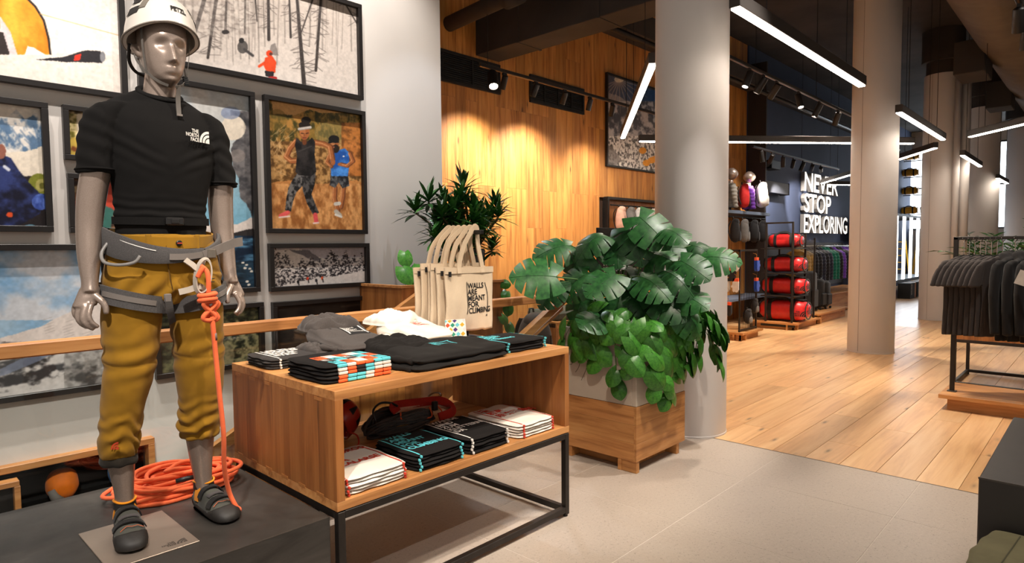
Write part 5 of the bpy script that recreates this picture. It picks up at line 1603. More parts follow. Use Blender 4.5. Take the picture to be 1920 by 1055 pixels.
MB().box((.30, 4.41, -.58), (.60, 4.43, .205)).build('crate_back', plain('crate_dark', (26, 22, 20), .8), inn)
def blob(name, label, cat, c, sx, sy, sz, mat, seed=0, group=None, wr=.06, parts=None):
    """stuffed bag: squashed sphere with gathered folds"""
    t = thing(name, label, cat, (c[0], c[1], c[2] - sz), group)
    rings = []
    n, m = 28, 18
    for i in range(m + 1):
        ph = math.pi * i / m
        rr_ = max(math.sin(ph), .02) ** .8
        row = []
        for k in range(n):
            a = 2 * math.pi * k / n
            f_ = 1 + wr * math.sin(7 * a + seed) * (abs(math.cos(ph)) ** 2) + wr * .6 * noise.noise(Vector((math.cos(a) * 2 + seed, math.sin(a) * 2, ph * 2)))
            row.append((c[0] + sx * rr_ * math.cos(a) * f_, c[1] + sy * rr_ * math.sin(a) * f_, c[2] - sz * math.cos(ph)))
        rings.append(row)
    MB().loft(rings).build('bag_body', mat, t, smooth=True)
    return t
bg = blob('stuff_sack', 'orange stuff sack lying in the wall niche', 'bag', (.86, 4.58, .095), .085, .075, .095, fabric('orange_nylon', (236, 122, 24), .6, 600), 1)
MB().tube([(.795, 4.53, .085), (.81, 4.52, .04), (.845, 4.515, .01)], [.02, .026, .02], 10).build('grey_base', fabric('grey_nylon', (120, 116, 112), .6), bg, smooth=True)
b2 = blob('stuff_sack', 'blue stuff sack in the wall niche behind the mannequin shin', 'bag', (1.17, 4.58, .10), .07, .07, .10, fabric('blue_nylon', (20, 106, 170), .6, 600), 3)
MB().tube([(1.17, 4.58, .19), (1.17, 4.57, .215)], [.018, .024], 10).build('cinch_neck', fabric('blue_nylon', (20, 106, 170)), b2, smooth=True)
rp2 = thing('hanging_rope_coil', 'dark red rope coil hanging in the wall niche', 'rope', (1.1, 4.6, .1))
rng = random.Random(8)
for k in range(16):
    w_ = rng.uniform(.10, .17); dz = rng.uniform(.02, .085)
    pts = [(1.13 + w_ * math.cos(a), 4.60 + rng.uniform(-.002, .002) + .02 * math.sin(a), .205 + dz * math.sin(a) * (1 if math.sin(a) < 0 else .35)) for a in (2 * math.pi * i / 26 for i in range(26))]
    MB().tube(pts, .006, 6, loop=True).build('rope_strand', fabric('dark_red_rope', (110, 44, 26), .8), rp2, smooth=True)
# ================================================================== folded goods, totes and gear on the table
M_BLACKTEE = fabric('black_cotton', (22, 19, 18), .95, 1300, sheen=0.0)
M_WHITETEE = fabric('white_cotton', (222, 212, 200), .92, 1300, .05)
M_CHAR = fabric('charcoal_fleece', (70, 64, 61), .97, 500, .10, .35)
M_CREAM = fabric('cream_fleece', (228, 220, 206), .95, 500, .05)
M_BLKFLEECE = fabric('black_fleece', (27, 24, 22), .95, 600, .10, sheen=0.02)
M_INKW = plain('ink_white', (228, 222, 214), .8)
M_INKC = plain('ink_cyan', (92, 196, 206), .8)
M_INKR = plain('ink_red', (202, 58, 36), .8)
M_INKO = plain('ink_orange', (232, 96, 44), .8)
M_INKK = plain('ink_black', (20, 18, 18), .8)

def slab_fns(w, d, t, seed, und=.004, pw=5.0):
    rg = random.Random(seed)
    ox, oy = rg.uniform(0, 50), rg.uniform(0, 50)
    def top(x, y):
        u = min(abs(x) / (w / 2), 1); v = min(abs(y) / (d / 2), 1)
        e = max(0.0, 1 - u ** 14) ** .5 * max(0.0, 1 - v ** 14) ** .5
        return t * (.5 + .5 * e) + und * noise.noise(Vector((x * 9 + ox, y * 9 + oy, 0))) * e
    return top
def slab(w, d, t, seed, und=.004, nx=26, ny=24, bottom_open=False, lift=None):
    """one folded garment: soft rounded slab standing on z = 0, centre at the origin"""
    top = slab_fns(w, d, t, seed, und)
    mb = MB(); v = []; f = []
    rg = random.Random(seed + 99); ph = rg.uniform(0, 6)
    us = [math.sin(a) for a in np.linspace(-math.pi / 2, math.pi / 2, nx)]
    us = [.55 * a + .45 * b for a, b in zip(us, np.linspace(-1, 1, nx))]
    vs = [math.sin(a) for a in np.linspace(-math.pi / 2, math.pi / 2, ny)]
    vs = [.55 * a + .45 * b for a, b in zip(vs, np.linspace(-1, 1, ny))]
    def edge(u, v):
        wob = .010 * noise.noise(Vector((u * 2 + ph, v * 2, seed)))
        return (u * (w / 2 - .012 * v ** 6) + wob * abs(u) ** 3, v * (d / 2 - .012 * u ** 6) + wob * abs(v) ** 3)
    for side in (1, 0):
        for j in range(ny):
            for i in range(nx):
                x, y = edge(us[i], vs[j])
                zt = top(us[i] * w / 2, vs[j] * d / 2)
                z = zt if side else t - t * (.5 + .5 * (zt - t * .5) / (t * .5) if zt > t * .5 else .5) 
                if not side: z = max(0.0, t * .5 - (min(zt, t) - t * .5))
                if lift: z += lift(x, y)
                v.append((x, y, z))
    n = nx * ny
    for j in range(ny - 1):
        for i in range(nx - 1):
            a = j * nx + i
            f.append((a, a + 1, a + nx + 1, a + nx))
            f.append((n + a + nx, n + a + nx + 1, n + a + 1, n + a))
    for i in range(nx - 1):
        f.append((n + i, n + i + 1, i + 1, i)); a = (ny - 1) * nx + i; f.append((a, a + 1, n + a + 1, n + a))
    for j in range(ny - 1):
        a = j * nx; f.append((a, a + nx, n + a + nx, n + a)); b = a + nx - 1; f.append((n + b, n + b + nx, b + nx, b))
    mb.add(v, f)
    return mb, top

def print_on(top, lines, size, x0, y0, mat, name, parent, M, bold=.0018, xs=.95, gap=1.02, frame=None, lift=None, clipx=None):
    """lettering laid on the garment: first baseline at (x0, y0), rows going down"""
    mb = MB()
    for k, s_ in enumerate(lines):
        if not s_: continue
        co, fc = text_verts(s_, size, bold=bold, xs=xs)
        vv = [(c[0] + x0, c[1] + y0 - k * size * gap * .78) for c in co]
        mb.add([(x, y, top(x, y) + .0016 + (lift(x, y) if lift else 0)) for x, y in vv], fc, 0, M)
    for (a, b) in (frame or []):
        n = 14; w_ = .0075
        pts = [(a[0] + (b[0] - a[0]) * i / n, a[1] + (b[1] - a[1]) * i / n) for i in range(n + 1)]
        dx, dy = b[0] - a[0], b[1] - a[1]; L = math.hypot(dx, dy); nx_, ny_ = -dy / L * w_ / 2, dx / L * w_ / 2
        v = []
        for x, y in pts:
            for s in (1, -1):
                X, Y = x + nx_ * s, y + ny_ * s; v.append((X, Y, top(X, Y) + .0016 + (lift(X, Y) if lift else 0)))
        mb.add(v, [(2 * i, 2 * i + 1, 2 * i + 3, 2 * i + 2) for i in range(n)], 0, M)
    return mb.build(name, mat, parent)

def tee_stack(cx, cy, z, w, d, n, t, mat, ink, seed, labels, group, lines=None, size=.03, tx=-.11, ty=.11, ticks=(-.10, .11), frame=True, rz=0.0, fold_drop=.0, cat='T-shirt', gap=1.02):
    objs = []
    zz = z
    for k in range(n):
        rg = random.Random(seed * 31 + k)
        M = Matrix.Translation((cx + rg.uniform(-.004, .004), cy + rg.uniform(-.004, .006), zz)) @ Matrix.Rotation(rz + rg.uniform(-.015, .015), 4, 'Z')
        mb, top = slab(w + rg.uniform(-.006, .006), d + rg.uniform(-.008, .008), t, seed * 7 + k, .003 if k == n - 1 else .0015)
        th_ = thing('folded_t_shirt', labels[0] if k == n - 1 else ('lowest ', 'second lowest ', 'middle ', 'second highest ')[k] + labels[1], cat, tuple(M.translation), group)
        me = mb.mesh('folded_cloth', mat, True); me.transform(M)
        link('folded_cloth', me, th_)
        if ink:
            for q in ticks:
                MB().box((q - .004, -d / 2 - .0035, t * .18), (q + .004, -d / 2 + .010, t * .92), .002, M=M).build('edge_stripe', ink, th_)
        if k == n - 1 and lines:
            fr = None
            if frame: fr = [((ticks[0], ty + size * .8), (ticks[0], -d / 2 + .014)), ((ticks[1], ty + size * .6), (ticks[1], -d / 2 + .014))]
            print_on(top, lines, size, tx, ty, ink, 'front_print', th_, M, frame=fr, gap=gap)
        objs.append((th_, top, M))
        zz += t * .93
    return objs, zz

SH = TZ0 + th + .0005
g = 'folded shirts on the lower shelf'
tee_stack(1.492, 2.365, SH, .315, .37, 5, .0155, M_WHITETEE, M_INKR, 3, ('white folded tee with red Spanish lettering, top of its shelf stack', 'white folded tee in the stack under the red Spanish lettering'), 'white shelf tees by the oak end', ['LOS MUROS', 'SON', 'PARA', 'ESCALARSE'], .051, -.132, .110, (-.146, .132), gap=1.28)
tee_stack(1.838, 2.36, SH, .290, .345, 5, .0165, M_BLACKTEE, M_INKC, 4, ('black folded tee with cyan English lettering, top of its shelf stack', 'black folded tee in the stack under the cyan lettering on the shelf'), 'black shelf tees with cyan edges', ['WALLS', 'ARE', 'MEANT', 'FOR', 'CLIMBING'], .052, -.108, .118, (-.122, .122), gap=1.20)
tee_stack(2.150, 2.375, SH, .285, .375, 5, .0170, M_BLACKTEE, M_INKW, 5, ('black folded tee with white German lettering, top of its shelf stack', 'black folded tee in the stack under the white German lettering'), 'black shelf tees with white edges', ['WÄNDE', 'SIND', 'ZUM', 'KLETTERN', 'DA'], .050, -.104, .130, (-.118, .122), gap=1.22)
tee_stack(2.497, 2.385, SH, .300, .41, 5, .0155, M_WHITETEE, M_INKR, 6, ('white folded tee with red Chinese lettering, top of its shelf stack', 'white folded tee in the stack under the red Chinese lettering'), 'white shelf tees with red edges', ['墙', '就是', '用来攀爬的'], .064, -.090, .125, (-.108, .122), gap=1.38)

TT = TZ1 + .0005
tee_stack(1.470, 2.895, TT, .315, .285, 4, .0130, fabric('washed_black_cotton', (44, 39, 37), .92, 1300), M_INKW, 7, ('washed black folded tee with white French lettering on the table corner', 'washed black folded tee in the stack with the French lettering'), 'black tees at the back table corner', ['LES MURS', 'EXISTENT', 'POUR', 'ÊTRE'], .052, -.092, .082, (-.108, .130), gap=1.18)
tee_stack(2.495, 2.405, TT, .320, .310, 4, .0150, M_BLACKTEE, M_INKC, 8, ('black folded tee with cyan lettering at the far end of the tabletop', 'black folded tee in the stack at the far end of the tabletop'), 'black tees at the far table end', ['ARE', 'WALLS', 'MEANT', 'FOR', 'CLIMBING'], .040, -.135, .100, (-.145, .145))

# checker-printed stack near the front corner
CH = [(232, 96, 44), (232, 226, 218), (104, 190, 202), (22, 20, 20)]
CM = [M_INKO, M_WHITETEE, M_INKC, M_INKK]
zz0 = TT
for k in range(5):
    rg = random.Random(400 + k)
    w, d, t_ = .335, .335, .0165
    M = Matrix.Translation((1.478 + rg.uniform(-.003, .003), 2.452, zz0)) @ Matrix.Rotation(R(1.5) + rg.uniform(-.01, .01), 4, 'Z')
    mb, top = slab(w, d, t_, 700 + k, .003 if k == 4 else .0015)
    o = thing('folded_t_shirt', 'black folded tee with a colourful checkered print, top of its stack' if k == 4 else ('lowest', 'second lowest', 'middle', 'second highest')[k] + ' black folded tee of the stack with checkered edges', 'T-shirt', tuple(M.translation), 'checkered print tees on the tabletop')
    me = mb.mesh('folded_cloth', M_BLACKTEE, True); me.transform(M); link('folded_cloth', me, o)
    for q in range(6):
        x0 = -.105 + q * .044
        MB().box((x0, -d / 2 - .004, t_ * .15), (x0 + .042, -d / 2 + .011, t_ * .95), .003, M=M).build('printed_edge', CM[(q + (k // 2)) % 4 if q % 2 == 0 else (q + k // 2 + 1) % 3], o)
    if k == 4:
        pat = [[0, 1, 0, 1, 2], [3, 2, 3, 2, 0], [2, 0, 1, 0, 2]]
        for r_ in range(3):
            for c_ in range(5):
                x0, x1 = -.105 + c_ * .052, -.105 + (c_ + 1) * .052 - .001
                y1 = .055 - r_ * .070; y0 = y1 - .069
                x0 += -.012 * r_ * 0
                v = []; n_ = 5
                for j in range(n_ + 1):
                    for i in range(n_ + 1):
                        X = x0 + (x1 - x0) * i / n_; Y = y0 + (y1 - y0) * j / n_
                        v.append((X, Y, top(X, Y) + .0012))
                f = [(j * (n_ + 1) + i, j * (n_ + 1) + i + 1, (j + 1) * (n_ + 1) + i + 1, (j + 1) * (n_ + 1) + i) for j in range(n_) for i in range(n_)]
                MB().add(v, f, 0, M).build('print_panel', CM[pat[r_][c_]], o)
                inkc = M_INKK if pat[r_][c_] != 3 else M_INKW
                if pat[r_][c_] == 1: inkc = M_INKR
                print_on(top, (['WALLS', 'ARE', 'MEANT', 'FOR', 'CLIMBING'] if pat[r_][c_] in (0, 2, 3) else ['PARA', 'ESCALAR']), .0105, x0 + .004, y1 - .012, inkc, 'panel_print', o, M, bold=.0002)
    zz0 += t_ * .93

# ---- hooded sweatshirts
def hoodie(cx, cy, z, w, d, t, mat, seed, label, group, slope=.0, rz=0.0, hood=(0, .13, .12, .07), cords=None, sleeve=True, back=0.0):
    M = Matrix.Translation((cx, cy, z)) @ Matrix.Rotation(rz, 4, 'Z')
    o = thing('folded_hoodie', label, 'hoodie', (cx, cy, z), group)
    lift = lambda x, y: max(0, (y + d / 2)) / d * slope
    lf = (lambda x, y: lift(x, y)) if slope else None
    mb, top = slab(w, d, t, seed, .011, 34, 34)
    for i, p in enumerate(mb.v):       # only the upper skin rises with the fold
        fr = min(1, p[2] / t)
        mb.v[i] = (p[0], p[1], p[2] + (lift(p[0], p[1]) * fr if slope else 0))
    me = mb.mesh('folded_body', mat, True); me.transform(M); link('folded_body', me, o)
    if sleeve:
        for s in (-1,):
            pts = [(s * (w / 2 - .02), d / 2 - .05, t * .45), (s * (w / 2 + .006), 0.02, t * .40), (s * (w / 2 - .012), -d / 2 + .05, t * .40)]
            mb2 = MB().tube(smooth_path(pts, 8), [t * .40 + .004 * math.sin(k * 1.3) for k in range(17)], 12, M=M)
            mb2.build('folded_sleeve', mat, o, smooth=True)
    if hood:
        hx, hy, hw, hh = hood
        zb = t + slope * (hy + d / 2) / d
        nu, nv = 44, 30; v = []; f = []
        for j in range(nv):
            for i in range(nu):
                u = i / (nu - 1) * 2 - 1; w_ = j / (nv - 1) * 2 - 1
                env = max(0, 1 - abs(u) ** 3) * max(0, 1 - abs(w_) ** 3)
                fold = abs(noise.noise(Vector((u * 1.5 + seed, w_ * 2.6 + u * .9, seed * .3)))) * 1.6
                fine = abs(noise.noise(Vector((u * 4.5 - w_ * 1.5, w_ * 5 + seed, 2.0))))
                notch = math.exp(-(u / .28) ** 2 - ((w_ + 1.0) / .75) ** 2)
                z = zb - .012 + hh * env ** .45 * (.50 + .62 * fold) + .012 * fine * env ** .5 - hh * .55 * notch * env ** .3
                v.append((hx + u * hw * 1.08 * (1 - .10 * w_ * w_) + .010 * noise.noise(Vector((w_ * 2, u, seed))), hy + .022 + w_ * .105 + .014 * u * u + .012 * noise.noise(Vector((u * 2, w_, seed + 4))), z))
        f = [(j * nu + i, j * nu + i + 1, (j + 1) * nu + i + 1, (j + 1) * nu + i) for j in range(nv - 1) for i in range(nu - 1)]
        base = len(v)
        edge = [i for i in range(nu)] + [j * nu + nu - 1 for j in range(1, nv)] + [(nv - 1) * nu + i for i in range(nu - 2, -1, -1)] + [j * nu for j in range(nv - 2, 0, -1)]
        v += [(v[e][0], v[e][1], zb - .030) for e in edge]
        ne = len(edge)
        f += [(edge[(k + 1) % ne], edge[k], base + k, base + (k + 1) % ne) for k in range(ne)]
        f.append(tuple(base + k for k in range(ne)))
        MB().add(v, f, 0, M).build('hood', mat, o, smooth=True)
    for q in (cords or []):
        MB().tube([tuple(M @ Vector(p)) for p in smooth_path(q, 6)], .0028, 8).build('drawstring', mat if mat != M_CREAM else M_CREAM, o, smooth=True)
    return o, top, M, lift
g = 'folded hoodies on the tabletop'
hoodie(1.715, 2.795, TT, .320, .420, .055, M_CHAR, 31, 'charcoal hoodie lying under the other charcoal hoodie', g, .02, hood=(-.115, .04, .05, .04))
o, top, M, lf = hoodie(1.735, 2.79, TT + .060, .285, .400, .034, M_CHAR, 32, 'charcoal hoodie with a square black chest patch, on top', g, .075, R(-3), hood=(.0, .150, .130, .070), cords=[[(-.05, .10, .085), (-.07, .075, .088), (-.06, .05, .088)]])
# chest patch with lettering
pv = []; n_ = 6
PX0, PX1, PY0, PY1 = -.015, .105, -.055, .075
for j in range(n_ + 1):
    for i in range(n_ + 1):
        X = PX0 + (PX1 - PX0) * i / n_; Y = PY0 + (PY1 - PY0) * j / n_
        pv.append((X, Y, top(X, Y) + lf(X, Y) + .0015))
ptc = MB().add(pv, [(j * (n_ + 1) + i, j * (n_ + 1) + i + 1, (j + 1) * (n_ + 1) + i + 1, (j + 1) * (n_ + 1) + i) for j in range(n_) for i in range(n_)], 0, M).build('chest_patch', M_INKK, o)
t2 = lambda x, y: top(x, y) + .0012
print_on(t2, ['WALLS', 'ARE', 'MEANT', 'FOR', 'CLIMBING'], .0215, .000, .048, M_INKW, 'patch_lettering', ptc, M, bold=.0004, lift=lf, frame=[((-.006, .066), (-.006, -.045)), ((.096, .066), (.096, -.045))])
hoodie(2.185, 2.83, TT, .330, .380, .050, M_CREAM, 33, 'cream hoodie lying under the other cream hoodie', g, .02, hood=None)
o, top, M, lf = hoodie(2.19, 2.83, TT + .052, .305, .350, .036, M_CREAM, 34, 'cream hoodie with small red lettering, on top', g, .070, R(2), hood=(-.02, .140, .13, .060), cords=[[(-.03, .105, .090), (-.035, .080, .092), (-.03, .065, .092)], [(.06, .10, .09), (.065, .07, .092), (.06, .05, .092)]])
print_on(top, ['WALLS', 'ARE', 'MEANT', 'FOR', 'CLIMBING'], .020, .0, .035, M_INKR, 'chest_print', o, M, bold=.0003, lift=lf)
hoodie(2.005, 2.375, TT, .600, .360, .030, M_BLKFLEECE, 35, 'black sweatshirt lying under the black hoodie at the table front', g, .01, hood=None)
o, top, M, lf = hoodie(2.010, 2.370, TT + .032, .585, .345, .036, M_BLKFLEECE, 36, 'black hoodie with small cyan lettering at the table front', g, .018, 0, hood=(-.14, .155, .15, .05))
print_on(top, ['WALLS', 'ARE', 'MEANT', 'FOR', 'CLIMBING'], .021, -.04, .055, M_INKC, 'chest_print', o, M, bold=.0003, lift=lf, frame=[((.075, .06), (.075, -.015)), ((.03, .065), (.085, .065))])
cone = thing('pine_cone', 'small brown pine cone on the table behind the tees', 'pine cone', (1.615, 3.035, TZ1))
for k in range(7):
    MB().lathe([(.004, 0), (.015 - .0012 * k, .004), (.017 - .0016 * k, .009), (.004, .012)], 10, M=Matrix.Translation((1.615, 3.035, TZ1 + .007 * k)) @ Matrix.Rotation(k * .7, 4, 'Z')).build('scale_ring', plain('cone_brown', (122, 74, 44), .8, 0, .3, 80), cone)

# ---- cards
cd = thing('printed_card', 'folded card with colourful diamonds standing behind the black hoodie', 'card', (2.41, 2.80, TZ1))
CT = Matrix.Translation((2.36, 2.665, TZ1 + .020)) @ Matrix.Rotation(R(-18), 4, 'Z') @ Matrix.Rotation(R(78), 4, 'X')
MB().box((-.062, 0, -.001), (.062, .128, .001), M=CT).build('card_sheet', plain('card_white', (232, 226, 216), .7), cd)
cc = [(232, 80, 40), (236, 226, 210), (40, 140, 110), (226, 200, 196), (104, 190, 202), (22, 22, 24), (236, 160, 40), (200, 40, 40), (70, 40, 110)]
rg = random.Random(2)
for r_ in range(4):
    for c_ in range(5):
        x0 = -.062 + c_ * .0295 - (r_ % 2) * .0147; y0 = .032 + r_ * .026
        poly = [(x0, y0), (x0 + .0147, y0 + .013 - .004), (x0 + .0285, y0 + .004), (x0 + .0147, y0 + .026)]
        poly = [(x0 + .012, y0), (x0 + .0285, y0 + .012), (x0 + .016, y0 + .026), (x0, y0 + .013)]
        poly = [(min(max(x, -.0615), .0615), min(y, .1275)) for x, y in poly]
        if max(p[0] for p in poly) - min(p[0] for p in poly) < .006: continue
        k = (r_ * 4 + c_ * 2 + r_ // 2) % 9
        MB().prism(poly, .001, .0016, M=CT).build('printed_diamond', plain('card_ink_%d' % k, cc[k], .7), cd)
MB().box((-.07, -.13, -.006), (.07, .0, .0), M=Matrix.Translation((2.50, 2.70, TZ1 + .007))).build('blue_flyer', plain('flyer_blue', (62, 84, 146), .7))
tag(bpy.data.objects['blue_flyer'], 'flat blue flyer under the tote bags', 'flyer')

# ---- tote bags on a stand
M_CANVAS = fabric('natural_canvas', (214, 192, 164), .95, 900, .07, .12)
stand = thing('bag_stand', 'black stand holding up the row of canvas tote bags', 'stand', (2.60, 2.9, TZ1))
MB().box((2.52, 2.82, TZ1), (2.70, 3.04, TZ1 + .006), .001).build('base_plate', M_BLACKMETAL, stand)
MB().tube([(2.655, 2.90, TZ1), (2.655, 2.90, 1.595), (2.60, 2.90, 1.595)], .007, 10).build('post', M_BLACKMETAL, stand)
MB().box((2.585, 2.70, 1.577), (2.615, 3.06, 1.603), .004).build('hanging_bar', M_BLACKMETAL, stand)
def tote(y, dx, dz, label, seed, front=False):
    W, Hh = .385, .375
    zt = 1.385 + dz; cx = 2.545 + dx
    o = thing('tote_bag', label, 'tote bag', (cx, y, zt - Hh), 'canvas tote bags on the stand')
    rg = random.Random(seed); ph = rg.uniform(0, 9)
    nx, ny = 26, 26; v = []; f = []
    for side in (-1, 1):
        for j in range(ny):
            for i in range(nx):
                u = i / (nx - 1) * 2 - 1; w_ = j / (ny - 1)
                bulge = (1 - abs(u) ** 3) * (.3 + .7 * math.sin(math.pi * min(w_ * 1.05, 1)) ** .6)
                thk = .004 + .010 * bulge
                wr = .006 * noise.noise(Vector((u * 1.6 + ph, w_ * 2.2, 3))) + .004 * noise.noise(Vector((u * 4 + ph, w_ * 3, side))) * w_
                sag = -.012 * w_ ** 2 * noise.noise(Vector((u * 1.5 + ph, 1, 1))) - .008 * (u > .6) * w_
                x = cx + u * W / 2 * (1 - .03 * math.sin(math.pi * w_) + .012 * noise.noise(Vector((w_ * 3 + ph, u, 0))))
                v.append((x, y + side * thk + wr * (2.2 if side < 0 else 1.6) + .02 * w_ * noise.noise(Vector((ph, u, w_))), zt - Hh * w_ + sag))
    n = nx * ny
    for j in range(ny - 1):
        for i in range(nx - 1):
            a = j * nx + i
            f.append((a, a + nx, a + nx + 1, a + 1)); f.append((n + a + 1, n + a + nx + 1, n + a + nx, n + a))
    for j in range(ny - 1):
        a = j * nx; f.append((a, n + a, n + a + nx, a + nx)); b = a + nx - 1; f.append((b, b + nx, n + b + nx, n + b))
    for i in range(nx - 1):
        a = (ny - 1) * nx + i; f.append((a, n + a, n + a + 1, a + 1))
    body_ = MB().add(v, f).build('canvas_body', M_CANVAS, o, smooth=True)
    # top hem
    hp = [(cx + q * W / 2 * 1.0, y - .008 - .008 * (1 - abs(q) ** 3) + .012 * noise.noise(Vector((q * 1.6 + ph, .02, 3))), zt - .018) for q in np.linspace(-1, 1, 14)]
    MB().ribbon(hp, .034, .002, (0, -1, 0)).build('hem', M_CANVAS, o)
    # handles: both loops over the bar
    for s, xo in ((-1, -.005), (1, .012)):
        yy = y + s * .012
        pts = smooth_path([(cx - .085 + xo, yy - .006, zt - .035), (cx - .080 + xo, yy, zt + .02), (cx - .040 + xo, yy, zt + .13), (2.585 + xo * .3, y, 1.606 + rg.uniform(.0, .012)), (2.612 + xo * .3, y, 1.606 + rg.uniform(0, .01)), (cx + .075 + xo, yy + .004, zt + .13), (cx + .098 + xo, yy, zt + .02), (cx + .100 + xo, yy - .006, zt - .035)], 6)
        MB().ribbon(pts, .030, .003, (0, -1, 0)).build('handle', M_CANVAS, o)
    MB().box((cx - W / 2 + .022, y - .024, zt - .052), (cx - W / 2 + .036, y - .012, zt - .022), .001).build('black_tag', M_INKK, o)
    if front:
        def fy(x, z):
            u = (x - cx) / (W / 2); w_ = (zt - z) / Hh
            fi = min(max((u + 1) / 2 * (nx - 1), 0), nx - 1.001); fj = min(max(w_ * (ny - 1), 0), ny - 1.001)
            i, j = int(fi), int(fj); p, q = fi - i, fj - j
            a = j * nx + i
            return (v[a][1] * (1 - p) + v[a + 1][1] * p) * (1 - q) + (v[a + nx][1] * (1 - p) + v[a + nx + 1][1] * p) * q - .0028
        mb = MB()
        for k, s_ in enumerate(['WALLS', 'ARE', 'MEANT', 'FOR', 'CLIMBING']):
            co, fc = text_verts(s_, .045, bold=.0010, xs=.95)
            vv = []
            for c in co:
                x = cx - .030 + c[0]; z = zt - .125 + c[1] - k * .0365
                vv.append((x, fy(x, z), z))
            mb.add(vv, fc)
        for pts in ([(-.036, -.085), (-.034, -.22), (-.042, -.275)], [(.118, -.095), (.135, -.16), (.138, -.235), (.134, -.275)]):
            pp = smooth_path([(a, 0, b) for a, b in pts], 8)
            rr_ = [(cx + p.x, fy(cx + p.x, zt + p.z), zt + p.z) for p in pp]
            mb.ribbon(rr_, .0045, .0008, (0, -1, 0))
        mb.build('slogan_print', M_INKK, o)
        em = MB(); half_dome(em, Matrix.Translation((cx + .118, fy(cx + .12, zt - .29), zt - .297)) @ Matrix.Rotation(R(90), 4, 'X'), .012); em.build('emblem', M_INKK, o)
    return o
tote(2.76, .0, .0, 'front canvas tote bag printed with a black slogan', 1, True)
for k, (dx, dz) in enumerate(((-.015, .004), (-.02, .022), (.0, .012), (-.012, .024), (-.03, .0))):
    tote(2.812 + k * .048, dx, dz, ('second', 'third', 'fourth', 'fifth', 'rearmost')[k] + ' plain canvas tote bag counted back from the printed one', 10 + k)

# ---- climbing gear on the shelf
M_RED = plain('red_plastic', (176, 40, 20), .35, 0, .08, 10, coat=.3)
h2 = thing('red_climbing_helmet', 'red vented climbing helmet lying behind the white tees', 'helmet', (1.66, 2.86, SH))
Mh = Matrix.Translation((1.700, 2.86, SH + .100)) @ Matrix.Rotation(R(62), 4, 'Y') @ Matrix.Rotation(R(25), 4, 'Z')
rings = []
for u in np.linspace(0, .985, 16):
    k_ = math.cos(u * math.pi / 2) ** .75
    rings.append([(.112 * k_ * math.cos(a), .096 * k_ * math.sin(a), .135 * math.sin(u * math.pi / 2)) for a in (2 * math.pi * i / 44 for i in range(44))])
inn_ = [[(x * .92, y * .92, z * .92) for x, y, z in r_] for r_ in rings[::-1]]
MB().loft(inn_ + rings, M=Mh).build('shell', M_RED, h2, smooth=True)
for a0 in range(0, 360, 45):
    v = []
    for i in range(5):
        for j in range(5):
            u = .30 + .34 * i / 4; a = R(a0 + 22 * (j / 4 - .5) * (1 - i / 6)); k_ = math.cos(u * math.pi / 2) ** .75 * 1.012
            v.append((.112 * k_ * math.cos(a), .096 * k_ * math.sin(a), .135 * math.sin(u * math.pi / 2) * 1.01))
    MB().add(v, [(i * 5 + j, i * 5 + j + 1, i * 5 + j + 6, i * 5 + j + 5) for i in range(4) for j in range(4)], 0, Mh).build('vent', M_BLKPL, h2)
MB().tube(smooth_path([(1.72, 2.80, SH + .06), (1.75, 2.75, SH + .05), (1.73, 2.70, SH + .02), (1.69, 2.69, SH + .01)], 5), .004, 6).build('strap', M_INKR, h2, smooth=True)
rp3 = thing('dark_rope_coil', 'dark grey rope coil on the shelf behind the black tees', 'rope', (1.97, 2.80, SH))
rng = random.Random(14)
for k in range(34):
    a_ = rng.uniform(.14, .225); b_ = rng.uniform(.06, .12); ph = rng.uniform(0, 6.3)
    lev = rng.uniform(.006, .105); rot = rng.uniform(-.18, .18)
    pts = []
    for i in range(34):
        t = 2 * math.pi * i / 34
        x, y = a_ * math.cos(t) * (1 + .05 * math.sin(3 * t + ph)), b_ * math.sin(t) * (1 + .05 * math.sin(2 * t + ph))
        pts.append((2.045 + x * math.cos(rot) - y * math.sin(rot), 2.790 + x * math.sin(rot) + y * math.cos(rot), SH + max(.006, lev * (1 - (abs(math.cos(t)) ** 4) * .6) + .012 * math.sin(2 * t + ph))))
    MB().tube(pts, .0058, 6, loop=True).build('coil_strand', fabric('dark_rope', (76, 70, 67), .85), rp3, smooth=True)
h3 = thing('red_climbing_harness', 'red climbing harness lying on the dark rope coil', 'harness', (2.22, 2.80, SH + .09))
ZH = SH + .128
pts = smooth_path([(1.99, 2.73, ZH - .005), (1.985, 2.76, ZH + .018), (2.05, 2.79, ZH + .012), (2.18, 2.79, ZH), (2.30, 2.76, ZH - .006), (2.335, 2.70, ZH - .03), (2.30, 2.65, ZH - .052), (2.20, 2.64, ZH - .060)], 6)
MB().ribbon(pts, .048, .010, [Vector((0, -1, .35))] * len(pts)).build('waist_belt', fabric('red_webbing', (168, 36, 22), .8), h3)
MB().ribbon([(p[0], p[1] - .012, p[2] - .026) for p in pts[4:30]], .026, .004, [Vector((0, -1, .3))] * 26).build('belt_lining', fabric('peach_lining', (206, 150, 124), .8), h3)
for q in ([(2.00, 2.715, ZH - .01), (1.985, 2.69, ZH - .035), (2.015, 2.685, ZH - .05), (2.04, 2.71, ZH - .03)], [(2.21, 2.735, ZH - .02), (2.20, 2.70, ZH - .06), (2.16, 2.69, ZH - .065), (2.12, 2.72, ZH - .055)], [(2.25, 2.73, ZH - .01), (2.27, 2.70, ZH - .05), (2.24, 2.68, ZH - .07)]):
    MB().tube(smooth_path(q, 6), .0042, 8).build('gear_loop', fabric('orange_loop', (226, 96, 50), .7), h3, smooth=True)
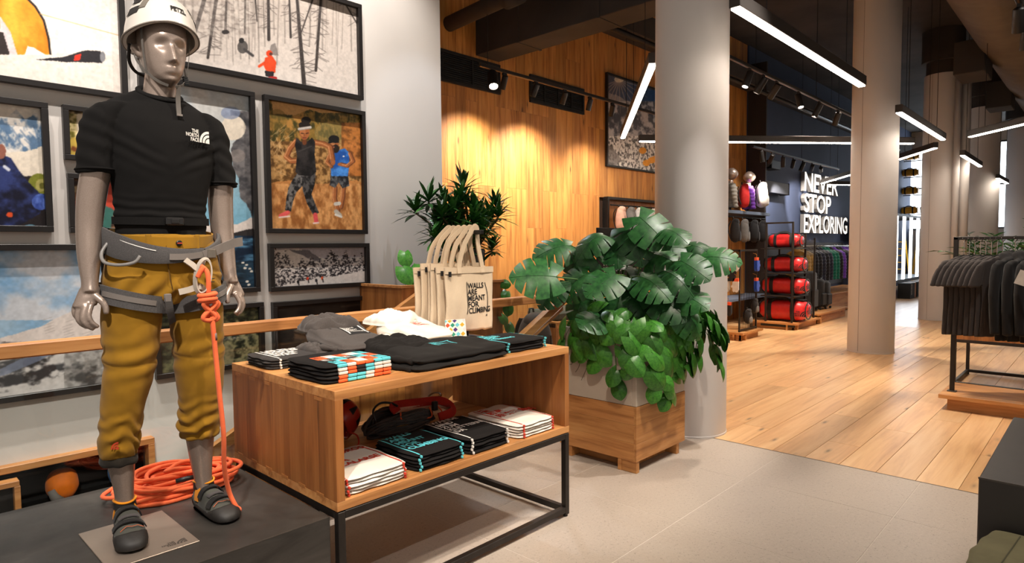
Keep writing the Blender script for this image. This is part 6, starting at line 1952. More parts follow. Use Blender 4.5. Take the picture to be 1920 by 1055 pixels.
MB().tube(smooth_path([(1.86, 2.74, SH + .10), (1.86, 2.76, SH + .15), (1.92, 2.78, SH + .175), (1.98, 2.77, SH + .165), (2.00, 2.74, SH + .15)], 6), .006, 8).build('tail_strap', M_BLKPL, h3, smooth=True)
MB().box((2.215, 2.70, ZH - .04), (2.245, 2.725, ZH + .01), .003).build('buckle', M_BLKPL, h3)
cb = thing('carabiner', 'steel carabiner resting on the red harness', 'carabiner', (2.17, 2.76, ZH))
MB().tube(smooth_path([(2.26, 2.80, ZH + .02), (2.30, 2.81, ZH + .03), (2.345, 2.81, ZH + .022), (2.35, 2.80, ZH + .008), (2.30, 2.795, ZH + .004), (2.265, 2.795, ZH + .008)], 5, True), .0055, 8, loop=True).build('ring', plain('polished_steel', (200, 200, 200), .2, 1), cb, smooth=True)
# ================================================================== planter and plants
def leaf_mat(name, dark, light, rough=.32):
    if name in MATS: return MATS[name]
    m, nt, b = new_mat(name)
    v = coords(nt); n = noise_tex(nt, v, 9.0, 3)
    oi = N(nt, 'ShaderNodeObjectInfo')
    c = ramp(nt, n.outputs['Fac'], [(.3, srgb(*dark)), (.7, srgb(*light))])
    tone = ramp(nt, oi.outputs['Random'], [(0, (.65, .65, .65)), (1, (1.35, 1.35, 1.2))])
    nt.links.new(mix(nt, 1.0, c, tone, 'MULTIPLY'), b.inputs['Base Color'])
    b.inputs['Roughness'].default_value = rough
    b.inputs['Specular IOR Level'].default_value = .35
    b.inputs['Transmission Weight'].default_value = 0.0
    MATS[name] = m
    return m
M_MON = leaf_mat('monstera_green', (24, 66, 34), (48, 100, 50), .38)
M_POT = leaf_mat('pothos_green', (44, 98, 36), (72, 132, 48), .34)
M_DRA = leaf_mat('dracaena_green', (22, 60, 28), (56, 112, 44), .4)
M_STEM = plain('stem_green', (66, 104, 44), .5)
M_CONC = plain('pale_concrete', (186, 174, 160), .75, 0, .08, 5, .15)

def leaf_mesh(name, mat, notches, seed, wide=.46, heart=.16, bendx=.5, bendy=.35, nt_=72, nr=4):
    rg = random.Random(seed)
    v = [(0, 0, 0)]; f = []
    def z_(x, y): return -bendx * x * x - bendy * (y - .25) ** 2 + bendy * .0625 + .02 * math.sin(y * 14) * abs(x)
    mb = MB()
    for s in (-1, 1):
        rows = []
        for i in range(nt_ + 1):
            t = i / nt_
            w = wide * max(0, math.sin(math.pi * (t * .93 + .07) ** .72)) ** .75
            ey = t * 1.0 + .10 * math.sin(math.pi * t) - heart * (1 - t) ** 5
            if i == nt_: w = 0; ey = 1.0
            q = 1.0
            for k in range(notches):
                tc = .16 + .70 * k / max(1, notches - 1)
                dd = abs(t - tc) / (.014 + .012 * ((k * 7) % 3) / 2)
                if dd < 1: q = min(q, (.22 + .22 * ((k * 5) % 3) / 2) + .7 * dd ** 2)
            mx, my = 0.0, max(0, t * .97)
            row = []
            for r_ in range(nr + 1):
                u = r_ / nr * q
                x = s * w * u; y = my + (ey - my) * u
                row.append((x, y, z_(x, y)))
            rows.append(row)
        vv = [p for row in rows for p in row]
        ff = []
        for i in range(nt_):
            for r_ in range(nr):
                a = i * (nr + 1) + r_
                ff.append((a, a + 1, a + nr + 2, a + nr + 1) if s > 0 else (a + nr + 1, a + nr + 2, a + 1, a))
        mb.add(vv, ff)
    mb.ribbon([(0, y, z_(0, y) + .004) for y in np.linspace(0, .97, 10)], .014, .004, (0, 0, 1))
    return mb.mesh(name, mat, True)
def place_leaf(me, pos, tip, nrm, s, parent, name='leaf', centre=True):
    tip = Vector(tip).normalized(); nrm = Vector(nrm)
    x = tip.cross(nrm)
    if x.length < 1e-3: x = tip.cross(Vector((.3, .5, .8)))
    x.normalize(); nrm = x.cross(tip)
    pos = Vector(pos)
    base = pos - tip * s * .45 if centre else pos
    o = bpy.data.objects.new(name, me); COL.objects.link(o)
    M = Matrix(((x.x * s, tip.x * s, nrm.x * s, base.x), (x.y * s, tip.y * s, nrm.y * s, base.y), (x.z * s, tip.z * s, nrm.z * s, base.z), (0, 0, 0, 1)))
    setpar(o, parent)
    o.matrix_basis = M
    return base

PX0, PX1, PY0, PY1 = 3.532, 4.180, 2.236, 2.880
pl = thing('square_planter', 'square planter with pale concrete top and oak base beside the column', 'planter', (3.85, 2.55, 0))
for sgn, (a, b) in (((0), ((PX0, PY0), (PX1, PY0 + .02))), ((0), ((PX0, PY1 - .02), (PX1, PY1))), ((0), ((PX0, PY0 + .02), (PX0 + .02, PY1 - .02))), ((0), ((PX1 - .02, PY0 + .02), (PX1, PY1 - .02)))):
    for k in range(3):
        z0 = .08 + k * .122
        MB().box((a[0], a[1], z0 + .0005), (b[0], b[1], z0 + .1215), .0006).build('oak_board', M_OAK_X if abs(b[0] - a[0]) > .1 else M_OAK_Y, pl)
cb_ = MB()
for lo, hi in (((PX0 + .002, PY0 + .002, .447), (PX1 - .002, PY0 + .035, .93)), ((PX0 + .002, PY1 - .035, .447), (PX1 - .002, PY1 - .002, .93)), ((PX0 + .002, PY0 + .035, .447), (PX0 + .035, PY1 - .035, .93)), ((PX1 - .035, PY0 + .035, .447), (PX1 - .002, PY1 - .035, .93))):
    cb_.box(lo, hi, .003)
cb_.build('concrete_top', M_CONC, pl)
MB().box((PX0 + .03, PY0 + .03, .80), (PX1 - .03, PY1 - .03, .88)).build('soil', plain('soil', (46, 34, 26), 1, 0, .4, 60), pl)
for (x0, x1, y0, y1) in ((PX0 + .01, PX0 + .045, PY0 + .005, PY0 + .12), (PX0 + .005, PX0 + .12, PY0 + .12, PY0 + .15), (PX1 - .10, PX1 - .065, PY0 + .01, PY0 + .15), (PX0 + .01, PX0 + .15, PY1 - .10, PY1 - .06), (PX0 + .045, PX1 - .10, PY0 + .10, PY0 + .13), (PX0 + .10, PX0 + .13, PY0 + .15, PY1 - .10), (PX1 - .1, PX1 - .06, PY1 - .15, PY1 - .02)):
    MB().box((x0, y0, 0), (x1, y1, .08), .002).build('foot_board', M_OAK_Y, pl)

mon = thing('monstera_plant', 'tall monstera with large split glossy leaves in the concrete planter', 'plant', (3.85, 2.55, .88))
mm_ = [leaf_mesh('monstera_leaf_%d' % k, M_MON, 4 + (k % 2), 60 + k, .52, .24, .45 + .25 * k, .30 + .25 * k) for k in range(3)]
ML = [(3.17, 2.79, 1.35, 0.3), (3.47, 2.87, 1.53, 0.28), (3.55, 2.72, 1.45, 0.3), (3.32, 2.79, 1.22, 0.22), (3.44, 2.68, 1.29, 0.26), (3.54, 2.6, 1.58, 0.22), (3.43, 2.43, 1.3, 0.26), (3.65, 2.45, 1.16, 0.34), (3.75, 2.39, 1.58, 0.28), (3.81, 2.28, 1.65, 0.3), (3.91, 2.52, 1.39, 0.3), (3.89, 2.27, 1.47, 0.28), (4.04, 2.18, 1.52, 0.24), (3.71, 2.22, 1.29, 0.28), (3.82, 2.1, 1.32, 0.28), (3.9, 2.03, 1.39, 0.24), (4.07, 1.94, 1.46, 0.26), (4.1, 2.06, 1.51, 0.2), (3.77, 2.13, 1.15, 0.28), (3.73, 2.33, 1.14, 0.26), (3.85, 2.04, 1.2, 0.24), (3.4, 2.49, 1.05, 0.22), (3.67, 2.38, 0.99, 0.2), (3.86, 2.02, 1.05, 0.24), (3.7, 2.49, 1.51, 0.26), (3.82, 2.13, 1.63, 0.22), (3.52, 2.68, 1.14, 0.24)]
rg = random.Random(17)
pc = Vector((3.84, 2.52, .88))
for i, (x, y, z, s) in enumerate(ML):
    p_ = Vector((x, y, z)); out = Vector((x - pc.x, y - pc.y, 0))
    s *= 1.04
    p_.z -= .04
    od = out.normalized() if out.length > .05 else Vector((-.5, -.8, 0))
    side = Vector((rg.uniform(-.5, .5), rg.uniform(-.5, .5), 0))
    tip = od * .75 + side * .8 + Vector((0, 0, rg.uniform(-.85, .1)))
    cam_dir = Vector((-p_.x, -p_.y, 0)).normalized()
    nrm = Vector((0, 0, 1)) * rg.uniform(.5, .9) + cam_dir * rg.uniform(.4, 1.0) + od * .2
    b = place_leaf(mm_[i % 3], p_, tip, nrm, s, mon)
    st = pc + Vector((rg.uniform(-.12, .12), rg.uniform(-.12, .12), 0))
    mid = (st + b) / 2 + Vector((0, 0, .12 + .05 * rg.random())) - od * .05
    MB().tube(smooth_path([st, mid, b], 8), [.008 - .004 * k / 16 for k in range(17)], 7).build('petiole', M_STEM, mon, smooth=True)

pot = thing('trailing_pothos', 'bright green pothos trailing over the planter rim', 'plant', (3.85, 2.4, .9))
pm_ = [leaf_mesh('pothos_leaf_%d' % k, M_POT, 0, 80 + k, .47, .27, .9, .5, 14, 2) for k in range(2)]
def vine(pts, n, s0, seed):
    rg = random.Random(seed)
    P_ = smooth_path(pts, 8)
    MB().tube(P_, .0028, 5).build('vine', M_STEM, pot, smooth=True)
    for k in range(n):
        t = (k + .6) / n; i = min(int(t * (len(P_) - 1)), len(P_) - 2)
        p_ = P_[i]; out = Vector((p_.x - 3.86, p_.y - 2.56, 0)).normalized()
        sd = Vector((-out.y, out.x, 0)) * (1 if k % 2 else -1)
        c = p_ + out * rg.uniform(.015, .055) + sd * rg.uniform(.01, .05) + Vector((0, 0, rg.uniform(-.04, .01)))
        tip = sd * rg.uniform(.2, .8) + Vector((0, 0, -rg.uniform(.5, 1.0))) + out * rg.uniform(0, .4)
        place_leaf(pm_[k % 2], c, tip, out + Vector((0, 0, rg.uniform(.1, .6))) + sd * rg.uniform(-.4, .4), s0 * rg.uniform(.75, 1.2), pot)
rg = random.Random(33)
# front face (towards -y), corner, and side face (towards -x)
for k in range(9):
    x = PX0 + .02 + (PX1 - PX0) * k / 8.5
    zb = [.62, .50, .40, .46, .56, .70, .62, .55, .66][k]
    o_ = rg.uniform(.03, .09)
    vine([(x, PY0 + .10, .90), (x + .01, PY0 - .01, .97), (x + rg.uniform(-.03, .05), PY0 - o_, .86), (x + rg.uniform(-.04, .08), PY0 - o_ - .02, (zb + .86) / 2), (x + rg.uniform(-.05, .1), PY0 - o_ - .01, zb)], [8, 9, 11, 10, 9, 7, 8, 9, 7][k], .135, 200 + k)
for k in range(6):
    y = PY0 + .04 + (PY1 - PY0) * k / 6
    zb = [.66, .50, .72, .74, .78, .80][k]
    o_ = rg.uniform(.02, .07)
    vine([(PX0 + .1, y, .90), (PX0 - .01, y, .97), (PX0 - o_, y + rg.uniform(-.03, .03), .86), (PX0 - o_ - .015, y + rg.uniform(-.04, .04), (zb + .86) / 2), (PX0 - o_, y + rg.uniform(-.04, .04), zb)], [7, 6, 5, 5, 5, 4][k], .130, 300 + k)
for k, pts in enumerate(([(4.15, 2.27, .92), (4.24, 2.16, .92), (4.32, 2.10, .80), (4.33, 2.07, .68), (4.36, 2.05, .60)], [(4.1, 2.25, .95), (4.2, 2.12, .98), (4.28, 2.05, .90), (4.30, 2.04, .78)], [(4.16, 2.3, .95), (4.26, 2.2, 1.0), (4.36, 2.12, .95), (4.40, 2.08, .85)])):
    vine(pts, 11, .135, 400 + k)
for k in range(64):       # mound over the soil
    a = rg.uniform(0, 6.28); r_ = rg.uniform(.1, .40)
    p_ = Vector((3.86 + r_ * math.cos(a), 2.52 + r_ * math.sin(a) - .06, rg.uniform(.93, 1.12)))
    out = Vector((math.cos(a), math.sin(a), 0))
    place_leaf(pm_[k % 2], p_, out + Vector((rg.uniform(-.6, .6), rg.uniform(-.6, .6), -.4)), Vector((-.4, -.5, .9)) + out * .4, rg.uniform(.11, .17), pot)
# bare hanging roots on the near side
rt = MB()
for k in range(4):
    y = 2.62 + .05 * k
    MB().tube(smooth_path([(PX0, y, .95), (PX0 - .05, y + .02, .85), (PX0 - .03 - .02 * k, y - .01, .70), (PX0 - .06, y + .02, .58 + .05 * k)], 6), .0018, 5).build('thin_root', plain('root_brown', (56, 44, 28), .8), pot, smooth=True)

# ---- black direction sign behind the planter
sg = thing('department_sign', 'black department sign panel hidden behind the monstera leaves', 'sign', (4.93, 3.2, 0))
MB().box((4.44, 3.195, 1.08), (5.40, 3.215, 1.66), .003).build('panel', plain('sign_black', (24, 22, 22), .55), sg)
MB().box((4.90, 3.19, .0), (4.94, 3.22, 1.09), .003).box((4.7, 3.08, 0), (5.14, 3.32, .012), .002).build('post', M_BLACKMETAL, sg)
mb = MB()
for k, s_ in enumerate(("MEN'S", 'URBAN EXP')):
    co, fc = text_verts(s_, .062, bold=.0008)
    mb.add([(4.52 + c[0], 3.1935, 1.335 - .055 * k + c[1]) for c in co], fc)
mb.build('lettering', M_INKW, sg)

# ---- dracaena in a tall black pot and oak planter box by the white wall
dr = thing('dracaena_plant', 'dark green dracaena shrub above the tote bags', 'plant', (3.80, 4.1, 1.0))
MB().lathe([(.11, .18), (.125, .20), (.135, .62), (.125, .63), (.12, .58)], 28, M=Matrix.Translation((3.84, 4.15, .86))).build('black_pot', plain('pot_black', (24, 22, 22), .5), dr, smooth=True)
rg = random.Random(71)
tops = [(3.77, 4.15, 2.03, .30), (3.70, 4.1, 1.93, .24), (3.85, 4.2, 1.90, .24), (3.34, 4.1, 1.90, .26), (3.28, 4.2, 1.82, .24), (3.40, 4.0, 1.78, .24), (4.17, 4.15, 1.90, .24), (4.10, 4.05, 1.80, .26), (4.06, 4.2, 1.72, .24), (3.55, 4.05, 1.78, .26), (3.62, 4.2, 1.70, .26), (3.48, 4.15, 1.66, .24), (3.75, 4.0, 1.74, .28), (3.90, 4.05, 1.70, .26), (3.98, 4.15, 1.60, .24), (3.60, 4.0, 1.58, .24), (3.82, 4.1, 1.58, .26), (3.36, 4.05, 1.60, .22), (3.46, 4.05, 1.50, .2), (4.02, 4.05, 1.50, .2), (3.66, 4.1, 1.86, .24), (3.94, 4.12, 1.83, .22), (3.52, 4.12, 1.90, .22), (3.44, 4.1, 1.72, .24), (3.58, 4.05, 1.66, .26), (3.70, 4.12, 1.64, .28), (3.84, 4.0, 1.64, .26), (3.96, 4.1, 1.68, .26), (3.66, 4.0, 1.5, .24), (3.5, 4.0, 1.56, .24), (3.78, 4.05, 1.84, .26), (3.6, 4.1, 1.80, .26), (4.04, 4.1, 1.78, .24)]
for i, (x, y, z, s) in enumerate(tops):
    mb = MB()
    for k in range(26):
        a = k * 2.4 + rg.uniform(-.3, .3); el = R(78 - 100 * (k / 26) + rg.uniform(-10, 10))
        d = Vector((math.cos(a) * math.cos(el), math.sin(a) * math.cos(el), math.sin(el)))
        L = s * rg.uniform(.6, .95); b = Vector((x, y, z - .05 + .05 * (1 - k / 26)))
        sd = d.cross(Vector((0, 0, 1))); sd = sd.normalized() if sd.length > .05 else Vector((1, 0, 0))
        up_ = sd.cross(d)
        w = .019
        v = []
        for q, ww in ((0, .35), (.35, 1), (.7, .85), (1, .05)):
            c = b + d * L * q - Vector((0, 0, .10 * L * q * q * 1.6))
            v += [tuple(c - sd * w * ww + up_ * .004 * ww), tuple(c), tuple(c + sd * w * ww + up_ * .004 * ww)]
        f = []
        for q in range(3):
            for e in range(2): f.append((q * 3 + e, q * 3 + e + 1, q * 3 + e + 4, q * 3 + e + 3))
        mb.add(v, f)
    mb.build('leaf_rosette', M_DRA, dr, smooth=True)
    MB().tube(smooth_path([(3.84 + rg.uniform(-.03, .03), 4.14, 1.42), ((x + 3.84) / 2, (y + 4.12) / 2, 1.35 + (z - 1.35) * .55), (x, y, z - .03)], 5), .008, 6).build('cane', plain('cane_brown', (92, 74, 48), .8), dr, smooth=True)
ob = thing('oak_planter_box', 'oak planter box at the foot of the white wall end', 'planter', (3.4, 4.2, -3))
x0 = 2.92
for k in range(8):
    MB().box((x0 + k * .1375, 3.925, -3.0), (x0 + k * .1375 + .137, 3.95, 1.195), .0006).build('front_board', M_OAK_Z, ob)
for xx in (2.92, 3.995): MB().box((xx, 3.95, -3.0), (xx + .025, 4.49, 1.195), .0006).build('side_board', M_OAK_Z, ob)
MB().box((2.945, 3.95, .98), (3.995, 4.49, 1.04)).build('soil', plain('soil', (46, 34, 26)), ob)
for lo, hi in (((2.91, 3.915, 1.195), (4.03, 3.955, 1.215)), ((2.91, 3.955, 1.195), (2.95, 4.49, 1.215))): MB().box(lo, hi, .001).build('rim', M_RAIL, ob)
pt2 = thing('small_pothos', 'small pothos with broad leaves in the oak planter box', 'plant', (3.1, 4.0, 1.19))
for k, (x, y, z, s) in enumerate(((3.02, 3.99, 1.30, .16), (3.10, 3.99, 1.27, .17), (3.16, 3.99, 1.34, .15), (3.06, 4.05, 1.42, .13), (4.02, 3.88, 1.08, .10), (4.05, 3.88, .95, .11), (4.0, 3.88, .86, .09), (4.07, 3.88, .78, .10), (4.04, 3.90, 1.18, .10))):
    place_leaf(pm_[k % 2], (x, y, z), (rg.uniform(-.6, .6), -.3, rg.uniform(-.9, .1)), (-.4, -.8, .4), s, pt2)
    MB().tube([(x + .02, y + .04, max(z - .1, .7)), (x, y, z)], .003, 5).build('leaf_stalk', M_STEM, pt2)
# ================================================================== goods further back
def backpack(c, rz, h, mat, accent, label, group=None, strap=None, cat='backpack', wide=.62, deep=.40):
    """c = centre of the bottom; front faces local -y"""
    w, d = h * wide, h * deep
    M = Matrix.Translation(c) @ Matrix.Rotation(rz, 4, 'Z')
    o = thing('backpack', label, cat, c, group)
    def shell(w_, d_, z0, z1, yo, top=.55):
        rings = []
        for t in np.linspace(0, 1, 12):
            k = (1 - abs(2 * t - 1) ** 4) ** .5 if t < .5 else (1 - abs(2 * t - 1) ** 3) ** .5
            k = max(k, .12); tw = 1 - (1 - top) * max(0, t - .45) ** 1.4 * 1.6
            rings.append([(p[0] * k ** .5 * tw, yo + p[1] * k ** .6 * tw, z0 + (z1 - z0) * t) for p in ring(0, 0, 0, w_ / 2, d_ / 2, 22, pw=3.2)])
        return rings
    MB().loft(shell(w, d, 0, h, 0), M=M).build('pack_body', mat, o, smooth=True)
    MB().loft(shell(w * .78, d * .42, h * .05, h * .50, -d * .40, .9), M=M).build('front_pocket', accent, o, smooth=True)
    MB().loft(shell(w * .72, d * .62, h * .74, h * 1.0, -d * .10, .7), M=M).build('lid', mat, o, smooth=True)
    MB().tube([(-.05 * h, d * .2, h * .96), (-.04 * h, d * .2, h * 1.06), (.04 * h, d * .2, h * 1.06), (.05 * h, d * .2, h * .96)], h * .018, 6, M=M).build('grab_handle', strap or M_BLKPL, o, smooth=True)
    for s in (-1, 1):
        MB().ribbon(smooth_path([(s * w * .22, d * .42, h * .9), (s * w * .26, d * .66, h * .7), (s * w * .28, d * .62, h * .4), (s * w * .34, d * .42, h * .14)], 4), h * .09, h * .02, (0, 1, 0), M=M).build('shoulder_strap', strap or M_BLKPL, o)
        MB().ribbon([(s * w * .30, -d * .52, h * .22), (s * w * .30, -d * .50, h * .62)], h * .03, h * .012, (0, -1, 0), M=M).build('side_strap', strap or M_BLKPL, o)
    return o
M_PKBLK = fabric('pack_black', (34, 32, 33), .7, 500)
M_PKGRY = fabric('pack_grey', (110, 106, 102), .8, 500)
M_PKWHT = fabric('pack_white', (206, 200, 194), .8, 500)
M_PKROSE = fabric('pack_rose', (212, 168, 146), .8, 500)
M_PKRED = fabric('pack_red', (206, 42, 40), .6, 500)

# ---- wall niche with packs
nf = thing('wall_niche', 'dark framed display niche in the timber wall', 'wall shelf', (9.1, 5.6, 1.05))
for lo, hi in (((7.93, 5.52, 2.205), (10.33, 5.62, 2.245)), ((7.93, 5.52, 1.03), (7.97, 5.62, 2.205)), ((10.29, 5.52, 1.03), (10.33, 5.62, 2.205)), ((7.93, 5.52, 1.03), (10.33, 5.62, 1.07))):
    MB().box(lo, hi, .003).build('frame_board', M_FRAMEMETAL, nf)
MB().box((7.97, 5.6, 1.05), (10.3, 5.628, 2.22)).build('back_panel', M_OAK_Z, nf)
MB().tube([(7.97, 5.50, 2.12), (10.29, 5.50, 2.12)], .012, 8).build('hang_rail', M_BLACKMETAL, nf)
for i, (x, mt, lb) in enumerate(((8.10, M_PKROSE, 'rose backpack hanging at the near end of the timber wall niche'), (8.36, M_PKGRY, 'dark grey backpack hanging second in the timber wall niche'), (8.60, M_PKWHT, 'pale grey backpack hanging third in the timber wall niche'), (9.02, M_PKWHT, 'white backpack hanging fourth in the timber wall niche'))):
    backpack((x, 5.40, 1.72), R(20), .38, mt, mt if i != 1 else M_PKBLK, lb, 'backpacks in the wall niche')

# ---- bench by the timber wall with pack
bn = thing('cushioned_bench', 'oak bench with a dark green cushion by the timber wall', 'bench', (6.9, 5.2, 0))
MB().box((6.0, 4.95, .0), (6.06, 5.45, .56), .003).box((7.74, 4.95, 0), (7.8, 5.45, .56), .003).build('leg_panel', M_OAK_Z, bn)
MB().box((6.0, 4.93, .50), (7.8, 5.47, .58), .003).build('seat_board', M_OAK_X, bn)
MB().box((6.02, 4.94, .58), (7.78, 5.46, .70), .03).build('cushion', fabric('olive_cushion', (62, 66, 58), .8), bn)
backpack((5.66, 5.0, .0), R(-10), .72, M_PKBLK, M_PKBLK, 'black backpack standing on the floor at the end of the bench')
backpack((6.95, 5.1, .70), R(30), .30, M_PKBLK, fabric('pack_orange', (224, 96, 40), .7), 'small black and orange pack lying on the bench cushion')

# ---- shelving bay with torso mannequins and hanging packs
by = thing('shelving_bay', 'tall wall shelf with blue grey boards for packs', 'shelf', (12.2, 5.3, 0))
MB().box((10.8, 5.10, 2.085), (13.02, 5.58, 2.145), .003).build('shelf_board', plain('shelf_blue_grey', (98, 110, 130), .6), by)
MB().tube([(10.8, 5.18, 2.03), (13.0, 5.18, 2.03)], .014, 8).build('hang_rail', M_BLACKMETAL, by)
MB().box((10.8, 5.10, .45), (13.02, 5.58, .50), .003).build('shelf_board', plain('shelf_blue_grey', (98, 110, 130)), by)
def torso(c, rz, jacket, label):
    M = Matrix.Translation(c) @ Matrix.Rotation(rz, 4, 'Z')
    o = thing('torso_mannequin', label, 'mannequin', c, 'torso mannequins on the wall shelf')
    mb = MB(); mb.loft([ring(0, 0, 0.44 + .02 * k, .10 * math.sin(math.pi * (k + .8) / 12.5) ** .8 + .004, .115 * math.sin(math.pi * (k + .8) / 12.5) ** .8 + .004, 20) for k in range(12)], M=M @ Matrix.Translation((0, -.02, .08)))
    mb.loft([ring(0, 0, .42 + .03 * k, .05, .05, 16) for k in range(4)], M=M)
    mb.build('head', M_SKIN, o, smooth=True)
    jb = MB(); jb.loft(interp_rings([(.0, 0, 0, .15, .11), (.15, 0, 0, .16, .12), (.32, 0, 0, .185, .12), (.40, 0, 0, .16, .10), (.46, 0, 0, .07, .07)], .02, 28))
    for s in (-1, 1): jb.loft(interp_rings([(.40, s * .15, 0, .05, .06), (.25, s * .21, 0, .052, .058), (.05, s * .22, -.03, .045, .05), (-.02, s * .22, -.04, .04, .045)], .02, 18))
    jm = remesh(jb, .014, 2); displace(jm, lambda p: .006 * math.sin(p[2] * 90) + .006 * nz(p, 14)); jm.transform(M); smooth_all(jm); jm.materials.append(jacket); link('jacket', jm, o)
    MB().tube([(0, 0, -.06), (0, 0, .02)], .02, 10, M=M).build('stand_post', M_BLACKMETAL, o)
    MB().lathe([(.09, -.065), (.09, -.055)], 20, M=M).build('stand_foot', M_BLACKMETAL, o)
    return o
torso((11.62, 5.30, 2.212), R(40), fabric('jacket_light_grey', (150, 144, 134), .8), 'torso mannequin in a pale grey jacket with a red backpack')
backpack((11.80, 5.12, 2.20), R(130 - 90), .46, M_PKRED, M_PKBLK, 'red and black backpack worn by the grey jacket torso')
torso((12.42, 5.30, 2.212), R(40), fabric('jacket_purple', (104, 54, 150), .8), 'torso mannequin in a purple jacket with a white backpack')
backpack((12.60, 5.10, 2.24), R(40), .50, M_PKWHT, M_PKWHT, 'white backpack worn by the purple jacket torso')
torso((11.05, 5.30, 2.212), R(40), fabric('jacket_cream', (210, 196, 184), .8), 'torso mannequin in a cream jacket nearest the column')
for i, x in enumerate((11.35, 11.75, 12.2, 12.6)):
    backpack((x, 5.08, 1.55), R(20), .44, M_PKBLK if i != 1 else M_PKGRY, M_PKGRY if i == 1 else M_PKBLK, ('first', 'second, grey fronted,', 'third', 'fourth')[i] + ' dark backpack hanging below the torso mannequins', 'dark packs hanging below the shelf')

def pallet(x0, x1, y0, y1, h, label, n=4, along='y'):
    t = thing('wood_plinth', label, 'plinth', ((x0 + x1) / 2, (y0 + y1) / 2, 0))
    for k in range(n):
        if along == 'y':
            xa = x0 + (x1 - x0) * k / n; MB().box((xa + .001, y0, h - .035), (xa + (x1 - x0) / n - .001, y1, h), .001).build('deck_board', M_OAK_Y, t)
        else:
            ya = y0 + (y1 - y0) * k / n; MB().box((x0, ya + .001, h - .035), (x1, ya + (y1 - y0) / n - .001, h), .001).build('deck_board', M_OAK_X, t)
    i = .06
    MB().box((x0 + i, y0 + i, 0), (x1 - i, y0 + i + .025, h - .035), .001).build('skirt', M_OAK_X, t)
    MB().box((x0 + i, y0 + i, 0), (x0 + i + .025, y1 - i, h - .035), .001).build('skirt', M_OAK_Y, t)
    MB().box((x0 + .01, y0 + .14, 0), (x0 + .15, y0 + .17, h - .035), .001).box((x0 + .14, y0 + .01, 0), (x0 + .17, y0 + .15, h - .035), .001).build('foot_cross', M_OAK_Y, t)
    return t
# ---- accessories rack
pallet(9.60, 10.40, 4.16, 4.90, .13, 'low oak plinth under the glove rack')
ar = thing('accessory_rack', 'black mesh rack hung with gloves and small bags', 'rack', (9.9, 4.4, .13))
for (x, y) in ((9.68, 4.25), (9.68, 4.85), (10.32, 4.25), (10.32, 4.85)):
    MB().box((x - .012, y - .012, .13), (x + .012, y + .012, 1.42), .002).build('post', M_FRAMEMETAL, ar)
MB().box((9.66, 4.24, 1.40), (10.34, 4.265, 1.43), .002).box((9.66, 4.24, 1.40), (9.685, 4.86, 1.43), .002).box((9.66, 4.24, .14), (10.34, 4.26, .17), .002).build('frame_rail', M_FRAMEMETAL, ar)
for k in range(12):
    MB().box((9.70 + k * .052, 4.248, .17), (9.706 + k * .052, 4.253, 1.40)).build('mesh_wire', M_BLACKMETAL, ar)
def glove_pair(c, mat, tagc, label, rz=0.0, n=1):
    M = Matrix.Translation(c) @ Matrix.Rotation(rz, 4, 'Z')
    o = thing('glove_pair', label, 'gloves', c, 'gloves hanging on the rack')
    hand_ = [(-.05, 0), (.05, 0), (.055, -.05), (.075, -.07), (.07, -.10), (.05, -.09), (.05, -.15), (.03, -.17), (.01, -.155), (-.01, -.175), (-.035, -.16), (-.05, -.13)]
    for k in range(2):
        MB().prism([(x, y) for x, y in hand_], 0, .022, M=M @ Matrix.Translation((.0, -.03 * k, 0)) @ Matrix.Rotation(R(90), 4, 'X')).build('glove', mat, o)
    MB().box((-.045, -.04, .0), (.045, .0, .05), .002, M=M).build('header_card', tagc, o)
    MB().tube([(0, -.02, .05), (0, -.02, .10), (0, .04, .12)], .004, 6, M=M).build('hook', plain('brass_hook', (190, 130, 60), .4, .8), o)
    return o
M_CARDO = plain('card_orange', (226, 84, 40), .7)
gl = [(9.64, 4.78, 1.26, M_PKWHT), (9.64, 4.62, 1.26, M_PKWHT), (9.64, 4.46, 1.26, M_PKWHT), (9.64, 4.30, 1.26, M_PKWHT), (9.64, 4.78, .93, M_PKBLK), (9.64, 4.62, .93, M_PKWHT), (9.64, 4.46, .93, M_PKWHT), (9.64, 4.30, .93, M_PKWHT), (9.64, 4.74, .55, M_PKBLK), (9.64, 4.58, .55, M_PKBLK), (9.64, 4.42, .55, M_PKBLK), (9.64, 4.74, 1.10, M_PKBLK), (9.64, 4.55, 1.10, M_PKBLK), (9.64, 4.36, 1.10, M_PKBLK)]
rows_ = {1.26: 'top', .93: 'middle', .55: 'bottom', 1.10: 'second'}
for i, (x, y, z, mt) in enumerate(gl):
    nm = ('white' if mt is M_PKWHT else 'black')
    k = [g_ for g_ in gl if g_[2] == z].index(gl[i])
    glove_pair((x, y, z), mt, M_CARDO if i % 3 else M_PKBLK, '%s gloves, %s in the %s row of the mesh rack' % (nm, ('first', 'second', 'third', 'fourth')[k], rows_[z]), R(90))
M_ROYAL = fabric('royal_blue_knit', (36, 74, 176), .8)
for i, (x, z) in enumerate(((10.15, 1.25), (10.15, .92))):
    glove_pair((x, 4.20, z), M_ROYAL, M_CARDO, ('upper', 'lower')[i] + ' blue gloves on the right side of the mesh rack', 0)
for i, (x, z) in enumerate(((10.15, .55), (9.9, .40))):
    backpack((x, 4.199, z - .15), 0, .24, M_PKBLK, M_PKGRY, ('small dark pouch hanging low on the mesh rack side', 'second small dark pouch hanging lowest on the mesh rack')[i])

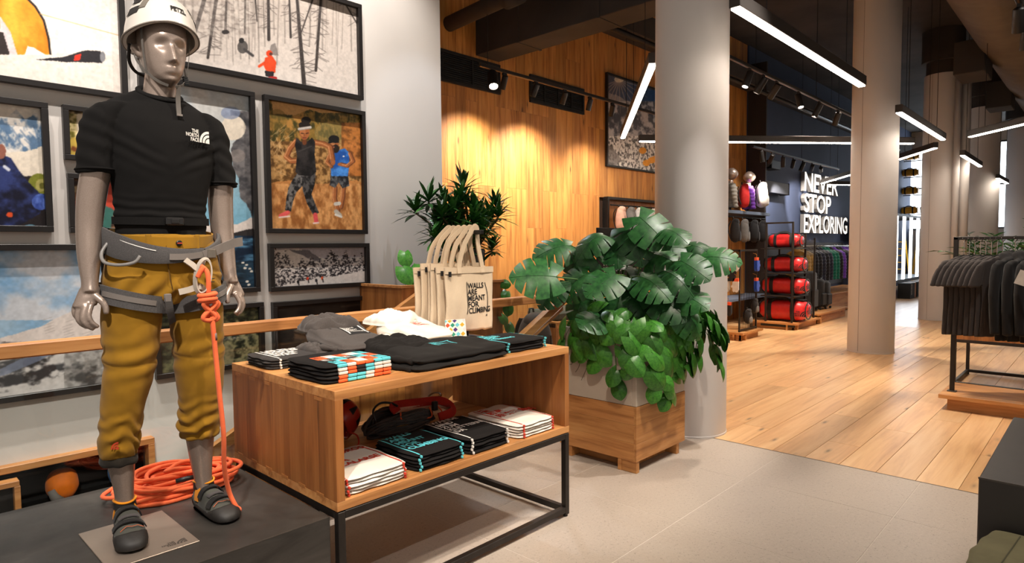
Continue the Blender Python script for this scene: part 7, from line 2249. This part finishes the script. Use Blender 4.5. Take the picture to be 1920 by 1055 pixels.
# ---- duffel bags
def duffel(c, L, r, mat, rz, label, group, logo=True):
    M = Matrix.Translation(c) @ Matrix.Rotation(rz, 4, 'Z')      # long axis local x, bottom at z = 0
    o = thing('duffel_bag', label, 'duffel bag', c, group)
    rings = []
    for t in np.linspace(-1, 1, 15):
        k = (1 - abs(t) ** 7) ** .5 if abs(t) < 1 else .0
        k = max(k, .55 if abs(t) == 1 else .72)
        rings.append([(t * L / 2, p[0] * k, r + p[1] * k * .92 + .004 * noise.noise(Vector((t * 3, p[0] * 9, p[1] * 9)))) for p in ring(0, 0, 0, r * 1.08, r, 24, pw=2.8)])
    MB().loft([[(x, y, z) for x, y, z in rg_] for rg_ in rings], M=M).build('bag_body', mat, o, smooth=True)
    for x in (-L * .24, L * .24):
        sec = ring(0, 0, 0, r * 1.10, r * .95, 32, pw=2.8)
        pts = [(x, p[0], r + p[1]) for p in sec]
        MB().ribbon(pts, L * .085, .008, [Vector((0, p[0], p[1])).normalized() for p in sec], loop=True, M=M).build('black_strap', M_PKBLK, o)
    MB().ribbon(smooth_path([(-L * .24, -r * .9, r * 1.5), (-L * .12, -r * .7, r * 2.05), (L * .12, -r * .7, r * 2.05), (L * .24, -r * .9, r * 1.5)], 5), .03, .008, (0, -1, .4), M=M).build('carry_handle', M_PKBLK, o)
    MB().box((-L * .42, -r * .55, r * 1.90), (L * .42, r * .55, r * 1.98), .01, M=M).build('zip_flap', M_PKBLK, o)
    for s in (-1, 1):
        MB().ribbon([(s * L * .49, r * .8 * math.cos(a), r + r * .75 * math.sin(a)) for a in (2 * math.pi * k / 20 for k in range(20))], .02, .012, [Vector((s, 0, 0))] * 20, loop=True, M=M).build('end_piping', M_PKBLK, o)
        if logo: wordmark(M @ Matrix.Translation((s * L * .5045, 0, r * .7)) @ Matrix.Rotation(R(90) * s, 4, 'Z') @ Matrix.Rotation(R(90), 4, 'X') @ Matrix.Translation((.03, 0, 0)), r * .6, M_PKBLK, 'end_mark', o)
    if logo:
        wordmark(M @ Matrix.Translation((L * .40, -r * 1.10, r * .55)) @ Matrix.Rotation(R(90), 4, 'X'), r * .5, M_PKBLK, 'side_mark', o)
    return o
M_DRED = plain('duffel_red', (206, 36, 38), .38, 0, .12, 12, .2, coat=.2)
M_DYEL = plain('duffel_yellow', (224, 156, 30), .4, 0, .12, 12)
pallet(11.36, 12.66, 3.98, 4.82, .13, 'low oak plinth under the red duffel rack')
rk = thing('duffel_rack', 'black steel rack stacking four red duffel bags', 'rack', (11.6, 4.3, .13))
for (x, y) in ((11.40, 4.52), (11.40, 4.06), (12.02, 4.52), (12.02, 4.06)):
    MB().box((x - .016, y - .016, .13), (x + .016, y + .016, 1.90 if x < 11.5 else 1.70), .003).build('post', M_FRAMEMETAL, rk)
MB().box((11.384, 4.06, 1.87), (11.416, 4.52, 1.90), .003).build('top_rail', M_FRAMEMETAL, rk)
MB().box((11.38, 4.0, .05), (11.395, 4.60, .11), .002).build('kick_plate', M_FRAMEMETAL, rk)
for k, z0 in enumerate((.13, .60, 1.00, 1.44)):
    if k: MB().box((11.40, 4.0, z0 - .02), (12.03, 4.62, z0), .002).build('shelf_tray', M_FRAMEMETAL, rk)
    L, r_ = ((.84, .20), (.78, .165), (.70, .150), (.58, .135))[k]
    duffel((11.72, 4.30, z0), L, r_, M_DRED, R(-90), ('largest red duffel bag at the bottom of the rack', 'second red duffel bag from the bottom of the rack', 'third red duffel bag from the bottom of the rack', 'smallest red duffel bag at the top of the rack')[k], 'red duffel bags on the rack')
rk2 = thing('sign_pole', 'thin black pole with a small clear sign beside the duffel rack', 'sign', (12.5, 4.05, .13))
MB().box((12.48, 4.04, .13), (12.51, 4.07, 1.62), .002).build('pole', M_FRAMEMETAL, rk2)
MB().box((12.0, 4.05, 1.30), (12.48, 4.056, 1.58)).build('clear_sheet', M_CLEAR, rk2)
# ---- suitcases on the next plinth
pallet(12.58, 14.44, 3.98, 4.85, .20, 'long oak plinth under the black suitcases', 4, 'x')
for i, (x, y, h, w) in enumerate(((12.95, 4.35, .78, .42), (13.5, 4.35, .60, .36), (13.72, 4.32, .56, .34))):
    o = thing('suitcase', ('tallest black wheeled suitcase beside the duffel rack', 'middle black wheeled suitcase on the oak plinth', 'smallest black wheeled suitcase with a strap')[i], 'suitcase', (x, y, .20), 'black suitcases')
    MB().box((x - w / 2, y - .15, .24), (x + w / 2, y + .15, .20 + h), .05).build('case_body', M_PKBLK, o, angle=60)
    MB().box((x - w * .38, y - .185, .28), (x + w * .38, y - .14, .20 + h * .55), .02).build('front_pocket', M_PKBLK, o)
    MB().tube([(x - .06, y, .20 + h), (x - .06, y, .25 + h), (x + .06, y, .25 + h), (x + .06, y, .20 + h)], .012, 8).build('top_handle', M_BLKPL, o)
    for dx in (-w * .4, w * .4):
        MB().tube([(x + dx, y - .16, .225), (x + dx, y - .13, .225)], .025, 12).build('wheel', M_BLKPL, o)
    MB().box((x + w / 2 - .002, y - .04, .40), (x + w / 2 + .012, y + .04, .55), .003).build('side_tag', M_PKGRY, o)

# ---- garments
def garment_mesh(name, mat, length=.70, sleeve=.22, puffy=False, hood=False, thick=.034, seed=0, W=.205):
    """hanging garment: shoulders along x, neck at the origin, hanging down -z"""
    mb = MB()
    mb.loft(interp_rings([(-.01, 0, 0, .06, thick * .8), (-.035, 0, 0, .13, thick), (-.075, 0, 0, W * .93, thick * 1.05), (-.16, 0, 0, W, thick * 1.1), (-.40, 0, 0, W * .97, thick), (-length + .05, 0, 0, W, thick * 1.05), (-length, 0, 0, W * .99, thick * 1.0)], .02, 26))
    for s in (-1, 1):
        if sleeve < .3: sp = [(-.045, s * .14, 0, .045, thick), (-.09, s * (W - .01), 0, .058, thick), (-.09 - sleeve * .5, s * (W + .045), 0, .058, thick * .9), (-.09 - sleeve, s * (W + .075), 0, .062, thick * .85)]
        else: sp = [(-.045, s * .14, 0, .045, thick), (-.10, s * (W - .005), 0, .058, thick), (-.32, s * (W + .035), -.01, .056, thick * 1.05), (-.10 - sleeve, s * (W + .03), -.02, .046, thick), (-.13 - sleeve, s * (W + .03), -.02, .038, thick * .9)]
        mb.loft(interp_rings(sp, .02, 18))
    if hood:
        mb.loft(interp_rings([(-.06, 0, .03, .10, .05), (-.02, 0, .04, .105, .06), (.02, 0, .05, .08, .05), (.035, 0, .05, .03, .02)], .012, 20))
    me = remesh(mb, .011 if thick > .02 else .0085, 2)
    def dd(p):
        x, y, z = p
        d = min(.007, thick * .3) * noise.noise(Vector((x * 16 + seed, y * 10, z * 4))) + .004 * noise.noise(Vector((x * 40, y * 20 + seed, z * 6)))
        if puffy: d += .010 * abs(math.sin(z * 45)) - .004
        return d
    displace(me, dd); smooth_all(me); me.name = name; me.materials.append(mat)
    return me
def hang(me, name, loc, rz, label, cat, group, hook_h=.075, hook_mat=None):
    t = thing(name, label, cat, loc, group)
    o = bpy.data.objects.new('fabric_body', me); COL.objects.link(o)
    o.parent = t
    t.rotation_euler[2] = rz
    return t
M_HOOK = plain('chrome_hook', (190, 186, 180), .2, 1)
def hanger_mesh():
    mb = MB()
    mb.tube(smooth_path([(-.19, 0, -.075), (-.10, 0, -.038), (0, 0, -.008), (.10, 0, -.038), (.19, 0, -.075)], 5), .008, 6)
    return mb.mesh('hanger_bar', M_BLKPL, True)
def hook_mesh(h):
    mb = MB(); mb.tube(smooth_path([(0, 0, -.01), (0, 0, h - .05), (.0, 0, h - .035), (.018, 0, h - .018), (.012, 0, h + .006), (-.008, 0, h + .008), (-.018, 0, h - .006)], 5), .0038, 6)
    return mb.mesh('hanger_hook', M_HOOK, True)
HB, HK, HKL = hanger_mesh(), hook_mesh(.085), hook_mesh(.150)
def hanger(loc, rz, label, group, hk=None):
    t = thing('clothes_hanger', label, 'hanger', loc, group)
    for nm, me in (('shoulder_bar', HB), ('hook', hk or HK)):
        o = bpy.data.objects.new(nm, me); COL.objects.link(o); o.parent = t
    t.rotation_euler[2] = rz
    return t
# clothes rack on the right
pallet(6.77, 7.45, -.90, 1.115, .14, 'low oak plinth under the right clothes rack')
cr = thing('clothes_rack', 'black steel clothes rack holding grey tees and black hoodies', 'rack', (6.98, .3, .14))
for y in (1.045, -.8):
    MB().box((6.965, y - .018, .14), (7.0, y + .018, 1.555), .003).build('post', M_FRAMEMETAL, cr)
    MB().box((6.95, y - .035, .14), (7.015, y + .035, .148), .001).build('foot_plate', M_FRAMEMETAL, cr)
MB().box((6.965, -.8, 1.53), (7.0, 1.063, 1.558), .003).build('rail', M_FRAMEMETAL, cr)
g_tee = [garment_mesh('grey_tee_cloth', fabric('dark_heather', (58, 52, 50), .95, 700, .1, .3), .72, .19, thick=.017, seed=k) for k in range(2)]
g_hood = [garment_mesh('black_hoodie_cloth', fabric('hoodie_black', (22, 20, 20), .95, 700, .1), .74, .55, hood=True, thick=.032, seed=5 + k) for k in range(2)]
ords = ('first', 'second', 'third', 'fourth', 'fifth', 'sixth', 'seventh', 'eighth', 'ninth', 'tenth', 'eleventh', 'twelfth', 'thirteenth', 'fourteenth', 'fifteenth', 'sixteenth')
for k in range(8):
    y = .985 - k * .040
    hang(g_tee[k % 2], 'hanging_t_shirt', (6.98, y, 1.395), R(-38), ords[k] + ' dark grey tee from the free end of the clothes rack', 'T-shirt', 'grey tees on the clothes rack')
    hanger((6.98, y, 1.395), R(-38), ords[k] + ' hanger from the free end of the clothes rack', 'hangers on the clothes rack', HKL)
for k in range(6):
    y = .62 - k * .085
    hang(g_hood[k % 2], 'hanging_hoodie', (6.98, y, 1.395), R(-30), ords[k] + ' black hoodie beside the grey tees on the rack', 'hoodie', 'black hoodies on the clothes rack')
    hanger((6.98, y, 1.395), R(-30), ords[k] + ' hanger among the black hoodies on the rack', 'hangers on the clothes rack', HKL)
pt_ = thing('price_card', 'pale card clipped to the black hoodies at the right edge', 'card', (6.7, .55, 1.1))
MB().box((6.66, .50, 1.15), (6.664, .58, 1.27), M=Matrix.Translation((6.66, .54, 1.2)) @ Matrix.Rotation(R(20), 4, 'X') @ Matrix.Translation((-6.66, -.54, -1.2))).build('card_sheet', plain('card_grey', (190, 184, 176), .7), pt_)
MB().tube([(6.70, .54, 1.27), (6.72, .54, 1.32)], .002, 5).build('cord', M_BLKPL, pt_)
# second oak display table behind the rack
t2_ = thing('rear_display_table', 'oak box display table behind the right clothes rack', 'table', (8.4, .4, 0))
for k in range(7):
    ya = -.5 + k * .243
    MB().box((7.98, ya, .50), (8.015, ya + .242, .945), .001).build('front_stave', M_OAK_Z, t2_)
for k in range(5):
    xa = 7.98 + k * .18
    MB().box((xa, -.5, .945), (xa + .179, 1.20, .98), .001).build('top_stave', M_OAK_Y, t2_)
    MB().box((xa, 1.165, .50), (xa + .179, 1.20, .945), .001).build('end_stave', M_OAK_Z, t2_)
for (x, y) in ((7.98, 1.168), (8.85, 1.168), (7.98, -.5), (8.85, -.5)):
    MB().box((x, y, 0), (x + .032, y + .032, .50), .002).build('leg', M_FRAMEMETAL, t2_)
for z0 in (.02, .468):
    MB().box((7.98, -.5, z0), (8.012, 1.2, z0 + .032), .002).box((8.012, 1.168, z0), (8.85, 1.2, z0 + .032), .002).box((8.85, -.5, z0), (8.882, 1.2, z0 + .032), .002).build('rail', M_FRAMEMETAL, t2_)
# dark plinth and olive trousers at the right edge
M_SLATE = plain('slate_metal', (66, 62, 59), .45, .3, .12, 3)
bx_ = thing('dark_plinth', 'dark metal plinth at the lower right edge', 'plinth', (2.95, -.1, 0))
MB().box((2.477, -.75, 0), (3.45, .293, .75), .004).build('plinth_box', M_SLATE, bx_)
MB().box((2.476, -.75, .7455), (2.480, .294, .7512)).build('worn_edge', M_EDGE, bx_)
bx2 = thing('low_dark_plinth', 'lower dark plinth carrying the folded olive trousers', 'plinth', (2.2, 0, 0))
MB().box((2.05, -.60, 0), (2.465, .235, .521), .004).build('plinth_box', M_SLATE, bx2)
M_OLIVE = fabric('olive_canvas', (104, 98, 70), .9, 1200)
zz0 = .522
for k in range(5):
    o = thing('folded_trousers', ('lowest', 'second lowest', 'middle', 'second highest', 'topmost')[k] + ' pair of folded olive trousers in the corner stack', 'trousers', (2.28, .1, zz0), 'folded olive trousers')
    mb, top = slab(.34, .40, .019, 900 + k, .004)
    M = Matrix.Translation((2.262, .072 + .003 * (k % 2), zz0)) @ Matrix.Rotation(R(3 - 2 * k), 4, 'Z')
    me = mb.mesh('folded_cloth', M_OLIVE, True); me.transform(M); link('folded_cloth', me, o)
    MB().tube([tuple(M @ Vector((x, .12, .0195 + .0008))) for x in np.linspace(-.14, .14, 8)], .0016, 5).build('waist_seam', fabric('olive_seam', (76, 72, 52), .9), o)
    zz0 += .018

# ---- jackets on the wall rail, base cabinet
jr = thing('jacket_rail', 'steel wall rail for puffer jackets under the slogan', 'rail', (15.3, 4.9, 1.5))
MB().tube([(13.4, 4.75, 1.46), (17.3, 4.75, 1.46)], .016, 8).build('rail_bar', M_HOOK, jr, smooth=True)
for x in (13.5, 15.3, 17.2):
    MB().box((x - .01, 4.75, 1.45), (x + .01, 5.58, 1.48), .002).build('bracket', M_FRAMEMETAL, jr)
jc = {'tan': (176, 142, 78), 'black': (34, 34, 40), 'navy': (44, 48, 66), 'teal': (20, 112, 92), 'violet': (112, 64, 178)}
jm_ = {k: garment_mesh(k + '_puffer_cloth', fabric('puffer_' + k, c, .5, 300), .70, .55, True, True, .055, 3, .24) for k, c in jc.items()}
seq = ['tan', 'tan', 'black', 'black', 'navy', 'black', 'navy', 'teal', 'teal', 'black', 'violet', 'black', 'black', 'violet', 'violet']
cnt = {}
for k, q in enumerate(seq):
    cnt[q] = cnt.get(q, 0) + 1
    hang(jm_[q], 'puffer_jacket', (13.62 + k * .235, 4.75, 1.40), R(62), '%s %s puffer jacket along the rail under the slogan' % (ords[cnt[q] - 1], q), 'jacket', 'puffer jackets on the wall rail')
    hanger((13.62 + k * .235, 4.75, 1.40), R(62), '%s hanger along the puffer jacket rail' % ords[k], 'hangers on the jacket rail')
cbn = thing('oak_base_cabinet', 'low oak cabinet below the puffer jackets', 'cabinet', (16, 4.7, 0))
MB().box((14.5, 4.40, .02), (18.2, 5.2, .40), .004).build('cabinet_box', M_OAK_X, cbn)
MB().box((14.48, 4.38, .40), (18.22, 5.2, .43), .003).build('cabinet_top', M_OAK_X, cbn)
struct(MB().box((13.07, 5.54, .43), (19.4, 5.58, 1.55)).build('wall_panel_dark', plain('dark_wall_panel', (30, 28, 30), .7)))

# ---- slogan letters on the blue wall
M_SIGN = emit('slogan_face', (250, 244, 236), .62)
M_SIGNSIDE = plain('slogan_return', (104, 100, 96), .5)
sl = thing('slogan_sign', 'white raised capital letters on the blue wall', 'sign', (17.6, 5.5, 1.8))
for k, wd in enumerate(('NEVER', 'STOP', 'EXPLORING')):
    cu = text_mesh(wd, .64, bold=.009, depth=.05, spacing=.97)
    co = get_co(cu)
    x_scale = (3.42 if wd == 'EXPLORING' else 2.55 if wd == 'NEVER' else 1.98) / (co[:, 0].max() - co[:, 0].min())
    zsc = .46 / (co[:, 1].max() - co[:, 1].min())
    v = [(16.03 + (c[0] - co[:, 0].min()) * x_scale, 5.50 - c[2] * .9, 1.78 + (2 - k) * .505 + (c[1] - co[:, 1].min()) * zsc) for c in co]
    fcs = [tuple(p.vertices) for p in cu.polygons]
    ny_ = [p.normal.z for p in cu.polygons]
    mb = MB(); mb.add(v, [f for f, q in zip(fcs, ny_) if q > .5], 0)
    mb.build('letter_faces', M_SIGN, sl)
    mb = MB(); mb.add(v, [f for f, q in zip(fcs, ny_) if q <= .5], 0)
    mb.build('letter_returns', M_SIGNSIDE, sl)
    bpy.data.meshes.remove(cu)
sc_ = thing('security_camera', 'small black security camera box high on the blue wall', 'camera', (13.9, 5.4, 3.2))
MB().box((13.6, 5.3, 3.12), (14.1, 5.56, 3.30), .01).build('housing', M_BLACKMETAL, sc_)
MB().tube([(13.6, 5.4, 3.2), (13.55, 5.38, 3.19)], .05, 14).build('lens', M_BLKPL, sc_)
bxx = thing('wall_projector_beam', 'grey boxed beam sticking out from the blue wall', 'beam', (14.2, 5.5, 2.8))
MB().box((13.1, 5.36, 2.62), (14.75, 5.56, 2.86), .004).build('beam_box', plain('beam_grey', (74, 76, 84), .7), bxx)
MB().box((14.745, 5.35, 2.61), (14.765, 5.565, 2.87), .002).build('end_cap', plain('beam_grey', (74, 76, 84)), bxx)

# ---- lit display box with tube lights, step blocks
M_TUBE = emit('tube_light', (236, 246, 255), 6.0)
db = thing('lit_display_box', 'tall dark display box framed by vertical tube lights', 'display case', (21.6, 4.8, 0))
MB().box((19.4, 5.30, .45), (24.2, 5.36, 2.26), .003).build('back_panel', plain('display_navy', (44, 58, 78), .7), db)
MB().box((19.4, 4.30, 2.26), (24.2, 5.36, 2.32), .003).build('top_panel', M_BLACKMETAL, db)
MB().box((19.4, 4.30, .42), (24.2, 5.36, .50), .003).build('floor_panel', plain('display_floor', (120, 130, 140), .5), db)
for k, x in enumerate((19.80, 20.66, 21.5, 22.4, 23.35)):
    MB().box((x, 4.30, .50), (x + .11, 4.36, 2.26), .004).build('tube_light', M_TUBE, db)
    o = thing('step_block', ords[k] + ' black and oak block with white lettering below the tube lights', 'block', (x + .2, 4.0, 0), 'black step blocks')
    MB().box((x + .10, 3.98, 0), (x + .62, 4.28, .42), .004).build('block_body', M_INKK, o)
    MB().box((x + .62, 3.98, 0), (x + .80, 4.28, .42), .004).build('oak_side', M_OAK_Z, o)
    co, fc = text_verts('SUMMIT' if False else 'NEVER STOP', .085, bold=.002)
    MB().add([(x + .28 - c[1] * 1.0, 3.975, .40 - c[0] * .62) for c in co], fc).build('lettering', M_INKW, o)
pj_ = hang(garment_mesh('pink_puffer_cloth', fabric('puffer_pink', (214, 62, 84), .6, 300), .66, .55, True, True, .09, 9, .28), 'pink_jacket', (20.6, 4.85, 1.86), R(40), 'pink puffer jacket inside the lit display box', 'jacket', None)
MB().tube([(20.6, 4.85, 1.86), (20.6, 4.85, 2.26)], .006, 6).build('hanging_wire', M_BLACKMETAL, pj_)
yj = hang(garment_mesh('yellow_puffer_cloth', fabric('puffer_yellow', (224, 190, 60), .6, 300), .5, .4, True, True, .09, 9, .24), 'yellow_jacket', (21.35, 5.05, 1.90), R(40), 'yellow jacket behind the pink one in the display box', 'jacket', None)
MB().tube([(21.35, 5.05, 1.90), (21.35, 5.05, 2.26)], .006, 6).build('hanging_wire', M_BLACKMETAL, yj)
M_YLAD = plain('ladder_yellow', (224, 172, 40), .5)
def ladder(x, y, z0, h, label):
    o = thing('step_ladder', label, 'ladder', (x, y, z0))
    for s in (-1, 1):
        MB().tube([(x - .30, y + s * .22, z0), (x, y + s * .15, z0 + h)], .025, 8).build('front_rail', M_YLAD, o)
        MB().tube([(x + .34, y + s * .22, z0), (x, y + s * .15, z0 + h)], .02, 8).build('rear_rail', M_YLAD, o)
    for k in range(5):
        t = (k + 1) / 6
        MB().box((x - .30 + .30 * t - .04, y - .2, z0 + h * t), (x - .30 + .30 * t + .04, y + .2, z0 + h * t + .025), .002).build('step', M_YLAD, o)
    return o
ladder(22.6, 4.85, .50, 1.25, 'yellow step ladder inside the lit display box')
ladder(25.7, 4.85, 0, 1.40, 'yellow step ladder under the person at the window')
# ---- yellow duffel bags hung in the far window
fg = thing('duffel_hanging_frame', 'thin black frame holding yellow duffel bags in the far window', 'rack', (26.4, 5, 2))
for y in (5.95, 4.55, 3.35):
    MB().box((26.45, y - .02, 0), (26.49, y + .02, ZC), .003).build('upright', M_BLACKMETAL, fg)
for z in (2.55, 3.24, 3.88, 4.46):
    MB().box((26.44, 2.9, z - .03), (26.50, 6.3, z), .003).build('cross_bar', M_BLACKMETAL, fg)
nm_r = ('lowest', 'second', 'third', 'top'); nm_c = ('left', 'middle', 'right')
for r_, z in enumerate((2.55, 3.24, 3.88, 4.46)):
    for c_, y in enumerate((5.35, 4.72, 3.72)):
        duffel((26.3, y, z), .52, .135, M_DYEL, R(-90), 'yellow duffel bag in the %s row, %s column of the far window' % (nm_r[r_], nm_c[c_]), 'yellow duffel bags in the far window', False)
# ---- person reaching up by the window
pe = thing('person', 'person in a black tee reaching up beside the yellow duffel bags', 'person', (25.6, 4.75, 1.40))
PB = MB(); PO = Vector((25.6, 4.70, 1.38))
PB.loft(interp_rings([(1.42, 0, 0, .05, .05), (1.50, 0, -.01, .055, .06), (1.56, 0, -.02, .072, .085), (1.64, 0, -.02, .076, .095), (1.72, 0, -.02, .05, .06), (1.735, 0, -.02, .02, .03)], .02, 20))
PB.loft(interp_rings([(1.44, 0, 0, .06, .06), (1.38, 0, 0, .19, .10), (1.25, 0, 0, .20, .12), (1.05, 0, 0, .17, .11), (.92, 0, 0, .18, .12), (.85, 0, 0, .17, .11)], .03, 24))
for s in (-1, 1):
    PB.loft(interp_rings([(.90, s * .09, 0, .09, .10), (.50, s * .10, -.01, .065, .07), (.10, s * .10, .01, .045, .05), (.03, s * .10, -.03, .045, .09)], .04, 16))
PB.tube([(.17, 0, 1.36), (.26, -.16, 1.22), (.24, -.42, 1.30), (.23, -.50, 1.33)], [.05, .042, .034, .028], 12)
PB.tube([(-.17, 0, 1.36), (-.24, -.10, 1.14), (-.20, -.30, 1.05), (-.18, -.38, 1.06)], [.05, .042, .034, .028], 12)
for (hx, hy, hz_) in ((.23, -.51, 1.335), (-.18, -.39, 1.06)):
    for k in range(5): PB.tube([(hx, hy, hz_), (hx - .02 + .012 * k, hy - .05, hz_ + .01), (hx - .02 + .012 * k, hy - .08, hz_ - .005 if k else hz_ + .02)], [.016, .009, .007], 6)
pmesh = remesh(PB, .012, 2); pmesh.transform(Matrix.Translation(PO) @ Matrix.Rotation(R(70), 4, 'Z')); smooth_all(pmesh)
co = get_co(pmesh) - np.array(PO)
pmesh.materials.append(plain('skin_tone', (196, 150, 122), .6)); pmesh.materials.append(M_BLACKTEE); pmesh.materials.append(fabric('dark_trousers', (36, 36, 42), .9)); pmesh.materials.append(plain('short_hair', (92, 72, 54), .9))
rad = np.hypot(co[:, 0], co[:, 1])
mi = []
for p in pmesh.polygons:
    c = co[list(p.vertices)].mean(0); rr_ = math.hypot(c[0], c[1])
    mi.append(3 if c[2] > 1.66 or (c[2] > 1.56 and rr_ > .03 and c[0] > .02) else 2 if c[2] < .92 and rr_ < .25 else 1 if (.9 <= c[2] < 1.43 and rr_ < .27) else 0)
pmesh.polygons.foreach_set('material_index', mi)
link('body', pmesh, pe)
# ---- palms near the right side
def palm(c, n, s, label, seed):
    o = thing('potted_palm', label, 'plant', c)
    rg = random.Random(seed)
    MB().lathe([(.12, 0), (.16, .02), (.19, .34), (.17, .35), (.16, .30)], 24, M=Matrix.Translation(c)).build('pot', M_BLACKMETAL, o, smooth=True)
    for k in range(n):
        a = k * 2.399 + rg.uniform(-.3, .3); L = s * rg.uniform(.7, 1.1); lean = rg.uniform(.35, .9)
        P_ = [Vector(c) + Vector((0, 0, .3)) + Vector((math.cos(a) * L * lean * t ** 1.3, math.sin(a) * L * lean * t ** 1.3, L * (1.25 * t - .55 * lean * t * t))) for t in np.linspace(0, 1, 10)]
        mb = MB(); mb.tube(P_, .006, 5)
        for i in range(3, 10):
            d = (P_[i] - P_[i - 1]).normalized(); sd = d.cross(Vector((0, 0, 1))).normalized()
            for s_ in (-1, 1):
                tip = P_[i] + (sd * s_ * .8 + d * .7 - Vector((0, 0, .25))) * .20 * s
                w = d * .018
                mb.add([tuple(P_[i] - w), tuple(P_[i] + w), tuple((P_[i] + tip) / 2 + w * 1.1 + Vector((0, 0, .015))), tuple(tip), tuple((P_[i] + tip) / 2 - w * 1.1 + Vector((0, 0, .015)))], [(0, 1, 2, 4), (4, 2, 3)])
        mb.build('frond', M_DRA, o, smooth=True)
    return o
palm((15.9, 1.75, 0), 18, 1.45, 'leafy palm behind the free end of the clothes rack', 1)
palm((11.2, .62, 0), 16, 1.30, 'leafy palm behind the black hoodies at the right edge', 2)

bpy.data.scenes.remove(WORK)
